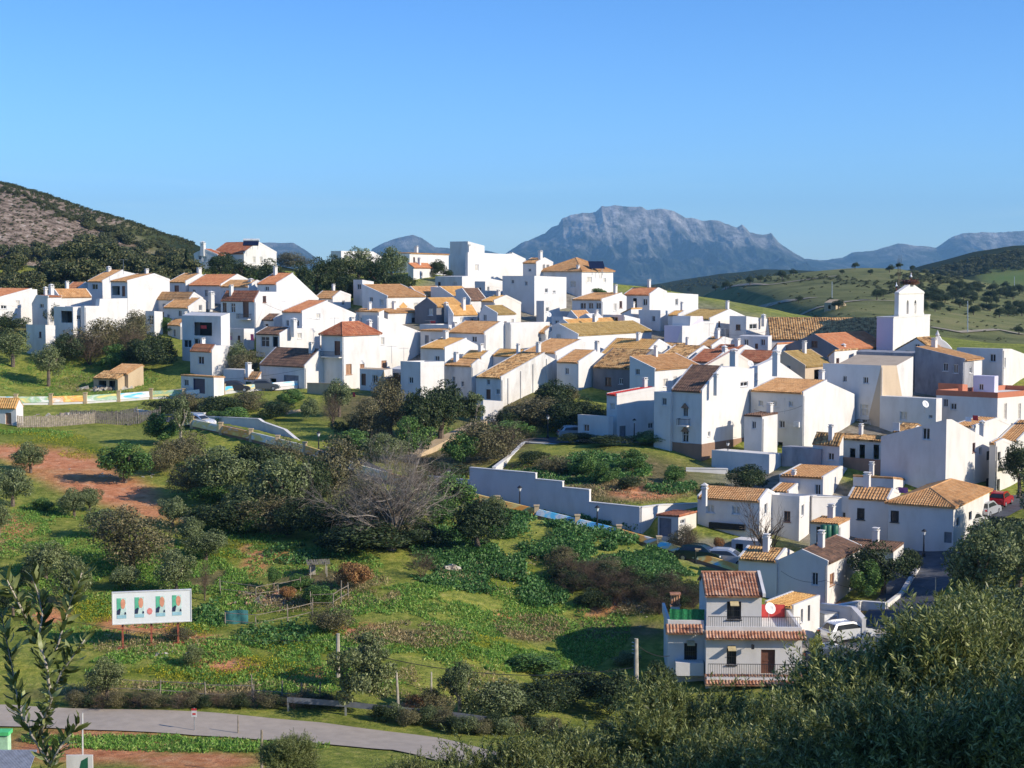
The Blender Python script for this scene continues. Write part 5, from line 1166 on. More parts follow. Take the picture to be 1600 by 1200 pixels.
# ------------------------------------------------------------ billboard
P_ = G.pick(1300, 486, 335); house('ruined stone farmhouse on the green slope behind the church roof', 'R', [(1306,473),(1314,468),(1322,475)], 1288, 486, 'ww', wall='o', cat='ruin', name='ruined_farmhouse', Y=P_.y, wins=[('L',1296,480,4,6,'o')])
def billboard():
    a = G.pick(191, 1018); b_ = G.pick(278, 1014); d = b_-a; d.z = 0; W = d.length; ang = math.atan2(d.y, d.x)
    Y0 = a.y; ang = rad(12)
    A = surv(177, 975, Y0); ux = Vector((math.cos(ang), math.sin(ang), 0)); nrm = Vector((math.sin(ang), -math.cos(ang), 0))
    def pl(px, py): q = hit(px, py, A, nrm)-A; return q.dot(ux), q.z
    w_ = pl(298, 950)[0]; h_ = pl(177, 927)[1]
    r = empty('billboard', A-Vector((0, 0, 0)), ang); tag(r, 'white billboard on three red posts with four torn portrait posters', 'billboard')
    mb = MB(); mb.box(0, w_, 0, .18, 0, h_); bd = mb.build('board', mat_wall('billboard_paint', (.8,.82,.8), (.6,.62,.6), .3), r)
    mb = MB(); e = .07
    for q in ((-e,w_+e,-e,0),(-e,w_+e,h_,h_+e),(-e,0,0,h_),(w_,w_+e,0,h_)): mb.box(q[0], q[1], -.03, .21, q[2], q[3])
    mb.build('board_frame', M['frame'], r)
    zf = G.z(A.x, A.y)-A.z
    for px in (191, 236, 278):
        x, _ = pl(px, 960); mb = MB(); p = A+ux*x; z0 = G.z(p.x, p.y)-A.z; mb.box(x-.065, x+.065, .22, .35, z0-.4, h_*.9); mb.box(x-.35, x+.35, .1, .6, z0-.3, z0+.1); mb.build('post', M['rust'], r)
    cols = {'g': mat_plain('poster_green', (.12,.5,.3), .7), 'c': mat_plain('poster_skin', (.75,.33,.2), .7), 'n': mat_plain('poster_navy', (.02,.03,.08), .7), 'b': mat_plain('poster_blue', (.35,.6,.68), .7), 'p': mat_plain('poster_paper', (.62,.78,.72), .7), 'x': M['whitec']}
    for k, px in enumerate((190, 218, 251, 276.5)):
        x0, zc = pl(px, 951-(k*1.3)); pw = .82*w_/9.3*1.0; pw = w_*.12; ph = h_*.68; zc = h_*.5+.02*k
        x0 -= pw/2; z0 = zc-ph/2
        mb = MB(); mb.box(x0, x0+pw, -.012, -.002, z0, z0+ph); po = mb.build('poster', cols['p'], bd)
        def shape(nm, pts, mat, d): mb = MB(); n = len(pts); mb.mesh([(x0+pw*a_, -d, z0+ph*b2) for a_, b2 in pts]+[(x0+pw*a_, -d+.004, z0+ph*b2) for a_, b2 in pts], [tuple(range(n)), tuple(range(n, 2*n))]+[(i, (i+1) % n, n+(i+1) % n, n+i) for i in range(n)]); o = mb.build(nm, mat, po)
        shape('poster_field', [(0,.4),(.45,.4),(.45,.98),(0,.98)], cols['g'], .018)
        shape('poster_head', [(.42,.62),(.5,.5),(.72,.46),(.86,.56),(.92,.72),(.88,.88),(.7,.96),(.5,.92),(.4,.78)], cols['c'], .026)
        shape('poster_suit', [(0,.2),(.32,.2),(.42,.46),(.3,.5),(.02,.4)], cols['n'], .031)
        shape('poster_suit', [(.78,.2),(1,.2),(.97,.3),(.86,.33)], cols['n'], .031)
        shape('poster_text', [(0,.02),(1,.02),(1,.17),(0,.17)], cols['b'], .022)
    mb = MB(); x, z = pl(234, 955); mb.lathe((0,0,0), [(.17,-.004),(.2,0),(.17,.004)], 7); 
    mb.v = [(x+a_*1.0, -.014+c*1.0, z+b2*1.25) for a_, b2, c in mb.v]; mb.build('red_sticker', mat_plain('sticker', (.75,.25,.22), .8), bd)
billboard()

# ------------------------------------------------------------ poles, lamps, signs
def pole(label, px, ytop, ybot, w_=.13, mat='pole', name='utility_pole', cat='pole', pegs=False, group=None, Y=None, lean=0):
    b_ = G.pick(px, ybot) if Y is None else surv(px, ybot, Y)
    t_ = surv(px+lean, ytop, b_.y); b_.z = min(b_.z, G.z(b_.x, b_.y)); H_ = t_.z-b_.z
    r = empty(name, b_); tag(r, label, cat, group); mb = MB(); e = Vector((t_.x-b_.x, 0, H_)); mb.path([(0,0,-.4), e*.5, e], w_, w_*.7, 7); mb.build('shaft', M[mat], r)
    if pegs:
        mb = MB()
        for k in range(14): z = H_*(.1+.85*k/14); mb.box(e.x*z/H_-.2, e.x*z/H_+.2, -.02, .02, z, z+.04)
        mb.build('step_irons', M['iron'], r); mb = MB()
        for k in range(4): mb.tube((e.x-.0, 0, H_-.3-.25*k), (e.x-.3, 0, H_-.25-.25*k), .03, .03, 5)
        mb.build('insulators', M['frame'], r)
    return r, Vector((t_.x, b_.y, t_.z))
_, T1 = pole('tall pale wooden utility pole in front of the nearest house', 994, 998, 1108, .2, pegs=True)
_, T2 = pole('weathered pole standing in the big leafy tree by the road', 528, 990, 1060, .16)
_, T3 = pole('thin pale pole at the right side of the big leafy tree', 623, 1046, 1115, .1, lean=-4)
_, T4 = pole('bare stake in the bushes by the road', 674, 1050, 1085, .07)
pole('slim dark stake beside the road left of the leafy tree', 372, 1118, 1148, .05, mat='timber'); pole('grey wooden post on the grass verge below the road', 409, 1140, 1210, .09, mat='timber')
pole('thin white rod by the tin roof at the bottom left', 129, 1114, 1185, .05, mat='frame')
def wire(label, A, B, sag=.6, n=14, r_=.015, group=None):
    mb = MB(); pts = [A.lerp(B, k/n)-Vector((0,0,sag*4*(k/n)*(1-k/n))) for k in range(n+1)]; mb.path([p-A for p in pts], r_, r_, 4); tag(mb.build('overhead_wire', M['iron'], loc=A), label, 'wire', group)
Z_ = Vector((0,0,-.4)); wire('power line from the tall pole to the pole in the leafy tree', T1+Z_*5, T2+Z_*2, 1.2, 20, .03); wire('power line from the tall pole to the nearest house', T1+Z_, surv(1046, 1025, 114), .3, 8, .03)
wire('thin line crossing the meadow above the big leafy tree', T2+Z_, surv(80, 965, 104), .6, 16)
for lb_, a_, c_ in (('cable over the garden tree beside the lane',(1338,846,131),(1462,925,124)),('cable from the dappled house to the pole by the lane',(1292,908,128),(1462,927,124)),('cable from the lane pole toward the right edge',(1462,925,124),(1545,945,118)),('cable slung between the blue gable and the row house wing',(1220,892,129),(1292,906,128)),('cable over the garage buildings on the upper street',(300,592,222),(478,576,216)),('cable along the tan roofed house front',(1178,640,178),(1253,634,179)),('cable above the roofs left of the church',(1110,520,228),(1205,516,230)),('cable across the orange gables',(405,470,250),(500,500,238))): wire(lb_, surv(*a_), surv(*c_), .5, 12, .02)
def lamp(label, px, ytop, ybot, group='street lamps', arm=False, Y=None):
    b_ = G.pick(px, ybot) if Y is None else surv(px, ybot, Y)
    H_ = surv(px, ytop, b_.y).z-b_.z; r = empty('street_lamp', b_); tag(r, label, 'street lamp', group)
    mb = MB(); mb.path([(0,0,-.5),(0,0,H_*.5),(0,0,H_-.45)], .09 if not arm else .11, .05, 7); mb.lathe((0,0,0), [(.17,-.2),(.17,.35),(.1,.5)], 8); mb.build('post', M['iron'] if not arm else M['steel'], r)
    mb = MB()
    if arm: mb.tube((0,0,H_-.45), (-.7,0,H_-.1), .05, .04, 5); mb.obox((-1.0,0,H_-.07), (.36,0,.05), (0,.14,0), (0,0,.06)); mb.build('lamp_head', M['steel'], r)
    else:
        mb.lathe((0,0,H_-.45), [(.1,0),(.2,.32),(.02,.33)], 8); l_ = mb.build('lantern', M['lamp'], r); mb = MB(); mb.lathe((0,0,H_-.13), [(.27,0),(.13,.14),(.03,.22)], 8); mb.build('lantern_cap', M['iron'], l_)
for lb, px, yt, yb_ in (('street lamp at the left end of the long retaining wall', 701, 733, 771), ('street lamp in front of the highest part of the retaining wall', 812, 760, 806), ('street lamp near the right end of the long retaining wall', 933, 791, 833), ('street lamp before the short white wall behind the bushes', 498, 675, 714), ('white lamp beside the silver car on the terrace street', 856, 649, 686), ('street lamp in front of the low terrace building', 919, 655, 690), ('street lamp beside the grey garage door', 991, 655, 692), ('black lamp post on the sunlit stone terrace', 1137, 690, 732), ('dark street lamp with wide head in front of the blue corner house', 1443, 828, 872)): lamp(lb, px, yt, yb_)
lamp('tall grey street lamp with an arm beside the large dark tree', 1521, 862, 965, arm=True)
pole('short grey pole with white sign beside the lane', 1462, 902, 930, .06, mat='steel')
for lb, px, yt, yb_ in (('power pylon on the hillside left of the church tower', 1300, 440, 472), ('power pylon on the grassy slope right of the church', 1512, 470, 520), ('power pole on the far green field at the right', 1585, 432, 450)): pole(lb, px, yt, yb_, .16, mat='steel', name='power_pylon')
def road_sign():
    b_ = G.pick(304, 1146); H_ = surv(304, 1106, b_.y).z-b_.z; r = empty('road_sign', b_); tag(r, 'small white and red road marker post beside the road', 'road sign'); mb = MB(); mb.tube((0,0,-.3), (0,0,H_), .035, .035, 6); mb.build('post', M['steel'], r)
    mb = MB(); mb.box(-.16, .16, -.07, -.04, H_-.55, H_-.15); p_ = mb.build('sign_plate', M['frame'], r); mb = MB(); mb.box(-.16, .16, -.076, -.071, H_-.15, H_-.02); mb.box(-.1, .1, -.076, -.071, H_-.42, H_-.3); mb.build('red_marking', M['redc'], p_)
road_sign()
def guardrail():
    P0 = [G.pick(*p) for p in ((450,1113),(540,1121),(620,1128),(700,1136),(790,1148),(860,1160))]; P = []
    for i in range(len(P0)-1):
        n = max(1, int((P0[i+1]-P0[i]).length/2.2)); P += [P0[i].lerp(P0[i+1], k/n) for k in range(n)]
    P = [Vector((p.x, p.y, G.z(p.x, p.y)+.12)) for p in P]; B = P[0].copy(); r = empty('guardrail', B); tag(r, 'grey roadside guardrail beneath the bushes', 'guardrail'); mb = MB()
    for i in range(len(P)-1):
        a, b_ = P[i]-B, P[i+1]-B; up = Vector((0,0,1))
        for z0, z1, o in ((.45,.55,0),(.55,.6,.05),(.6,.7,0),(.7,.75,.05),(.75,.82,0)): mb.face([a+up*z0, b_+up*z0, b_+up*z1, a+up*z1])
    mb.build('rail', M['gar'], r)
    for i in range(len(P)):
        a = P[i]-B; mb = MB(); mb.box(a.x-.06, a.x+.06, a.y+.01, a.y+.12, a.z-.4, a.z+.75); mb.build('post', M['steel'], r)
guardrail()
def fence(label, pts, step, h=1.1, mat='timber', rails=2, name='fence', rnd=.15, boards=None):
    P = [G.pick(*p) for p in pts]; B = P[0].copy(); r = empty(name, B); tag(r, label, 'fence'); rr = random.Random(len(label)); rb = MB(); bb = MB()
    for i in range(len(P)-1):
        n = max(1, int((P[i+1]-P[i]).length/step)); prev = None
        for k in range(n+1):
            p = P[i].lerp(P[i+1], k/n); p.z = G.z(p.x, p.y); q = p-B; hh = h*rr.uniform(1-rnd, 1+rnd)
            if k < n or i == len(P)-2: mb = MB(); mb.tube(q-Vector((0,0,.3)), q+Vector((rr.uniform(-.08,.08),0,hh)), .06, .045, 5); mb.build('post', M[mat], r)
            if prev is not None:
                for j in range(rails): z = h*(.35+.5*j/max(1, rails-1)); rb.tube(prev+Vector((0,0,z+rr.uniform(-.06,.06))), q+Vector((0,0,z+rr.uniform(-.06,.06))), .03, .03, 4)
                if boards:
                    m_ = int((q-prev).length/.25)
                    for j in range(m_): s = prev.lerp(q, j/m_); bb.obox(s+Vector((0,0,h*.45*rr.uniform(.8,1))), ((q-prev).normalized()*.1), (0,.015,0), (0,0,h*.5*rr.uniform(.8,1.05)))
            prev = q
    if rails: rb.build('rails', M[mat], r)
    if boards: bb.build('boards', M[mat], r)
fence('rustic grey board fence above the yellow flowers at the upper left', [(28,668),(65,668),(150,662),(250,657)], 2.2, 1.5, boards=True)
fence('broken timber fence along the upper street bend', [(110,655),(215,652)], 2.4, 1.2, boards=True)
fence('row of thin vine posts on the meadow beside the road', [(395,1092),(440,1096),(500,1100)], 1.2, 1.3, rails=1)
fence('post and wire fence along the road verge', [(150,1085),(250,1092),(395,1100)], 3.0, 1.2, rails=2)
fence('crooked fence around the lower vegetable plot', [(352,978),(400,982),(450,975),(488,966)], 1.3, 1.2, rnd=.35)
fence('leaning cane fence at the right side of the vegetable plot', [(486,955),(520,950),(545,938)], 1.0, 1.3, rnd=.4)
fence('short fence above the lower vegetable plot', [(345,930),(400,935),(470,925)], 1.6, 1.1, rnd=.3)
fence('black railing on the upper street beside the stored boards', [(168,652),(214,660)], 1.0, 1.0, mat='iron')
def rubble(label, px, py, rx, ry, n, mats=('pole','timber','conc'), sz=.35, name='rubble_heap', cat='rubble'):
    c = G.pick(px, py); rr = random.Random(px); mb = MB(); k = c.y/F
    for i in range(n):
        x = c.x+rr.gauss(0, .5)*rx*k; y = c.y+rr.gauss(0, .5)*ry*k*3.2; z = G.z(x, y); s = sz*rr.uniform(.3, 1)
        a = Vector((rr.uniform(-1,1), rr.uniform(-1,1), rr.uniform(-.3,.3))).normalized(); b_ = a.orthogonal().normalized()
        mb.obox((x-c.x, y-c.y, z-c.z+s*.3), a*s*rr.uniform(.4,1.6), b_*s*.5, a.cross(b_)*s*.25, rr.randrange(len(mats)))
    tag(mb.build(name, [M[q] for q in mats], loc=c), label, cat, kind='stuff')
rubble('litter of boards and stones on the vegetable plot', 415, 940, 55, 14, 110, ('timber','lwood','wood'), .3); rubble('pale broken stones on the slope under the street wall', 985, 945, 60, 18, 60, ('conc',), .18); rubble('small heap of burnt branches on the green slope', 706, 893, 9, 3, 22, ('timber','pole'), .5)
rubble('pale stones around the red earth bank', 190, 740, 70, 20, 40, ('conc',), .13); rubble('stones below the billboard posts', 240, 1022, 60, 8, 16, ('conc',), .14); rubble('timber scraps beside the ruined shed', 165, 610, 26, 5, 60, ('timber','pole'), .6)
rubble('dumped boards and tiles behind the left street parapet', 120, 650, 50, 5, 50, ('timber','conc'), .5)
def hut():
    b_ = G.pick(498, 905); r = empty('garden_hut', b_, .2); r.scale = (.6, .6, .66); tag(r, 'rustic open garden hut with stick roof above the vegetable plot', 'hut')
    for x in (-1.1, 1.1):
        for y in (0, 1.8): mb = MB(); mb.tube((x,y,-.3), (x,y,1.75), .06, .05, 5); mb.build('post', M['pole'], r)
    mb = MB(); rr = random.Random(3)
    for k in range(26): x = -1.5+3*k/25; mb.tube((x,-.4,1.75+rr.uniform(-.05,.08)), (x+rr.uniform(-.1,.1),2.3,1.95), .05, .05, 4)
    mb.build('roof', M['timber'], r); mb = MB()
    for k in range(14): x = -1.1+.06*k; mb.box(x-.05, x+.04, 1.79, 1.83, 0, 1.6*rr.uniform(.8,1))
    mb.build('side_boards', M['pole'], r)
hut()
def tarp():
    b_ = G.pick(370, 978); mb = MB(); vs = []; 
    for i in range(8):
        for j in range(4): vs.append((i*.25-.9, .08*math.sin(i*1.7+j), j*.35-.05*math.sin(i)))
    mb.mesh(vs, [(i*4+j, (i+1)*4+j, (i+1)*4+j+1, i*4+j+1) for i in range(7) for j in range(3)]); tag(mb.build('tarpaulin', mat_plain('teal_tarp', (.05,.2,.2), .6), loc=b_, smooth=True), 'teal tarpaulin hanging on the vegetable plot fence', 'tarpaulin')
tarp()
# tin roofed hut at the bottom left corner
def tin():
    A = surv(-8, 1172, 84); B = surv(58, 1170, 84); r = empty('tin_roofed_hut', (A.x, A.y, G.z(A.x, A.y))); tag(r, 'white corrugated roof cut by the bottom left corner', 'hut'); z = A.z-r.location.z; W = B.x-A.x
    mb = MB(); n = 60
    for i in range(n): x0, x1 = W*i/n, W*(i+1)/n; h0, h1 = .04*(i % 2), .04*((i+1) % 2); mb.face([(x0,0,z+h0),(x1,0,z+h1),(x1+.5,-6,z-1.6+h1),(x0+.5,-6,z-1.6+h0)])
    mb.build('roof', M['steel'], r); mb = MB(); mb.box(0, W, -5.6, -.2, -3.5, z-1.75); mb.build('wall', WALL['w'], r)
    P = surv(6, 1158, 86); o = empty('gate_pillar', (P.x, P.y, G.z(P.x, P.y))); tag(o, 'pale green gate pillar at the bottom left corner', 'pillar'); mb = MB(); mb.box(-.3, .3, -.3, .3, -1, P.z-o.location.z+.4); mb.build('shaft', mat_plain('mint_paint', (.45,.7,.45), .7), o); mb = MB(); mb.box(-.38, .38, -.38, .38, P.z-o.location.z+.401, P.z-o.location.z+.6); mb.build('cap', mat_plain('bright_green_paint', (.1,.6,.2), .7), o)
    P = surv(124, 1180, 83); o = empty('notice_board', (P.x, P.y, G.z(P.x, P.y))); tag(o, 'small white green and red painted panel at the bottom left', 'panel'); z = P.z-o.location.z; mb = MB(); mb.box(-.7, .7, 0, .1, -.5, z); mb.build('panel', WALL['w'], o)
    mb = MB(); mb.mesh([(-.1,-.01,z-1.1),(.45,-.01,z-.9),(.45,-.01,z-.1),(.1,-.01,z-.3)], [(0,1,2,3)]); mb.build('green_mark', M['green'], o); mb = MB(); mb.mesh([(-.6,-.01,z-1.3),(-.2,-.01,z-1.4),(-.3,-.01,z-.8)], [(0,1,2)]); mb.build('red_mark', M['redc'], o)
tin()

# ------------------------------------------------------------ cars
def car(label, px, py, ang, col, van=False, metal=.3):
    p = G.pick(px, py); r = empty('parked_car', p+Vector((0,0,.1)), rad(ang)); tag(r, label, 'car', 'parked cars'); m_ = mat_plain('car_paint', col, .25, metal, .04)
    H2 = .35 if van else 0
    body = [(-2.05,.32),(-2.08,.62),(-1.95,.88+H2*.6),(-1.0,.95+H2*.3),(.75,.95),(1.75,.8),(2.05,.62),(2.08,.32)]
    top = [(-1.75+(.0 if not van else -.15),.9),(-1.35,1.38+H2),(-.9,1.45+H2),(.2,1.44+H2),(.55,1.32+H2),(1.15,.92)]
    def prism(pts, w0, w1, zt, nm, mat, par):
        mb = MB(); n = len(pts); f = lambda z: w0+(w1-w0)*max(0, (z-.9)/.55)
        mb.mesh([(x, -f(z), z) for x, z in pts]+[(x, f(z), z) for x, z in pts], [tuple(range(n)), tuple(range(n, 2*n))[::-1]]+[(i, (i+1) % n, n+(i+1) % n, n+i) for i in range(n)]); o = mb.build(nm, mat, par)
        bv = o.modifiers.new('b', 'BEVEL'); bv.width = .06; bv.segments = 2; bv.limit_method = 'ANGLE'; return o
    b_ = prism(body, .84, .84, 0, 'body', m_, r); prism(top, .76, .6, 0, 'cabin', m_, r)
    mb = MB()
    for s in (-1, 1):
        g = [(-1.45,.96),(-1.22,1.32+H2),(.15,1.36+H2),(.45,1.27+H2),(.95,.96)]; f = lambda z: .76-.16*max(0, (z-.9)/.55)
        q = [(x, s*(f(z)+.012), z) for x, z in g]; mb.face(q if s < 0 else q[::-1])
    for (xa, za, xb, zb, o) in ((1.1,.97,.6,1.3+H2,.02),(-1.7,.97,-1.38,1.34+H2,-.02)):
        mb.face([(xa+o*2,-.68,za),(xa+o*2,.68,za),(xb+o*2,.56,zb),(xb+o*2,-.56,zb)])
    mb.build('windows', M['glass'], r)
    for x in (-1.3, 1.3):
        for s in (-1, 1):
            mb = MB(); mb.tube((x,s*.66,.31), (x,s*.86,.31), .31, .31, 14); w_ = mb.build('wheel', M['rubber'], r); mb = MB(); mb.tube((x,s*.861,.31), (x,s*.875,.31), .19, .18, 10); mb.build('rim', M['steel'], w_)
    for s in (-1, 1):
        mb = MB(); mb.box(2.03, 2.095, s*.62-.14, s*.62+.14, .6, .72); mb.build('headlight', M['lamp'], r); mb = MB(); mb.box(-2.1, -2.04, s*.66-.1, s*.66+.1, .65, .82); mb.build('tail_light', M['redc'], r)
car('white car parked on the street beside the upper retaining wall', 309, 668, -28, (.75,.75,.73)); car('silver grey car on the terrace street behind the garden hedge', 899, 686, 5, (.42,.44,.45)); car('dark green car behind the street parapet at the row houses', 1094, 879, -28, (.03,.06,.05)); car('white silver estate car next to the dark green car', 1135, 885, -20, (.6,.62,.64))
car('red car at the top of the lane beside the golden roofed house', 1563, 792, 60, (.5,.02,.02)); car('silver car parked before the red car in the lane', 1541, 808, 55, (.5,.52,.54)); car('pale car at the foot of the lit end wall', 1517, 826, 50, (.6,.6,.58))
car('white car in the yard right of the nearest house', 1322, 1003, 25, (.78,.78,.76)); car('dark blue car in shade in the yard below the white one', 1302, 1040, 25, (.04,.06,.1)); car('black car half hidden at the garage with the blue door', 346, 615, 2, (.03,.03,.03)); car('dark grey car before the plain white wall of the upper street', 368, 614, 2, (.06,.06,.07)); car('grey car in front of the green door', 413, 611, 2, (.12,.13,.14))
# small household things
def cloth(label, px, py, w_, h_, Y, mat, cat='cloth'):
    p = surv(px, py, Y); W = w_*Y/F/2; H_ = h_*Y/F/2; mb = MB(); vs = []
    for i in range(7):
        for j in range(3): vs.append((-W+2*W*i/6, .05*math.sin(i*1.9+j), H_-H_*j))
    mb.mesh(vs, [(i*3+j, (i+1)*3+j, (i+1)*3+j+1, i*3+j+1) for i in range(6) for j in range(2)]); o = mb.build('washing', M[mat], loc=p, smooth=True); tag(o, label, cat); o.rotation_euler = (0, 0, rad(-38))
cloth('red washing on the long balcony of the terrace house', 318, 511, 14, 5, 231, 'redc'); cloth('pink blanket hanging from the terrace right of the purple cloth', 394, 527, 8, 10, 238, 'pink'); cloth('purple patterned cloth on the small terrace railing', 358, 528, 12, 6, 237, 'purple'); cloth('purple cloth hung on the terrace beside the small hipped roof', 1411, 766, 17, 9, 155, 'purple'); cloth('red and white washing on the big blue building roof', 1524, 653, 9, 8, 168, 'redc'); cloth('white washing on the roof terrace left of the red one', 1513, 655, 10, 7, 168, 'whitec')
cloth('red cloth among the flower pots below the dark grey gable', 676, 503, 12, 4, 247, 'redc'); cloth('red washing by the wall of the shaded box house', 553, 618, 6, 10, 212, 'redc')
def butts():
    for k, px in enumerate((1287, 1294, 1304)):
        p = surv(px, 846, 141); mb = MB(); mb.lathe((0,0,0), [(.28,0),(.32,.1),(.33,1.4),(.25,1.5)], 12); o = mb.build('water_butt', M['green'], loc=p, smooth=True); tag(o, ('left', 'middle', 'right')[k]+' green water butt in the flat roofed hut', 'water butt', 'green water butts')
butts()
def bins():
    p = G.pick(1292, 985); mb = MB(); mb.box(-.7,.7,-.5,.5,0,1.35); o = empty('utility_box', p, rad(30)); tag(o, 'pale grey utility cabinet behind the white car', 'cabinet'); mb.build('cabinet_body', M['frame'], o); mb = MB(); mb.box(-.1,.55,-.53,-.502,.25,1.1); mb.build('door', M['steel'], o); mb = MB(); mb.box(-.75,.75,-.55,.55,1.353,1.42); mb.build('lid', M['steel'], o)
bins()
def aerial(label, px, ytop, ybot, Y):
    p = surv(px, ybot, Y); H_ = surv(px, ytop, Y).z-p.z; mb = MB(); mb.tube((0,0,-.5), (0,0,H_), .035, .03, 4); mb.tube((-.7,0,H_-.1), (.7,0,H_-.1), .025, .025, 4)
    for k in range(6): x = -.6+.24*k; mb.tube((x,-.25,H_-.1), (x,.25,H_-.1), .015, .015, 3)
    tag(mb.build('television_aerial', M['steel'], loc=p), label, 'aerial', 'television aerials')
for a_ in (('aerial on the roof below the pine wood',193,405,424,272),('aerial behind the orange roofed gables',440,470,487,252),('aerial on the blank gable of the large orange roofed house',523,496,512,238),('aerial above the hipped tower house wall',612,540,562,222),('second aerial above the hipped tower house wall',631,543,562,222),('aerial on the blank white wall block',1133,512,530,226),('aerial on the tan roofed house with the air conditioner',1226,622,640,179),('aerial on the hall beside the tan roofed cottage',672,500,520,235),('aerial over the blank gable in the upper row',705,492,512,245),('aerial on the ridge of the church side roofs',1108,505,520,232)): aerial(*a_)
def dish(label, px, py, Y, s=.45):
    p = surv(px, py, Y); mb = MB(); mb.lathe((0,0,0), [(.02,0),(s*.6,.05),(s,.16),(s*.98,.17),(s*.6,.07),(.02,.02)], 12); o = empty('satellite_dish', p); tag(o, label, 'satellite dish', 'satellite dishes'); d = mb.build('reflector', M['frame'], o, smooth=True); d.rotation_euler = (rad(65), 0, rad(25)); mb = MB(); mb.tube((0,.05,0), (0,.2,-1.0), .03, .03, 4); mb.build('mount', M['steel'], o)
for a_ in (('dish on the rooftops below the outside stairs',857,492,255),('dish on the terrace wing of the nearest house',1202,951,116.5),('dish on the roofs behind the big white wall',1172,569,203),('dish on the long blue shaded wall',1445,632,183)): dish(*a_)
# ------------------------------------------------------------ vegetation
LF = {
 'olive': mat_leaf('olive_leaves', [(0,(0.056,0.079,0.030)),(.45,(0.133,0.170,0.062)),(.8,(0.226,0.264,0.113)),(1,(0.377,0.415,0.226))]),
 'green': mat_leaf('green_leaves', [(0,(0.030,0.075,0.018)),(.5,(0.085,0.179,0.042)),(.85,(0.160,0.282,0.066)),(1,(0.264,0.377,0.113))]),
 'dark': mat_leaf('dark_leaves', [(0,(0.015,0.030,0.013)),(.5,(0.038,0.064,0.023)),(.85,(0.076,0.107,0.038)),(1,(0.138,0.152,0.061))]),
 'brown': mat_leaf('brown_leaves', [(0,(.05,.046,.024)),(.4,(.12,.115,.055)),(.7,(.19,.18,.085)),(1,(.32,.27,.15))]),
 'rust': mat_leaf('rust_leaves', [(0,(0.151,0.066,0.029)),(.5,(0.339,0.160,0.066)),(1,(0.490,0.302,0.113))]),
 'yellow': mat_leaf('yellow_leaves', [(0,(0.151,0.208,0.038)),(.5,(0.377,0.415,0.075)),(1,(0.679,0.641,0.113))]),
 'pine': mat_leaf('pine_needles', [(0,(.035,.05,.02)),(.5,(.085,.105,.04)),(.85,(.16,.165,.065)),(1,(.25,.22,.1))]),
 'near': mat_leaf('near_olive_leaves', [(0,(0.065,0.083,0.022)),(.4,(0.151,0.178,0.050)),(.75,(0.263,0.300,0.099)),(1,(0.551,0.573,0.252))], rough=.4, trans=.3, objvar=.2),
 'grassm': mat_leaf('grass_blades', [(0,(0.073,0.173,0.029)),(.5,(0.185,0.369,0.061)),(.85,(0.321,0.493,0.099)),(1,(0.542,0.592,0.197))], trans=.35, objvar=0),
 'nettle': mat_leaf('bramble_leaves', [(0,(0.030,0.088,0.023)),(.5,(0.078,0.196,0.049)),(.8,(0.147,0.304,0.078)),(1,(0.274,0.392,0.157))], trans=.3, objvar=0),
 'dryw': mat_leaf('dry_weeds', [(0,(0.133,0.104,0.047)),(.5,(0.320,0.246,0.113)),(1,(0.641,0.510,0.282))], trans=.2, objvar=0),
 'flower': mat_leaf('yellow_flowers', [(0,(0.125,0.187,0.021)),(.4,(0.312,0.333,0.031)),(1,(0.645,0.541,0.031))], trans=.3, objvar=0),
}
def leaves(P, size, r, asp=.55, up=0.0, nrm=None):
    """random leaf quads at points P (N,3)"""
    n = len(P); d = r.normal(size=(n, 3)); d[:, 2] += up; d /= np.linalg.norm(d, axis=1)[:, None]
    e = r.normal(size=(n, 3)); 
    if nrm is not None: e = np.cross(d, nrm+.6*r.normal(size=(n, 3)))
    e -= (e*d).sum(1)[:, None]*d; e /= np.linalg.norm(e, axis=1)[:, None]+1e-9
    s = size*r.uniform(.6, 1.3, (n, 1)); a = d*s; b = e*s*asp
    return np.stack([P-a, P-a*.1+b, P+a, P-a*.1-b], 1)
def crown_mesh(name, mat, n=2600, size=.085, K=26, seed=0, sq=(1,1,.85), core=.35, spread=.3, asp=.42, shape=None, up=0):
    r = np.random.default_rng(seed); c = r.normal(size=(K, 3)); c /= np.linalg.norm(c, axis=1)[:, None]; c *= r.uniform(core, .82, (K, 1)); c[:, 2] = c[:, 2]*.95
    rad_ = r.uniform(.18, .42, K)*(spread/.3); w = rad_**2; k = r.choice(K, n, p=w/w.sum())
    d = r.normal(size=(n, 3)); d /= np.linalg.norm(d, axis=1)[:, None]; q = r.uniform(.35, 1.05, (n, 1))**.5
    P = c[k]+d*q*rad_[k][:, None]; P *= np.array(sq)
    if shape == 'cone': P[:, :2] *= np.clip(1.0-(P[:, 2:3]+.9)/2.1, .08, 1)*1.4
    nr = P/np.linalg.norm(P, axis=1)[:, None]
    return np_mesh(name, leaves(P, size, r, asp, up, nr), 4, mat)
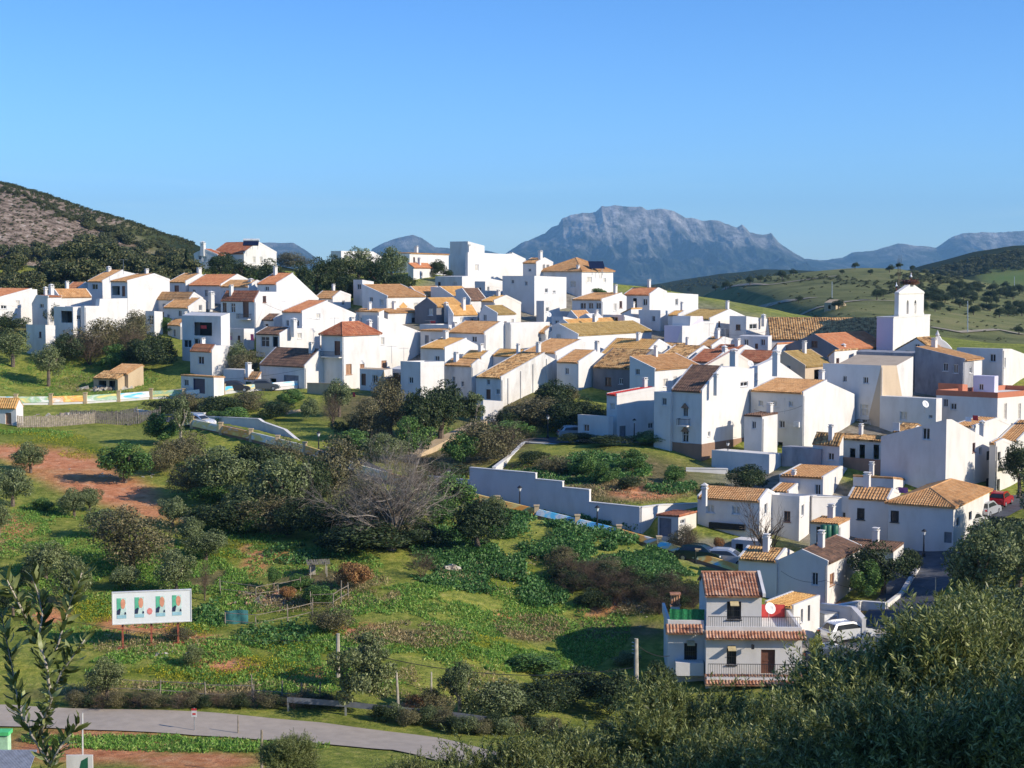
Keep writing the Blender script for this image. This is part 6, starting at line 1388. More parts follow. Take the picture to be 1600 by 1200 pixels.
def twig_mesh(name, mat, seed=0, nb=9, depth=4, th=.03, drop=.0, leafmat=None, nleaf=0):
    """bare crown: fine tapered twigs, unit height 2 centred on 0 with its foot at -1"""
    rr = random.Random(seed); V = []
    def seg(p, q, r0, r1):
        d = (q-p); a = d.cross(Vector((rr.uniform(-1,1), rr.uniform(-1,1), rr.uniform(-1,1)))).normalized(); b = d.cross(a).normalized()
        for s in (a, b): V.append([p-s*r0, p+s*r0, q+s*r1, q-s*r1])
    def grow(p, d, L, r0, lev):
        k = 3; pts = [p]
        for i in range(k):
            d = (d+Vector((rr.gauss(0, .16), rr.gauss(0, .16), rr.gauss(.03, .1)))).normalized(); q = p+d*L/k; seg(p, q, r0*(1-i/k*.4), r0*(1-(i+1)/k*.4)); p = q; pts.append(q)
        if lev == 0: return
        for j in range(rr.choice((3, 4, 5))):
            s = rr.choice(pts[1:]); dd = (d+Vector((rr.gauss(0, .6), rr.gauss(0, .6), rr.gauss(.05, .4)))).normalized(); grow(s, dd, L*rr.uniform(.55, .8), r0*.5, lev-1)
    for b in range(nb):
        a = 2*PI*b/nb+rr.uniform(-.3, .3); t = rr.uniform(.15, .75); grow(Vector((0, 0, -1)), Vector((math.cos(a)*t, math.sin(a)*t, 1)).normalized(), .75, th, depth)
    A = np.array([[tuple(v) for v in q] for q in V]); s = np.percentile(np.abs(A[..., :2]), 97); A[..., :2] /= s; z = A[..., 2]; A[..., 2] = -1+(z+1)*2/np.percentile(z+1, 99)
    return np_mesh(name, A, 4, mat)
CR = {
 'olive': [crown_mesh('crown', LF['olive'], 7500, .046, 30, s) for s in (1, 2, 3)],
 'green': [crown_mesh('crown', LF['green'], 7500, .052, 26, s) for s in (4, 5)],
 'dark': [crown_mesh('crown', LF['dark'], 7500, .049, 30, s, core=.3) for s in (6, 7, 8)],
 'brown': [crown_mesh('crown', LF['brown'], 9500, .036, 28, s, spread=.34) for s in (9, 10)],
 'rust': [crown_mesh('crown', LF['rust'], 7500, .046, 22, 11)],
 'yellow': [crown_mesh('crown', LF['yellow'], 7500, .049, 22, 12)],
 'pine': [crown_mesh('crown', LF['pine'], 2200, .10, 20, s, sq=(1,1,.9), spread=.34) for s in (13, 14, 15)],
 'cypress': [crown_mesh('crown', LF['dark'], 7500, .055, 40, 16, sq=(.8,.8,1.1), shape='cone', core=.2, up=1.5)],
 'loose': [crown_mesh('crown', LF['olive'], 7500, .043, 36, s, core=.2, spread=.2) for s in (17, 18)],
}
greyt = mat_leaf('grey_twigs', [(0,(.2,.16,.14)),(.5,(.34,.28,.25)),(1,(.52,.45,.4))], trans=0, objvar=.3); brt = mat_leaf('brown_twigs', [(0,(.09,.06,.04)),(.5,(.16,.115,.08)),(1,(.28,.21,.15))], trans=0, objvar=.3)
TW = {'grey': [twig_mesh('crown', greyt, s, 16, 4, .013) for s in (1, 2)], 'bare': [twig_mesh('crown', brt, s, 10, 4, .014) for s in (3, 4)], 'open': [twig_mesh('crown', brt, 5, 5, 3, .022)]}
def trunk_mesh(seed, mat, n=4):
    rr = random.Random(seed); mb = MB()
    mb.path([(0,0,-.15),(.02,.0,.25),(-.03,.02,.55)], .09, .06, 7)
    for k in range(n):
        a = 2*PI*k/n+rr.uniform(-.4,.4); e = Vector((math.cos(a)*.4, math.sin(a)*.4, .95)); mb.path([Vector((-.03,.02,.5)), Vector((-.03,.02,.5)).lerp(e, .5)+Vector((0,0,-.03)), e], .05, .015, 5)
        mb.tube(Vector((-.03,.02,.5)).lerp(e, .55), e+Vector((rr.uniform(-.2,.2), rr.uniform(-.2,.2), .05)), .025, .01, 4)
    me = bpy.data.meshes.new('trunk'); me.from_pydata(mb.v, [], mb.f); me.materials.append(mat); me.update(); return me
TR = [trunk_mesh(s, M['trunk']) for s in (1, 2, 3)]; TRP = [trunk_mesh(4, M['pbark'])]
NT = [0]
SMALL = crown_mesh('scrub', LF['pine'], 260, .17, 12, 31); SV = np.empty(len(SMALL.vertices)*3, np.float32); SMALL.vertices.foreach_get('co', SV); SV = SV.reshape(-1, 4, 3)
BAG = {}
def far_plant(bag, px, py, s, sq, base):
    p = G.pick(px, base, 330 if base > 0 else 60); k = p.y/F; a = (px*7.3+py) % 6.28; c_, s_ = math.cos(a), math.sin(a); V = SV.copy(); x = V[..., 0].copy(); V[..., 0] = (x*c_-V[..., 1]*s_)*s*k; V[..., 1] = (x*s_+V[..., 1]*c_)*s*k; V[..., 2] = V[..., 2]*s*k*sq
    V += np.array([p.x, p.y, p.z+s*k*sq*.75]); BAG.setdefault(bag, []).append(V)
def plant(kind, px, py, rx, ry, label=None, group=None, name=None, cat=None, trunk=None, lift=None, Y=None, base=None):
    """crown centre pixel (px,py), half size in pixels; stands on the ground below its crown"""
    NT[0] += 1; rr = random.Random(NT[0]*13)
    bpy_ = (py+ry*(.95 if not trunk else 1.0+trunk)) if base is None else base
    p = G.pick(px, bpy_) if Y is None else Vector((surv(px, bpy_, Y).x, Y, 0))
    if Y is not None: p.z = G.z(p.x, p.y)
    k = p.y/F; RX = rx*k; RZ = ry*k; c = surv(px, py, p.y); cz = c.z-p.z
    tree = name or ('tree' if trunk is not None else 'bush'); cat = cat or tree
    me = rr.choice(CR.get(kind) or TW[kind])
    if kind in TW: cz = RZ*.98
    cz = max(cz, RZ*.6)
    if trunk is None:
        o = link(tree, me); o.location = (p.x, p.y, p.z+cz); o.scale = (RX, RX, RZ*1.04); o.rotation_euler = (0, 0, rr.uniform(0, 6.28)); tag(o, label, cat, group); return o
    o = empty(tree, p, rr.uniform(0, 6.28)); tag(o, label, cat, group)
    cr = link('crown', me, o); cr.location = (0, 0, cz); cr.scale = (RX, RX, RZ)
    t_ = link('trunk', rr.choice(TRP if trunk and kind == 'loose' else TR), o); H_ = max(cz*1.15, .5); t_.scale = (min(H_, RX*1.3), min(H_, RX*1.3), H_)
    return o
PL = [ # kind, px, py, rx, ry, trunk, label
 ('olive',48,712,33,27,.05,'round dark olive on the bare red bank at the far left'),
 ('green',196,716,44,38,.05,'broad green bush between the red bank and the brown thicket'),
 ('olive',20,755,34,36,.05,'olive below the red bank, second from the left edge'),('olive',-2,805,24,34,.05,'olive cut by the left edge below the red bank'),
 ('olive',116,782,28,25,.05,'small olive at the lower side of the red bank'),('olive',140,776,24,22,.05,'olive touching the lower edge of the red bank'),('green',68,787,20,14,None,'low bush left of the two olives under the red bank'),
 ('brown',206,838,72,58,.05,'largest brown green tree in the middle of the left slope'),('olive',160,812,34,28,.05,'olive tucked behind the largest brown tree'),
 ('olive',270,797,28,25,.05,'dark olive at the right foot of the red bank'),('olive',322,848,38,27,.05,'wide olive right of the largest brown tree'),('olive',298,828,26,24,.05,'olive just behind the wide one on the left slope'),
 ('green',394,817,30,22,None,'grey green bush below the brown thicket'),('olive',275,890,36,38,.05,'grey olive above the right end of the billboard'),
 ('olive',72,872,44,34,.05,'dark olive left of the largest brown tree'),('olive',112,905,42,42,.05,'olive behind the upper left of the billboard'),('dark',50,895,28,22,.05,'shaded olive low on the left slope'),
 ('olive',168,1055,37,36,.05,'round olive below the left end of the billboard'),('olive',302,1024,18,20,None,'small bush right of the billboard posts'),('brown',280,990,26,12,None,'low brown bush behind the billboard posts'),
 ('olive',195,900,30,24,.05,'olive behind the billboard top edge'),('dark',20,935,26,30,.05,'dark olive at the left edge level with the billboard'),
 ('brown',290,700,44,34,None,'brown bush at the upper left of the thicket'),('olive',345,735,56,46,.1,'broad brown green tree in the thicket'),('dark',402,722,46,40,.1,'dark tree in the middle of the thicket'),('brown',300,745,40,34,None,'brown bush at the left foot of the thicket'),
 ('olive',440,755,54,56,.1,'tall brown green tree right of the thicket middle'),('olive',385,785,42,34,None,'lower brown bush of the thicket'),('dark',490,755,36,48,.1,'dark shaded tree between the thicket and the bare grey tree'),('dark',470,808,44,36,None,'dark bush at the foot of the thicket'),('green',330,772,34,20,None,'green bush under the brown thicket'),('brown',445,705,34,28,None,'brown bush before the short white wall'),('dark',520,815,34,34,None,'dark bush left of the bare grey tree foot'),
 ('green',255,672,30,22,None,'green bush at the top left of the thicket near the street'),('loose',283,650,20,34,.3,'slender pale green tree by the white parked car'),
 ('brown',560,800,46,46,None,'brown bush under the left side of the bare grey tree'),('yellow',600,790,24,30,None,'yellowing bush under the bare grey tree'),('olive',630,800,40,44,None,'olive brown bush under the right side of the bare grey tree'),('olive',660,770,22,34,None,'narrow olive shrub right of the bare grey tree'),
 ('dark',745,820,44,42,.05,'dark olive right of the bare grey tree, in front of the street parapet'),('olive',775,790,18,14,None,'little olive crown rising at the painted parapet'),
 ('green',690,800,24,26,None,'green bush between the bare grey tree and the dark olive'),
 ('loose',740,640,26,30,.5,'feathery green tree with pale trunk left of the white annex'),('dark',690,640,40,44,.1,'dark tree in the ravine left of the feathery tree'),('dark',655,650,34,44,.1,'dark tree below the blank lit box house'),('brown',610,635,34,40,.1,'brown green tree in front of the small box houses'),('green',640,688,34,30,None,'green bush in the bottom of the ravine'),('brown',580,660,30,34,None,'brown bush beside the tin roofed shed'),('olive',530,620,22,26,.1,'olive in front of the beige square wall'),
 ('dark',545,670,26,20,None,'dark bush below the tin roofed shed'),('green',560,690,34,20,None,'green bush behind the bare grey tree'),('rust',620,600,14,22,None,'orange yellow shrub by the small box houses'),('olive',600,700,34,22,None,'olive bush at the ravine mouth'),
 ('dark',860,620,30,26,None,'dark bush under the brown roofed house beside the pilaster gable'),('brown',835,645,44,22,None,'brown scrub at the foot of the pilaster gable'),('dark',880,650,34,26,None,'shaded bush left of the low terrace building'),('dark',800,655,30,16,None,'dark scrub right of the white annex'),
 ('brown',760,690,46,30,None,'large brown grey bush right of the ochre ramp'),('green',720,700,26,26,None,'green bush at the foot of the ochre ramp'),('green',790,672,44,16,None,'green bush strip above the large brown grey bush'),('dark',700,735,40,14,None,'dark bush behind the low end of the retaining wall'),
 ('olive',20,540,28,24,.3,'olive on the meadow edge below the rising roof'),('olive',76,566,24,26,.3,'olive with thin trunk below the blue shaded terrace'),('dark',110,545,28,24,None,'dark bush under the pergola house'),('brown',150,530,40,28,None,'bare brown bush below the tall blank wall'),('brown',205,520,30,30,None,'brown bush on the slope right of the tall blank wall'),('green',178,560,28,18,None,'green bush on the bank behind the ruined shed'),('dark',225,555,30,26,None,'dark bush behind the ruined shed'),('dark',250,545,28,24,None,'dark hedge bush left of the tall terrace house'),('green',264,510,16,11,None,'bright green bush on the terrace left of the tall terrace house'),('dark',20,505,24,16,None,'dark bush under the low white block at the left edge'),
 ('dark',84,492,14,20,None,'dark tree between the small white houses at the left'),('olive',128,465,8,12,None,'little shrub beside the tan roofed sunlit front'),
 ('brown',385,566,32,20,None,'brown bush behind the low garages'),('olive',370,558,18,22,None,'olive rising behind the low garages'),
 ('dark',255,635,32,14,None,'dark bush over the upper street parapet'),('brown',300,632,30,16,None,'brown bush below the street parapet, left one'),('dark',340,635,34,18,None,'dark bush below the street parapet'),('brown',385,628,32,16,None,'reddish brown bush below the street parapet'),('green',365,650,34,12,None,'green creeper over the upper retaining wall'),('green',450,622,22,12,None,'small yellow green bush below the garages'),('dark',425,640,26,14,None,'dark bush left of the stepped ochre wall'),('olive',485,640,14,18,None,'small olive by the stepped ochre wall'),
 ('dark',900,684,30,9,None,'dark clipped hedge on the terrace, left part'),('dark',950,688,34,9,None,'dark clipped hedge on the terrace, middle part'),('green',1010,684,34,11,None,'green clipped hedge on the terrace, right part'),
 ('green',912,726,26,18,None,'green bush in the upper garden'),('green',985,722,26,16,None,'bushy green plant at the garden top wall'),('green',945,742,22,16,None,'green plant in the middle of the garden'),('dark',980,755,18,12,None,'dark low bush in the garden'),('brown',870,725,30,14,None,'brown bush at the left of the garden'),('green',1055,740,18,14,None,'green plant below the stair wall'),('dark',830,715,26,12,None,'dark bush in the left garden corner'),
 ('dark',1172,748,32,22,None,'dark green bush below the small stair block'),('dark',1120,765,24,10,None,'dark low bush behind the tan row house'),
 ('brown',1066,845,22,22,None,'bare brown shrub beside the dark green car'),('rust',1122,848,9,13,.2,'small round brown tree at the row house front'),('green',1150,865,10,9,None,'green shrub by the bar pavilion'),
 ('dark',1380,885,46,38,.1,'big dark garden tree left of the lane'),('green',1350,910,26,30,None,'dark green shrub beside the dappled wall'),('dark',1420,880,18,26,None,'dark shrub at the upper end of the garden tree'),
 ('olive',1545,885,60,66,.1,'large dark olive tree at the right side of the lane'),('olive',1592,860,44,48,.1,'olive crown behind the large one at the right edge'),('olive',1510,900,26,46,.1,'narrow olive crown beside the grey street lamp'),('yellow',1550,912,18,14,None,'yellow green shrub low in front of the large dark olive'),
 ('dark',1592,728,26,38,.2,'dark tree at the right edge above the red car'),('rust',1392,832,14,16,None,'pale pinkish shrub on the low cabin terrace'),
 ('yellow',1276,1020,15,26,None,'yellow green vine at the right corner of the nearest house'),('yellow',1283,1052,13,24,None,'lower yellow green vine by the yard'),
 ('loose',566,1062,52,58,None,'large leafy eucalyptus like tree beside the road'),('loose',575,1020,34,36,.6,'upper crown of the tree beside the road'),('loose',718,1070,30,46,.1,'loose branched tree on the meadow edge by the road'),('olive',770,1095,50,34,None,'grey green bush right of the loose branched tree'),('brown',680,1100,30,22,None,'brown bush between the two roadside trees'),('rust',655,1098,18,18,None,'rust coloured shrub beside the thin pale pole'),
 ('rust',553,898,26,26,None,'rust brown bush right of the garden hut'),('green',428,898,14,16,.5,'little dark stemmed tree left of the garden hut'),('green',465,910,26,12,None,'blue green shrub before the garden hut'),('rust',448,925,14,14,None,'dry brown shrub on the vegetable plot'),('green',500,930,26,14,None,'low green bush right of the vegetable plot'),('brown',520,965,34,22,None,'brown weedy bush below the leaning cane fence'),
 ('green',840,1040,44,14,None,'green scrub on the shaded bank'),('dark',900,1075,50,30,None,'dark scrub left of the tall utility pole'),('dark',960,1085,44,34,None,'dark scrub behind the tall utility pole'),('olive',980,1030,22,12,None,'grey green scrub beside the tall utility pole'),('dark',840,1095,50,30,None,'dark roadside scrub under the wires'),('dark',1035,1070,30,36,None,'dark bush at the left wall of the nearest house'),
 ('green',1000,905,22,14,None,'green bush below the street parapet at its right end'),('brown',950,880,26,14,None,'brown bush below the painted parapet'),('brown',880,870,26,14,None,'brown bramble below the middle of the painted parapet'),
 ('olive',1600,960,70,50,.1,'dark olive crown at the right edge above the near olives'),('olive',1520,960,50,36,.1,'olive crown at the foot of the grey street lamp'),('dark',1570,830,50,26,None,'dark leafy top of the olives beside the parked pale car'),('brown',600,825,60,26,None,'brown undergrowth around the foot of the bare grey tree'),('dark',660,835,44,24,None,'dark bush right of the bare grey tree foot'),('brown',520,740,50,50,None,'brown grey bush filling the left side of the bare tree'),('brown',255,715,34,30,None,'brown bush at the upper left foot of the thicket'),('brown',420,800,60,36,None,'wide brown bush at the front of the thicket'),('green',700,770,40,34,None,'green bush under the painted parapet right of the bare tree'),('dark',560,840,70,26,None,'dark shaded undergrowth bush below the bare grey tree'),('dark',350,805,60,30,None,'dark bush in the shade at the thicket front'),
 ('dark',905,640,26,18,None,'shaded scrub left of the grey stained wall'),('brown',885,615,22,14,None,'brown scrub at the right foot of the small brown roofed house'),('dark',935,650,26,16,None,'dark scrub above the low terrace building'),('brown',965,600,14,8,None,'brown scrub under the lilac sided house'),
 ('dark',430,430,28,24,.1,'dark tree right of the white hilltop house'),('dark',465,440,26,28,.1,'dark tree behind the orange gables'),('dark',495,432,26,28,.1,'tall dark tree below the distant gabled building'),('brown',455,408,30,12,None,'brown bare tree tops on the skyline right of the hilltop house'),('dark',525,425,24,26,.1,'dark tree in front of the distant gabled building'),('olive',560,415,26,28,.2,'grey green tree before the distant gabled building'),('dark',590,430,26,28,.1,'dark tree in the middle of the hilltop grove'),('olive',612,412,22,26,.1,'grey green tree left of the flat roofed white house'),('dark',545,450,30,20,None,'dark bush under the hilltop grove'),('dark',620,445,28,18,None,'dark bush above the long brown roof'),('dark',480,462,30,12,None,'dark bush above the large orange roofed house'),('dark',683,420,14,14,None,'dark tree beside the orange roofed shed'),('dark',700,428,10,8,None,'small dark bush at the foot of the tower block'),('green',935,456,14,6,None,'green bush on the terrace of the solar panel house'),
 ('dark',345,415,26,20,.1,'dark tree in front of the hilltop house with solar heaters'),('dark',375,425,22,18,.1,'dark tree left of the row below the hilltop house'),('green',392,432,22,12,None,'green bush behind the tan roofed row'),('olive',408,424,14,10,None,'small olive under the hilltop house wall'),
]
for (kd, px, py, rx, ry, tr, lb) in PL:
    f_ = (1.0 if (px < 260 and 690 < py < 1060) or 540 < px < 700 and 740 < py < 850 and 0 else 1.05 if px < 500 and 690 < py < 1060 else 1.2) if rx >= 14 else 1.1; plant(kd, px, py-ry*(f_-1)*.5, rx*f_, ry*f_, lb, trunk=tr)
plant('cypress', 292, 408, 12, 22, 'dark pointed cypress at the end of the pine wood', trunk=.02, name='cypress', base=432)
plant('grey', 612, 772, 96, 88, 'big bare grey twigged tree in front of the painted parapet', trunk=.01, name='tree')
plant('grey', 570, 790, 60, 56, 'lower bare grey bush at the left of the big bare tree', name='bush'); plant('bare', 790, 690, 44, 28, 'bare brown bush above the low end of the retaining wall'); plant('bare', 650, 760, 44, 50, 'bare brown twigs right of the big bare tree', name='bush')
plant('open', 1195, 825, 42, 54, 'bare leafless tree in front of the row houses', trunk=.01, base=885); plant('bare', 520, 640, 18, 26, 'small bare tree before the beige square wall', trunk=.01)
plant('bare', 1075, 850, 22, 26, 'bare bush on the street verge before the kiosk'); plant('bare', 140, 545, 40, 26, 'bare bush on the bank below the tall blank wall'); plant('bare', 320, 905, 10, 34, 'dead pale stem left of the vegetable plot', trunk=.01); plant('bare', 660, 885, 22, 22, 'bare shrub near the heap of burnt branches')
plant('bare', 210, 540, 26, 30, 'bare bush left of the shaded tall terrace house'); plant('bare', 1180, 705, 10, 5, 'dry twigs on the low retaining wall') if 0 else None
for k in range(34):
    px = 880+k*6.5+random.uniform(-6, 6); plant('bare' if k % 2 else 'dark', px, 898+(px-960)*.10+random.uniform(-6, 46), 26, 17, 'dark thorny bush on the shaded bank below the street parapet', 'thorn bushes on the shaded bank')
for k in range(22):
    px = 120+k*20; py = 1096+(k % 3)*2; plant(('brown', 'dark', 'bare')[k % 3], px, py-4, 22, 13 if k % 3 else 17, 'scrubby bush in the belt along the road verge', 'bushes along the road verge')
rr = random.Random(4)
for k in range(16): px = 600+k*19; plant(('dark', 'olive', 'brown')[k % 3], px, 1118+(px-600)*.09+rr.uniform(-8, 4), 24, 18, 'dark bush behind the roadside guardrail', 'bushes behind the guardrail')
for k, (px, Y, top) in enumerate(((1062,96,1082),(1105,98,1078),(1150,93,1092),(1200,95,1090),(1250,97,1080),(1300,99,1055),(1345,98,1035),(1120,88,1110),(1220,88,1105),(1020,99,1100),(960,97,1118))):  # trees added to throw shade on the gully left of the house
    x = surv(px, 1100, Y).x; g = G.z(x, Y); zt = surv(px, top, Y).z; h = max(zt-g, 1.5); o = empty('tree', (x, Y, g), k*1.3); tag(o, 'dark bushy tree added in the hollow behind the near olives to shade the gully', 'tree', 'trees added in the hollow for shade'); cr = link('crown', CR['dark'][k % 3], o); cr.location = (0, 0, h*.55); cr.scale = (h*.62, h*.62, h*.5); t_ = link('trunk', TR[k % 3], o); t_.scale = (h*.6, h*.6, h*.6)
for k, (px, py) in enumerate(((1650,900),(1660,830),(1640,960),(1690,880),(1700,790),(1640,770))): plant('olive', px, py, 60, 56, 'unseen olive added beyond the right edge to shade the lane', 'olives added beyond the right edge to shade the lane', trunk=.1)  # unseen trees added outside the view to cast shade on the lane
# woods on the left hill
k = 0
while k < 120:
    px = rr.uniform(-10, 300); py = rr.uniform(340, 470)
    lim = 290+max(0, px-30)*.40
    if py < lim+14: continue
    if px < 130-(py-350)*.2 and py < 398-px*.1: continue
    s = rr.uniform(9, 19)*(1.15 if py > 400 else .8); plant('pine', px, py-s*.6, s, s*rr.uniform(.7, 1), 'evergreen tree in the wood on the left hillside', 'evergreen trees on the left hillside', trunk=.1, base=py); k += 1
for (px, py, s) in ((112,395,30),(135,385,28),(160,400,30),(80,425,30),(55,440,26),(185,410,26),(100,430,30),(140,425,30),(215,415,24),(240,425,22),(20,440,26)):
    plant('pine', px, py, s, s*.85, 'tall broad pine at the lower edge of the left hillside wood', 'broad pines at the edge of the wood', trunk=.1, name='pine_tree', cat='pine tree', base=py+s*.9)
for k in range(45):
    t_ = k/45; px = 2+t_*285; py = interp([(0,288),(30,298),(80,318),(130,342),(200,368),(290,389)], px)+rr.uniform(1, 9); s = rr.uniform(5, 8)
    plant('pine', px, py, s, s*.7, 'small dark tree along the skyline of the left hill', 'trees on the left skyline', trunk=.05, base=py+s*.7)
for k in range(420):
    px = rr.uniform(-5, 150); py = rr.uniform(312, 410); s = rr.uniform(1.5, 5)
    if py < 300+px*.42: continue
    far_plant('stony_hill_scrub', px, py, s*.8, .6, py+s*.5)
# right hill
for (px, py, s) in ((1172,437,9),(1188,434,7),(1222,428,10),(1240,424,7),(1336,414,7),(1316,424,5),(1390,418,8),(1405,414,6),(1248,466,7),(1310,474,11),(1296,468,6),(1370,458,11),(1380,456,8),(1470,434,7),(1078,452,7),(1118,448,6),(1134,444,9),(1592,514,9),(1360,424,6),(1425,418,6),(1540,420,8)):
    plant('dark', px, py, s, s*.8, 'round dark oak on the grassy hill, standing alone', 'lone oaks on the grassy hill', trunk=.1, name='oak_tree', cat='oak tree', base=py+s)
k = 0
while k < 70:
    px = rr.uniform(1430, 1610); py = rr.uniform(440, 486)+max(0, px-1500)*.05
    if py < 438: continue
    s = rr.uniform(6, 12); plant('dark', px, py, s, s*.75, 'dark oak in the belt of trees right of the church tower', 'oak belt right of the church tower', trunk=.1, name='oak_tree', cat='oak tree', base=py+s*.8); k += 1
for k in range(260):
    px = rr.uniform(1130, 1600); py = rr.uniform(440, 545); s = rr.uniform(1.6, 5); far_plant('hill_scrub', px, py, s, .5, py+s*.5)
for k in range(420):
    px = rr.uniform(1390, 1620); py = interp([(1390,428),(1450,420),(1520,400),(1580,390),(1620,388)], px)+rr.uniform(1, 30); s = rr.uniform(4, 7); p = G.pick(px, py, 800)
    if p.y > 1400: continue
    far_plant('far_woodland', px, py, s, .7, py+s*.6)

for k in range(260):
    px = rr.uniform(860, 1400); py = interp([(860,452),(960,446),(1040,441),(1120,431),(1190,425),(1290,427),(1400,440)], px)+rr.uniform(1, 14); s = rr.uniform(2.5, 4.5); p = G.pick(px, py, 900)
    if 1000 < p.y < 2300: far_plant('far_woodland', px, py, s, .7, py+s*.6)
def skyline_y(px):
    u = (px-800)/F; ys = np.arange(340, 900, 4.0); z = G.h(u*ys, ys); return ys[int(np.argmax(z/ys))]
for k in range(900):
    px = rr.uniform(-12, 305); y = skyline_y(px)+(rr.uniform(-70, 12) if k % 2 else rr.uniform(-25, 6)); x = (px-800)/F*y; p = Vector((x, y, G.z(x, y))); q = proj(*p); s_ = rr.uniform(2.5, 6); k_ = y/F; V = SV*np.array([s_*k_, s_*k_, s_*k_*.7])+np.array([x, y, p.z+s_*k_*.4]); BAG.setdefault('skyline_scrub', []).append(V)
for nm, lb in (('skyline_scrub', 'dark scrub covering the upper rim of the left hill'), ('stony_hill_scrub', 'dark scrub dotted over the stony left hillside'), ('hill_scrub', 'low dark scrub scattered over the grassy right hillside'), ('far_woodland', 'distant wood covering the rises behind the grassy hill')):
    tag(link(nm, np_mesh(nm, np.concatenate(BAG[nm]), 4, LF['pine'])), lb, nm.replace('_', ' '), kind='stuff')

# ------------------------------------------------------------ ground cover
def scatter(name, label, mat, n, boxes, size, hgt, asp=.35, seed=1, up=1.2, excl=None, per=3):
    r = np.random.default_rng(seed); out = []
    w = np.array([b_[4] for b_ in boxes], float); w /= w.sum(); cnt = r.multinomial(n, w)
    for b_, c in zip(boxes, cnt):
        a = r.uniform(0, 2*PI, c); q = np.sqrt(r.uniform(0, 1, c)); px = b_[0]+np.cos(a)*q*b_[2]; py = b_[1]+np.sin(a)*q*b_[3]
        m_ = 0; cen = G.pick(b_[0], b_[1]); 
        # corners of the patch on the ground, then a bilinear spread of tufts
        e0 = G.pick(b_[0]-b_[2], b_[1]); e1 = G.pick(b_[0]+b_[2], b_[1]); f0 = G.pick(b_[0], b_[1]+b_[3]); f1 = G.pick(b_[0], b_[1]-b_[3])
        ux, uy = (e1.x-e0.x)/2, (e1.y-e0.y)/2; vx, vy = (f1.x-f0.x)/2, (f1.y-f0.y)/2
        s = np.cos(a)*q; t_ = -np.sin(a)*q; x = cen.x+s*ux+t_*vx; y = (f0.y+f1.y)/2+s*uy+t_*vy
        keep = fbm(x/2.5+seed, y/2.5, 3) > .42; out.append(np.stack([x[keep], y[keep]], 1))
    P = np.concatenate(out)
    xi = np.clip(np.searchsorted(G.xs, P[:, 0])-1, 0, len(G.xs)-2); yi = np.clip(np.searchsorted(G.ys, P[:, 1])-1, 0, len(G.ys)-2)
    fx = (P[:, 0]-G.xs[xi])/(G.xs[xi+1]-G.xs[xi]); fy = (P[:, 1]-G.ys[yi])/(G.ys[yi+1]-G.ys[yi])
    z = (G.Z[yi, xi]*(1-fx)+G.Z[yi, xi+1]*fx)*(1-fy)+(G.Z[yi+1, xi]*(1-fx)+G.Z[yi+1, xi+1]*fx)*fy
    # keep clear of the paved ways
    ok = np.ones(len(P), bool)
    for nm in ROADS:
        for q in nm: ok &= (np.hypot(P[:, 0]-q[0], P[:, 1]-q[1]) > q[2])
    P = P[ok]; z = z[ok]; m_ = len(P)
    lump = fbm(P[:, 0]/4+seed, P[:, 1]/4, 3)
    P3 = np.repeat(np.c_[P, z], per, 0); P3[:, :2] += r.normal(0, size*.8, (len(P3), 2)); P3[:, 2] += r.uniform(.0, 1, len(P3))*hgt*(np.repeat(lump, per)*1.6-.2)
    tag(link(name, np_mesh(name, leaves(P3, size, r, asp, up), 4, mat)), label, name.replace('_', ' '), kind='stuff')
ROADS = []
for o in list(bpy.data.objects):
    if o.name.split('.')[0] in ('road', 'street', 'lane', 'parking_ground', 'terrace_street', 'upper_street'):
        vs = o.data.vertices; w_ = {'road': 2.9, 'street': 2.5, 'lane': 2.8, 'parking_ground': 3.4, 'terrace_street': 2.5, 'upper_street': 1.9}[o.name.split('.')[0]]
        ROADS.append([(vs[i].co.x, vs[i].co.y, w_) for i in range(3, len(vs), 14)])
scatter('undergrowth', 'lush green brambles and nettles below the painted street parapet', LF['nettle'], 40000, [(860,850,150,40,3.6),(760,900,120,30,1.6),(700,860,60,30,.8),(960,905,60,24,.6),(960,872,90,14,1.8),(1045,905,45,14,.8),(1010,885,50,14,.8),(830,940,60,16,.4),(480,870,70,16,.3),(330,960,30,24,.15),(430,1000,60,18,.15),(930,735,90,20,1.6),(860,745,50,12,.5),(1050,765,40,10,.3)], .13, .8, asp=.6, seed=2, up=.3)
scatter('grass', 'short green grass on the meadows and slopes', LF['grassm'], 60000, [(700,980,200,70,3),(400,900,200,60,2),(200,930,200,80,2.4),(400,1045,260,45,2.2),(850,1000,140,50,1.5),(100,860,120,60,1),(430,830,120,30,1),(60,830,60,40,.6),(120,590,140,30,1.2),(330,1165,330,14,1.2),(40,680,80,10,.3),(700,690,60,20,.5),(900,745,120,30,.4)], .13, .3, asp=.3, seed=3)
scatter('yellow_flowers', 'yellow wild flowers in drifts across the grass', LF['flower'], 7000, [(60,690,80,14,1.4),(150,712,60,10,1),(380,1050,110,18,1.6),(280,1060,100,14,1),(470,1005,80,20,1),(360,860,60,14,.8),(150,958,40,18,.6),(300,985,40,14,.4),(420,800,50,12,.5),(740,1000,90,16,.7)], .05, .35, asp=.8, seed=4)
scatter('dry_weeds', 'dry brown weeds and dead stalks among the green', LF['dryw'], 18000, [(900,745,130,30,2.2),(1000,770,90,20,1.2),(640,995,100,20,1),(830,985,60,20,.8),(560,930,70,30,.8),(430,940,90,20,1),(300,1085,200,14,1.4),(800,905,120,30,.5),(700,1070,120,30,1),(1000,950,70,16,.8),(150,600,60,14,.5),(780,680,100,20,.8),(230,1010,90,16,.4)], .12, .5, asp=.22, seed=5)
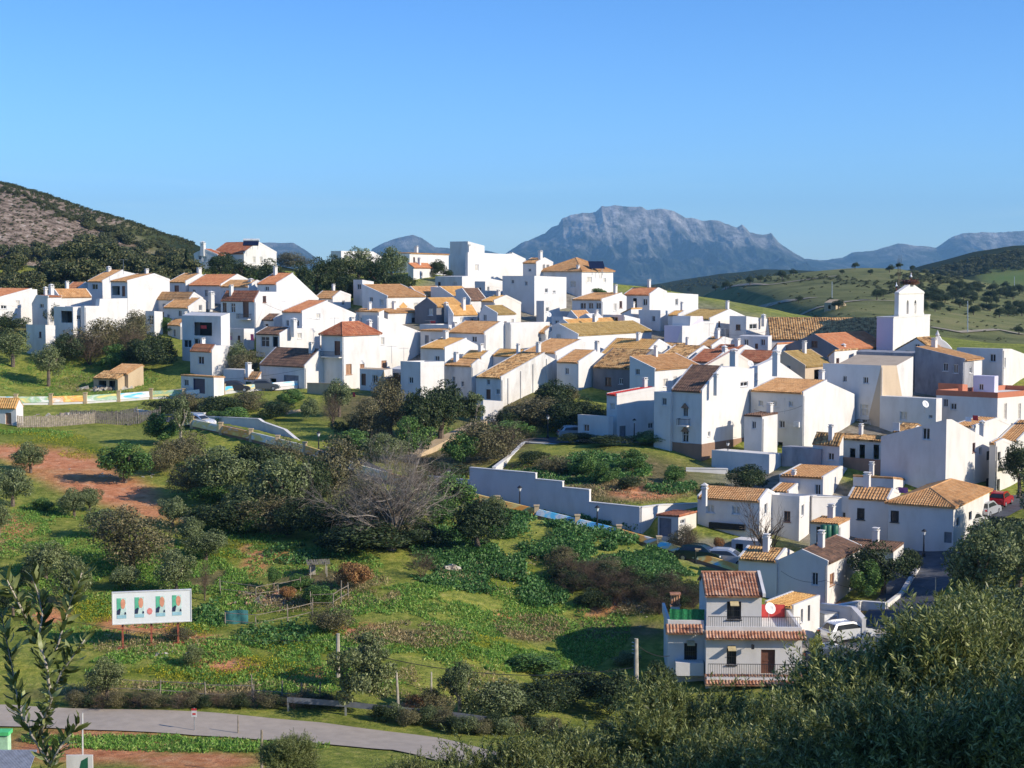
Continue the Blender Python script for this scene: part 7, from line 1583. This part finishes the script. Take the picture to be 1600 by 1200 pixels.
# ------------------------------------------------------------ olives close to the viewer
def olive_mesh(seed, shoots=2300, per=34, R=1.0):
    r = np.random.default_rng(seed); K = 34; c = r.normal(size=(K, 3)); c /= np.linalg.norm(c, axis=1)[:, None]; c[:, 2] = np.abs(c[:, 2])*1.0-.25; c *= r.uniform(.35, .82, (K, 1))*R
    k = r.integers(0, K, shoots); d = r.normal(size=(shoots, 3)); d /= np.linalg.norm(d, axis=1)[:, None]; st = c[k]+d*r.uniform(.05, .3, (shoots, 1))
    out = st/np.linalg.norm(st, axis=1)[:, None]; dr = out*.6+r.normal(size=(shoots, 3))*.35; dr[:, 2] += .75; dr /= np.linalg.norm(dr, axis=1)[:, None]
    L = r.uniform(.14, .34, shoots); t_ = np.tile(np.linspace(0, 1, per), shoots); i = np.repeat(np.arange(shoots), per)
    P = st[i]+dr[i]*(L[i]*t_)[:, None]; P[:, 2] -= .03*t_**2
    a = np.cross(dr[i], r.normal(size=(len(i), 3))); a /= np.linalg.norm(a, axis=1)[:, None]; ld = a*.8+dr[i]*.7+r.normal(size=(len(i), 3))*.12; ld /= np.linalg.norm(ld, axis=1)[:, None]
    wd = np.cross(ld, dr[i]+.5*r.normal(size=(len(i), 3))); wd /= np.linalg.norm(wd, axis=1)[:, None]; s = r.uniform(.017, .028, (len(i), 1))
    Q = np.stack([P, P+ld*s*.9+wd*s*.25, P+ld*s*2, P+ld*s*.9-wd*s*.25], 1)
    return np_mesh('crown', Q, 4, LF['near'])
def olive_wood(seed):
    rr = random.Random(seed); mb = MB(); mb.path([(0,0,-1.6),(.05,.02,-1.1),(-.02,.03,-.6)], .13, .09, 8)
    for k in range(7):
        a = 2*PI*k/7+rr.uniform(-.3,.3); e = Vector((math.cos(a)*.6, math.sin(a)*.6, rr.uniform(-.2,.25))); s = Vector((-.02,.03,-.65)); m_ = s.lerp(e, .5)+Vector((0,0,-.08)); mb.path([s, m_, e], .055, .015, 6)
        for j in range(5): q = e+Vector((rr.uniform(-.3,.3), rr.uniform(-.3,.3), rr.uniform(-.1,.1))); mb.tube(m_.lerp(e, rr.uniform(.2,1)), q, .014, .004, 4)
    me = bpy.data.meshes.new('trunk'); me.from_pydata(mb.v, [], mb.f); me.materials.append(M['trunk']); me.update(); return me
OM = [olive_mesh(s) for s in (1, 2, 3)]; OW = [olive_wood(1), olive_wood(2)]
OL = [(1480,950,33,3.5,'large near olive filling the bottom right corner'),(1585,915,36,3.3,'near olive reaching highest at the right edge'),(1350,985,34,2.9,'near olive below the parked white car'),(1205,1090,31,2.5,'near olive hiding the foot of the nearest house'),
      (1075,1062,34,2.4,'near olive at the left corner of the nearest house'),(968,1122,36,2.2,'near olive at the foot of the tall utility pole'),(880,1140,33,2.1,'near olive right of the road end'),(785,1152,30,1.9,'lowest near olive where the road leaves the picture'),
      (1400,1050,24,2.3,'closest olive at the bottom edge right of centre'),(1590,1060,24,2.6,'closest olive in the very bottom right corner'),(1080,1160,26,2.0,'near olive at the bottom edge below the nearest house'),(455,1142,28,.62,'small olive shoot at the bottom edge left of the road verge'),(650,1182,30,1.1,'low olive tuft at the bottom edge by the road'),(1240,1110,27,2.2,'near olive at the bottom edge under the yard')]
for k, (px, py, Y, R_, lb) in enumerate(OL):
    c = surv(px, py+.86*R_*F/Y, Y); g = float(G.h(c.x, c.y)[0]); o = empty('olive_tree', (c.x, c.y, g), k*1.7); tag(o, lb, 'olive tree', 'olive trees in front of the viewer')
    cr = link('crown', OM[k % 3], o); cr.location = (0, 0, c.z-g); cr.scale = (R_, R_, R_*1.0)
    tr = link('trunk', OW[k % 2], o); tr.location = (0, 0, c.z-g); H_ = c.z-g; tr.scale = (R_, R_, R_)
    if H_ > 1.3*R_: mb = MB(); mb.path([(0,0,-.3), (.08,.05,(H_-1.5*R_)*.5), (0,0,H_-1.5*R_)], .2*R_, .13*R_, 8); mb.build('bole', M['trunk'], o)
for k, (x, y, z, R_) in enumerate(((14.6, 27, -6.6, 3.0), (12.6, 20.5, -5.0, 2.9))):  # unseen olives added to put the bottom right crowns in shade
    g = float(G.h(x, y)[0]); o = empty('olive_tree', (x, y, g), k*2.1); tag(o, 'unseen tall olive added beyond the right edge to shade the nearest crowns', 'olive tree', 'tall olives added beyond the right edge for shade')
    cr = link('crown', OM[k % 3], o); cr.location = (0, 0, z-g); cr.scale = (R_, R_, R_); tr = link('trunk', OW[k % 2], o); tr.location = (0, 0, z-g); tr.scale = (R_, R_, R_)
    if z-g > 1.3*R_: mb = MB(); mb.path([(0,0,-.3), (.1,.05,(z-g-1.5*R_)*.5), (0,0,z-g-1.5*R_)], .2*R_, .13*R_, 8); mb.build('bole', M['trunk'], o)
# the olive sprig beside the viewer
def sprig():
    Y = 4.3; r_ = random.Random(8); stem = [(72,1260),(78,1195),(62,1150),(80,1090),(72,1040),(60,1000),(40,965),(18,920)]
    br = [[(72,1040),(90,1010),(104,960),(120,915),(128,895)],[(78,1195),(50,1150),(30,1110),(22,1060),(10,1000),(2,960)],[(80,1090),(96,1050),(118,1020),(132,1000)],[(78,1195),(96,1165),(112,1145),(124,1130)],[(60,1000),(66,960),(60,930),(50,900)],[(40,965),(28,940),(10,905)]]
    P0 = surv(72, 1260, Y); g = float(G.h(P0.x, P0.y)[0]); root = empty('olive_sapling', (P0.x, P0.y, g)); tag(root, 'slim olive sapling with narrow leaves close to the camera at lower left', 'sapling')
    inv = Vector((P0.x, P0.y, g)); mb = MB(); W = [surv(px, py, Y+.12*math.sin(i*1.3))-inv for i, (px, py) in enumerate(stem)]; mb.path([(0,0,-.1), W[0]*.5, W[0]], .014, .0075, 8); mb.path(W, .0065, .003, 7); lines = [W]
    for j, b_ in enumerate(br):
        w = [surv(px, py, Y+(.1*math.sin(j*2.1))*i/4+(.12*math.sin(3) if i == 0 else 0))-inv for i, (px, py) in enumerate(b_)]; mb.path(w, .0038, .0018, 6); lines.append(w)
    mb.build('stem', M['pbark'], root, smooth=True); lf = MB()
    for L in lines:
        for i in range(len(L)-1):
            d = (L[i+1]-L[i]); n = max(3, int(d.length/.0036))
            for k in range(n):
                p = L[i].lerp(L[i+1], k/n); dn = d.normalized(); a = dn.cross(Vector((r_.gauss(0,1), r_.gauss(0,1), r_.gauss(0,1)))).normalized(); ld = (a*.75+dn*r_.uniform(.3,1.1)+Vector((0,0,.15))).normalized(); s = r_.uniform(.028,.06); w = ld.cross(Vector((r_.gauss(0,1), r_.gauss(0,1), r_.gauss(0,1)))).normalized()*s*.12; nn_ = ld.cross(w).normalized()*s*.07
                p1, p2, p3 = p+ld*s*.3+nn_, p+ld*s*.7+nn_, p+ld*s
                lf.mesh([p, p1-w, p1, p1+w, p2-w*.85, p2, p2+w*.85, p3-nn_], [(0,1,2),(0,2,3),(1,4,5,2),(2,5,6,3),(4,7,5),(5,7,6)])
    lf.build('leaves', LF['near'], root, smooth=True)
sprig()
m = bpy.data.materials.new('haze'); m.use_nodes = True; t = m.node_tree; t.nodes.remove(t.nodes['Principled BSDF'])
pv = t.nodes.new('ShaderNodeVolumePrincipled'); pv.inputs['Color'].default_value = (.34, .68, 1, 1); pv.inputs['Density'].default_value = 8e-5; pv.inputs['Anisotropy'].default_value = .1
t.links.new(pv.outputs[0], t.nodes['Material Output'].inputs['Volume'])
mb = MB(); mb.box(-5500, 5500, -120, 11200, -80, 520); hz_ = mb.build('haze', m); tag(hz_, kind='stuff', label='thin blue air that fades the far mountains', cat='haze')
# ------------------------------------------------------------ camera, sun, sky
cam = bpy.data.cameras.new('camera'); co_ = bpy.data.objects.new('camera', cam); C.objects.link(co_); scene.camera = co_
cam.sensor_width = 36; cam.lens = F/1600*36; cam.clip_start = .1; cam.clip_end = 60000
co_.location = (0, 0, 0); co_.rotation_euler = (PI/2-PITCH, 0, 0)
SUN_EL = 27; sv = Vector((.915, -.40, 0)).normalized(); az = math.atan2(sv.x, sv.y)
S = Vector((sv.x*math.cos(rad(SUN_EL)), sv.y*math.cos(rad(SUN_EL)), math.sin(rad(SUN_EL))))
sl = bpy.data.lights.new('sun', 'SUN'); sl.energy = 4.7; sl.angle = rad(.5); sl.color = (1, .90, .76)
so = bpy.data.objects.new('sun', sl); C.objects.link(so); so.rotation_euler = S.to_track_quat('Z', 'Y').to_euler(); so.location = (100, -50, 100)
w = bpy.data.worlds.new('World'); scene.world = w; w.use_nodes = True; t = w.node_tree; bg = t.nodes['Background']
sk = t.nodes.new('ShaderNodeTexSky'); sk.sky_type = 'NISHITA'; sk.sun_disc = False; sk.sun_elevation = rad(SUN_EL); sk.sun_rotation = az
sk.air_density = 1.0; sk.dust_density = .25; sk.ozone_density = 3.0; sk.altitude = 300
tc = t.nodes.new('ShaderNodeTexCoord'); sx = t.nodes.new('ShaderNodeSeparateXYZ'); t.links.new(tc.outputs['Generated'], sx.inputs[0]); tn = mix(t, 1.0, sk.outputs[0], ramp(t, [(0, (1.0,1.45,2.15)), (.06, (.82,1.28,1.95)), (.24, (.52,1.0,1.66))], sx.outputs[2]), 'MULTIPLY'); mp = t.nodes.new('ShaderNodeMapping'); mp.inputs['Scale'].default_value = (3, 3, 60); t.links.new(tc.outputs['Generated'], mp.inputs['Vector'])
wisp = ramp(t, [(.52, (0,0,0)), (.75, (1,1,1))], noise(t, 1.0, 5, mp.outputs[0], .6, .4)); low = ramp(t, [(.012, (0,0,0)), (.035, (.5,.5,.5)), (.05, (.35,.35,.35)), (.09, (0,0,0))], sx.outputs[2])
tn = mix(t, mix(t, 1.0, wisp, low, 'MULTIPLY'), tn, mix(t, 1.0, tn, (1.5, 1.2, 1.04), 'MULTIPLY')); t.links.new(tn, bg.inputs[0]); bg.inputs[1].default_value = .09
scene.view_settings.view_transform = 'Standard'; scene.view_settings.look = 'None'; scene.view_settings.exposure = .28; scene.view_settings.gamma = 1
scene.render.engine = 'CYCLES'; scene.cycles.max_bounces = 4; scene.cycles.diffuse_bounces = 2; scene.cycles.transparent_max_bounces = 4; scene.cycles.volume_bounces = 0
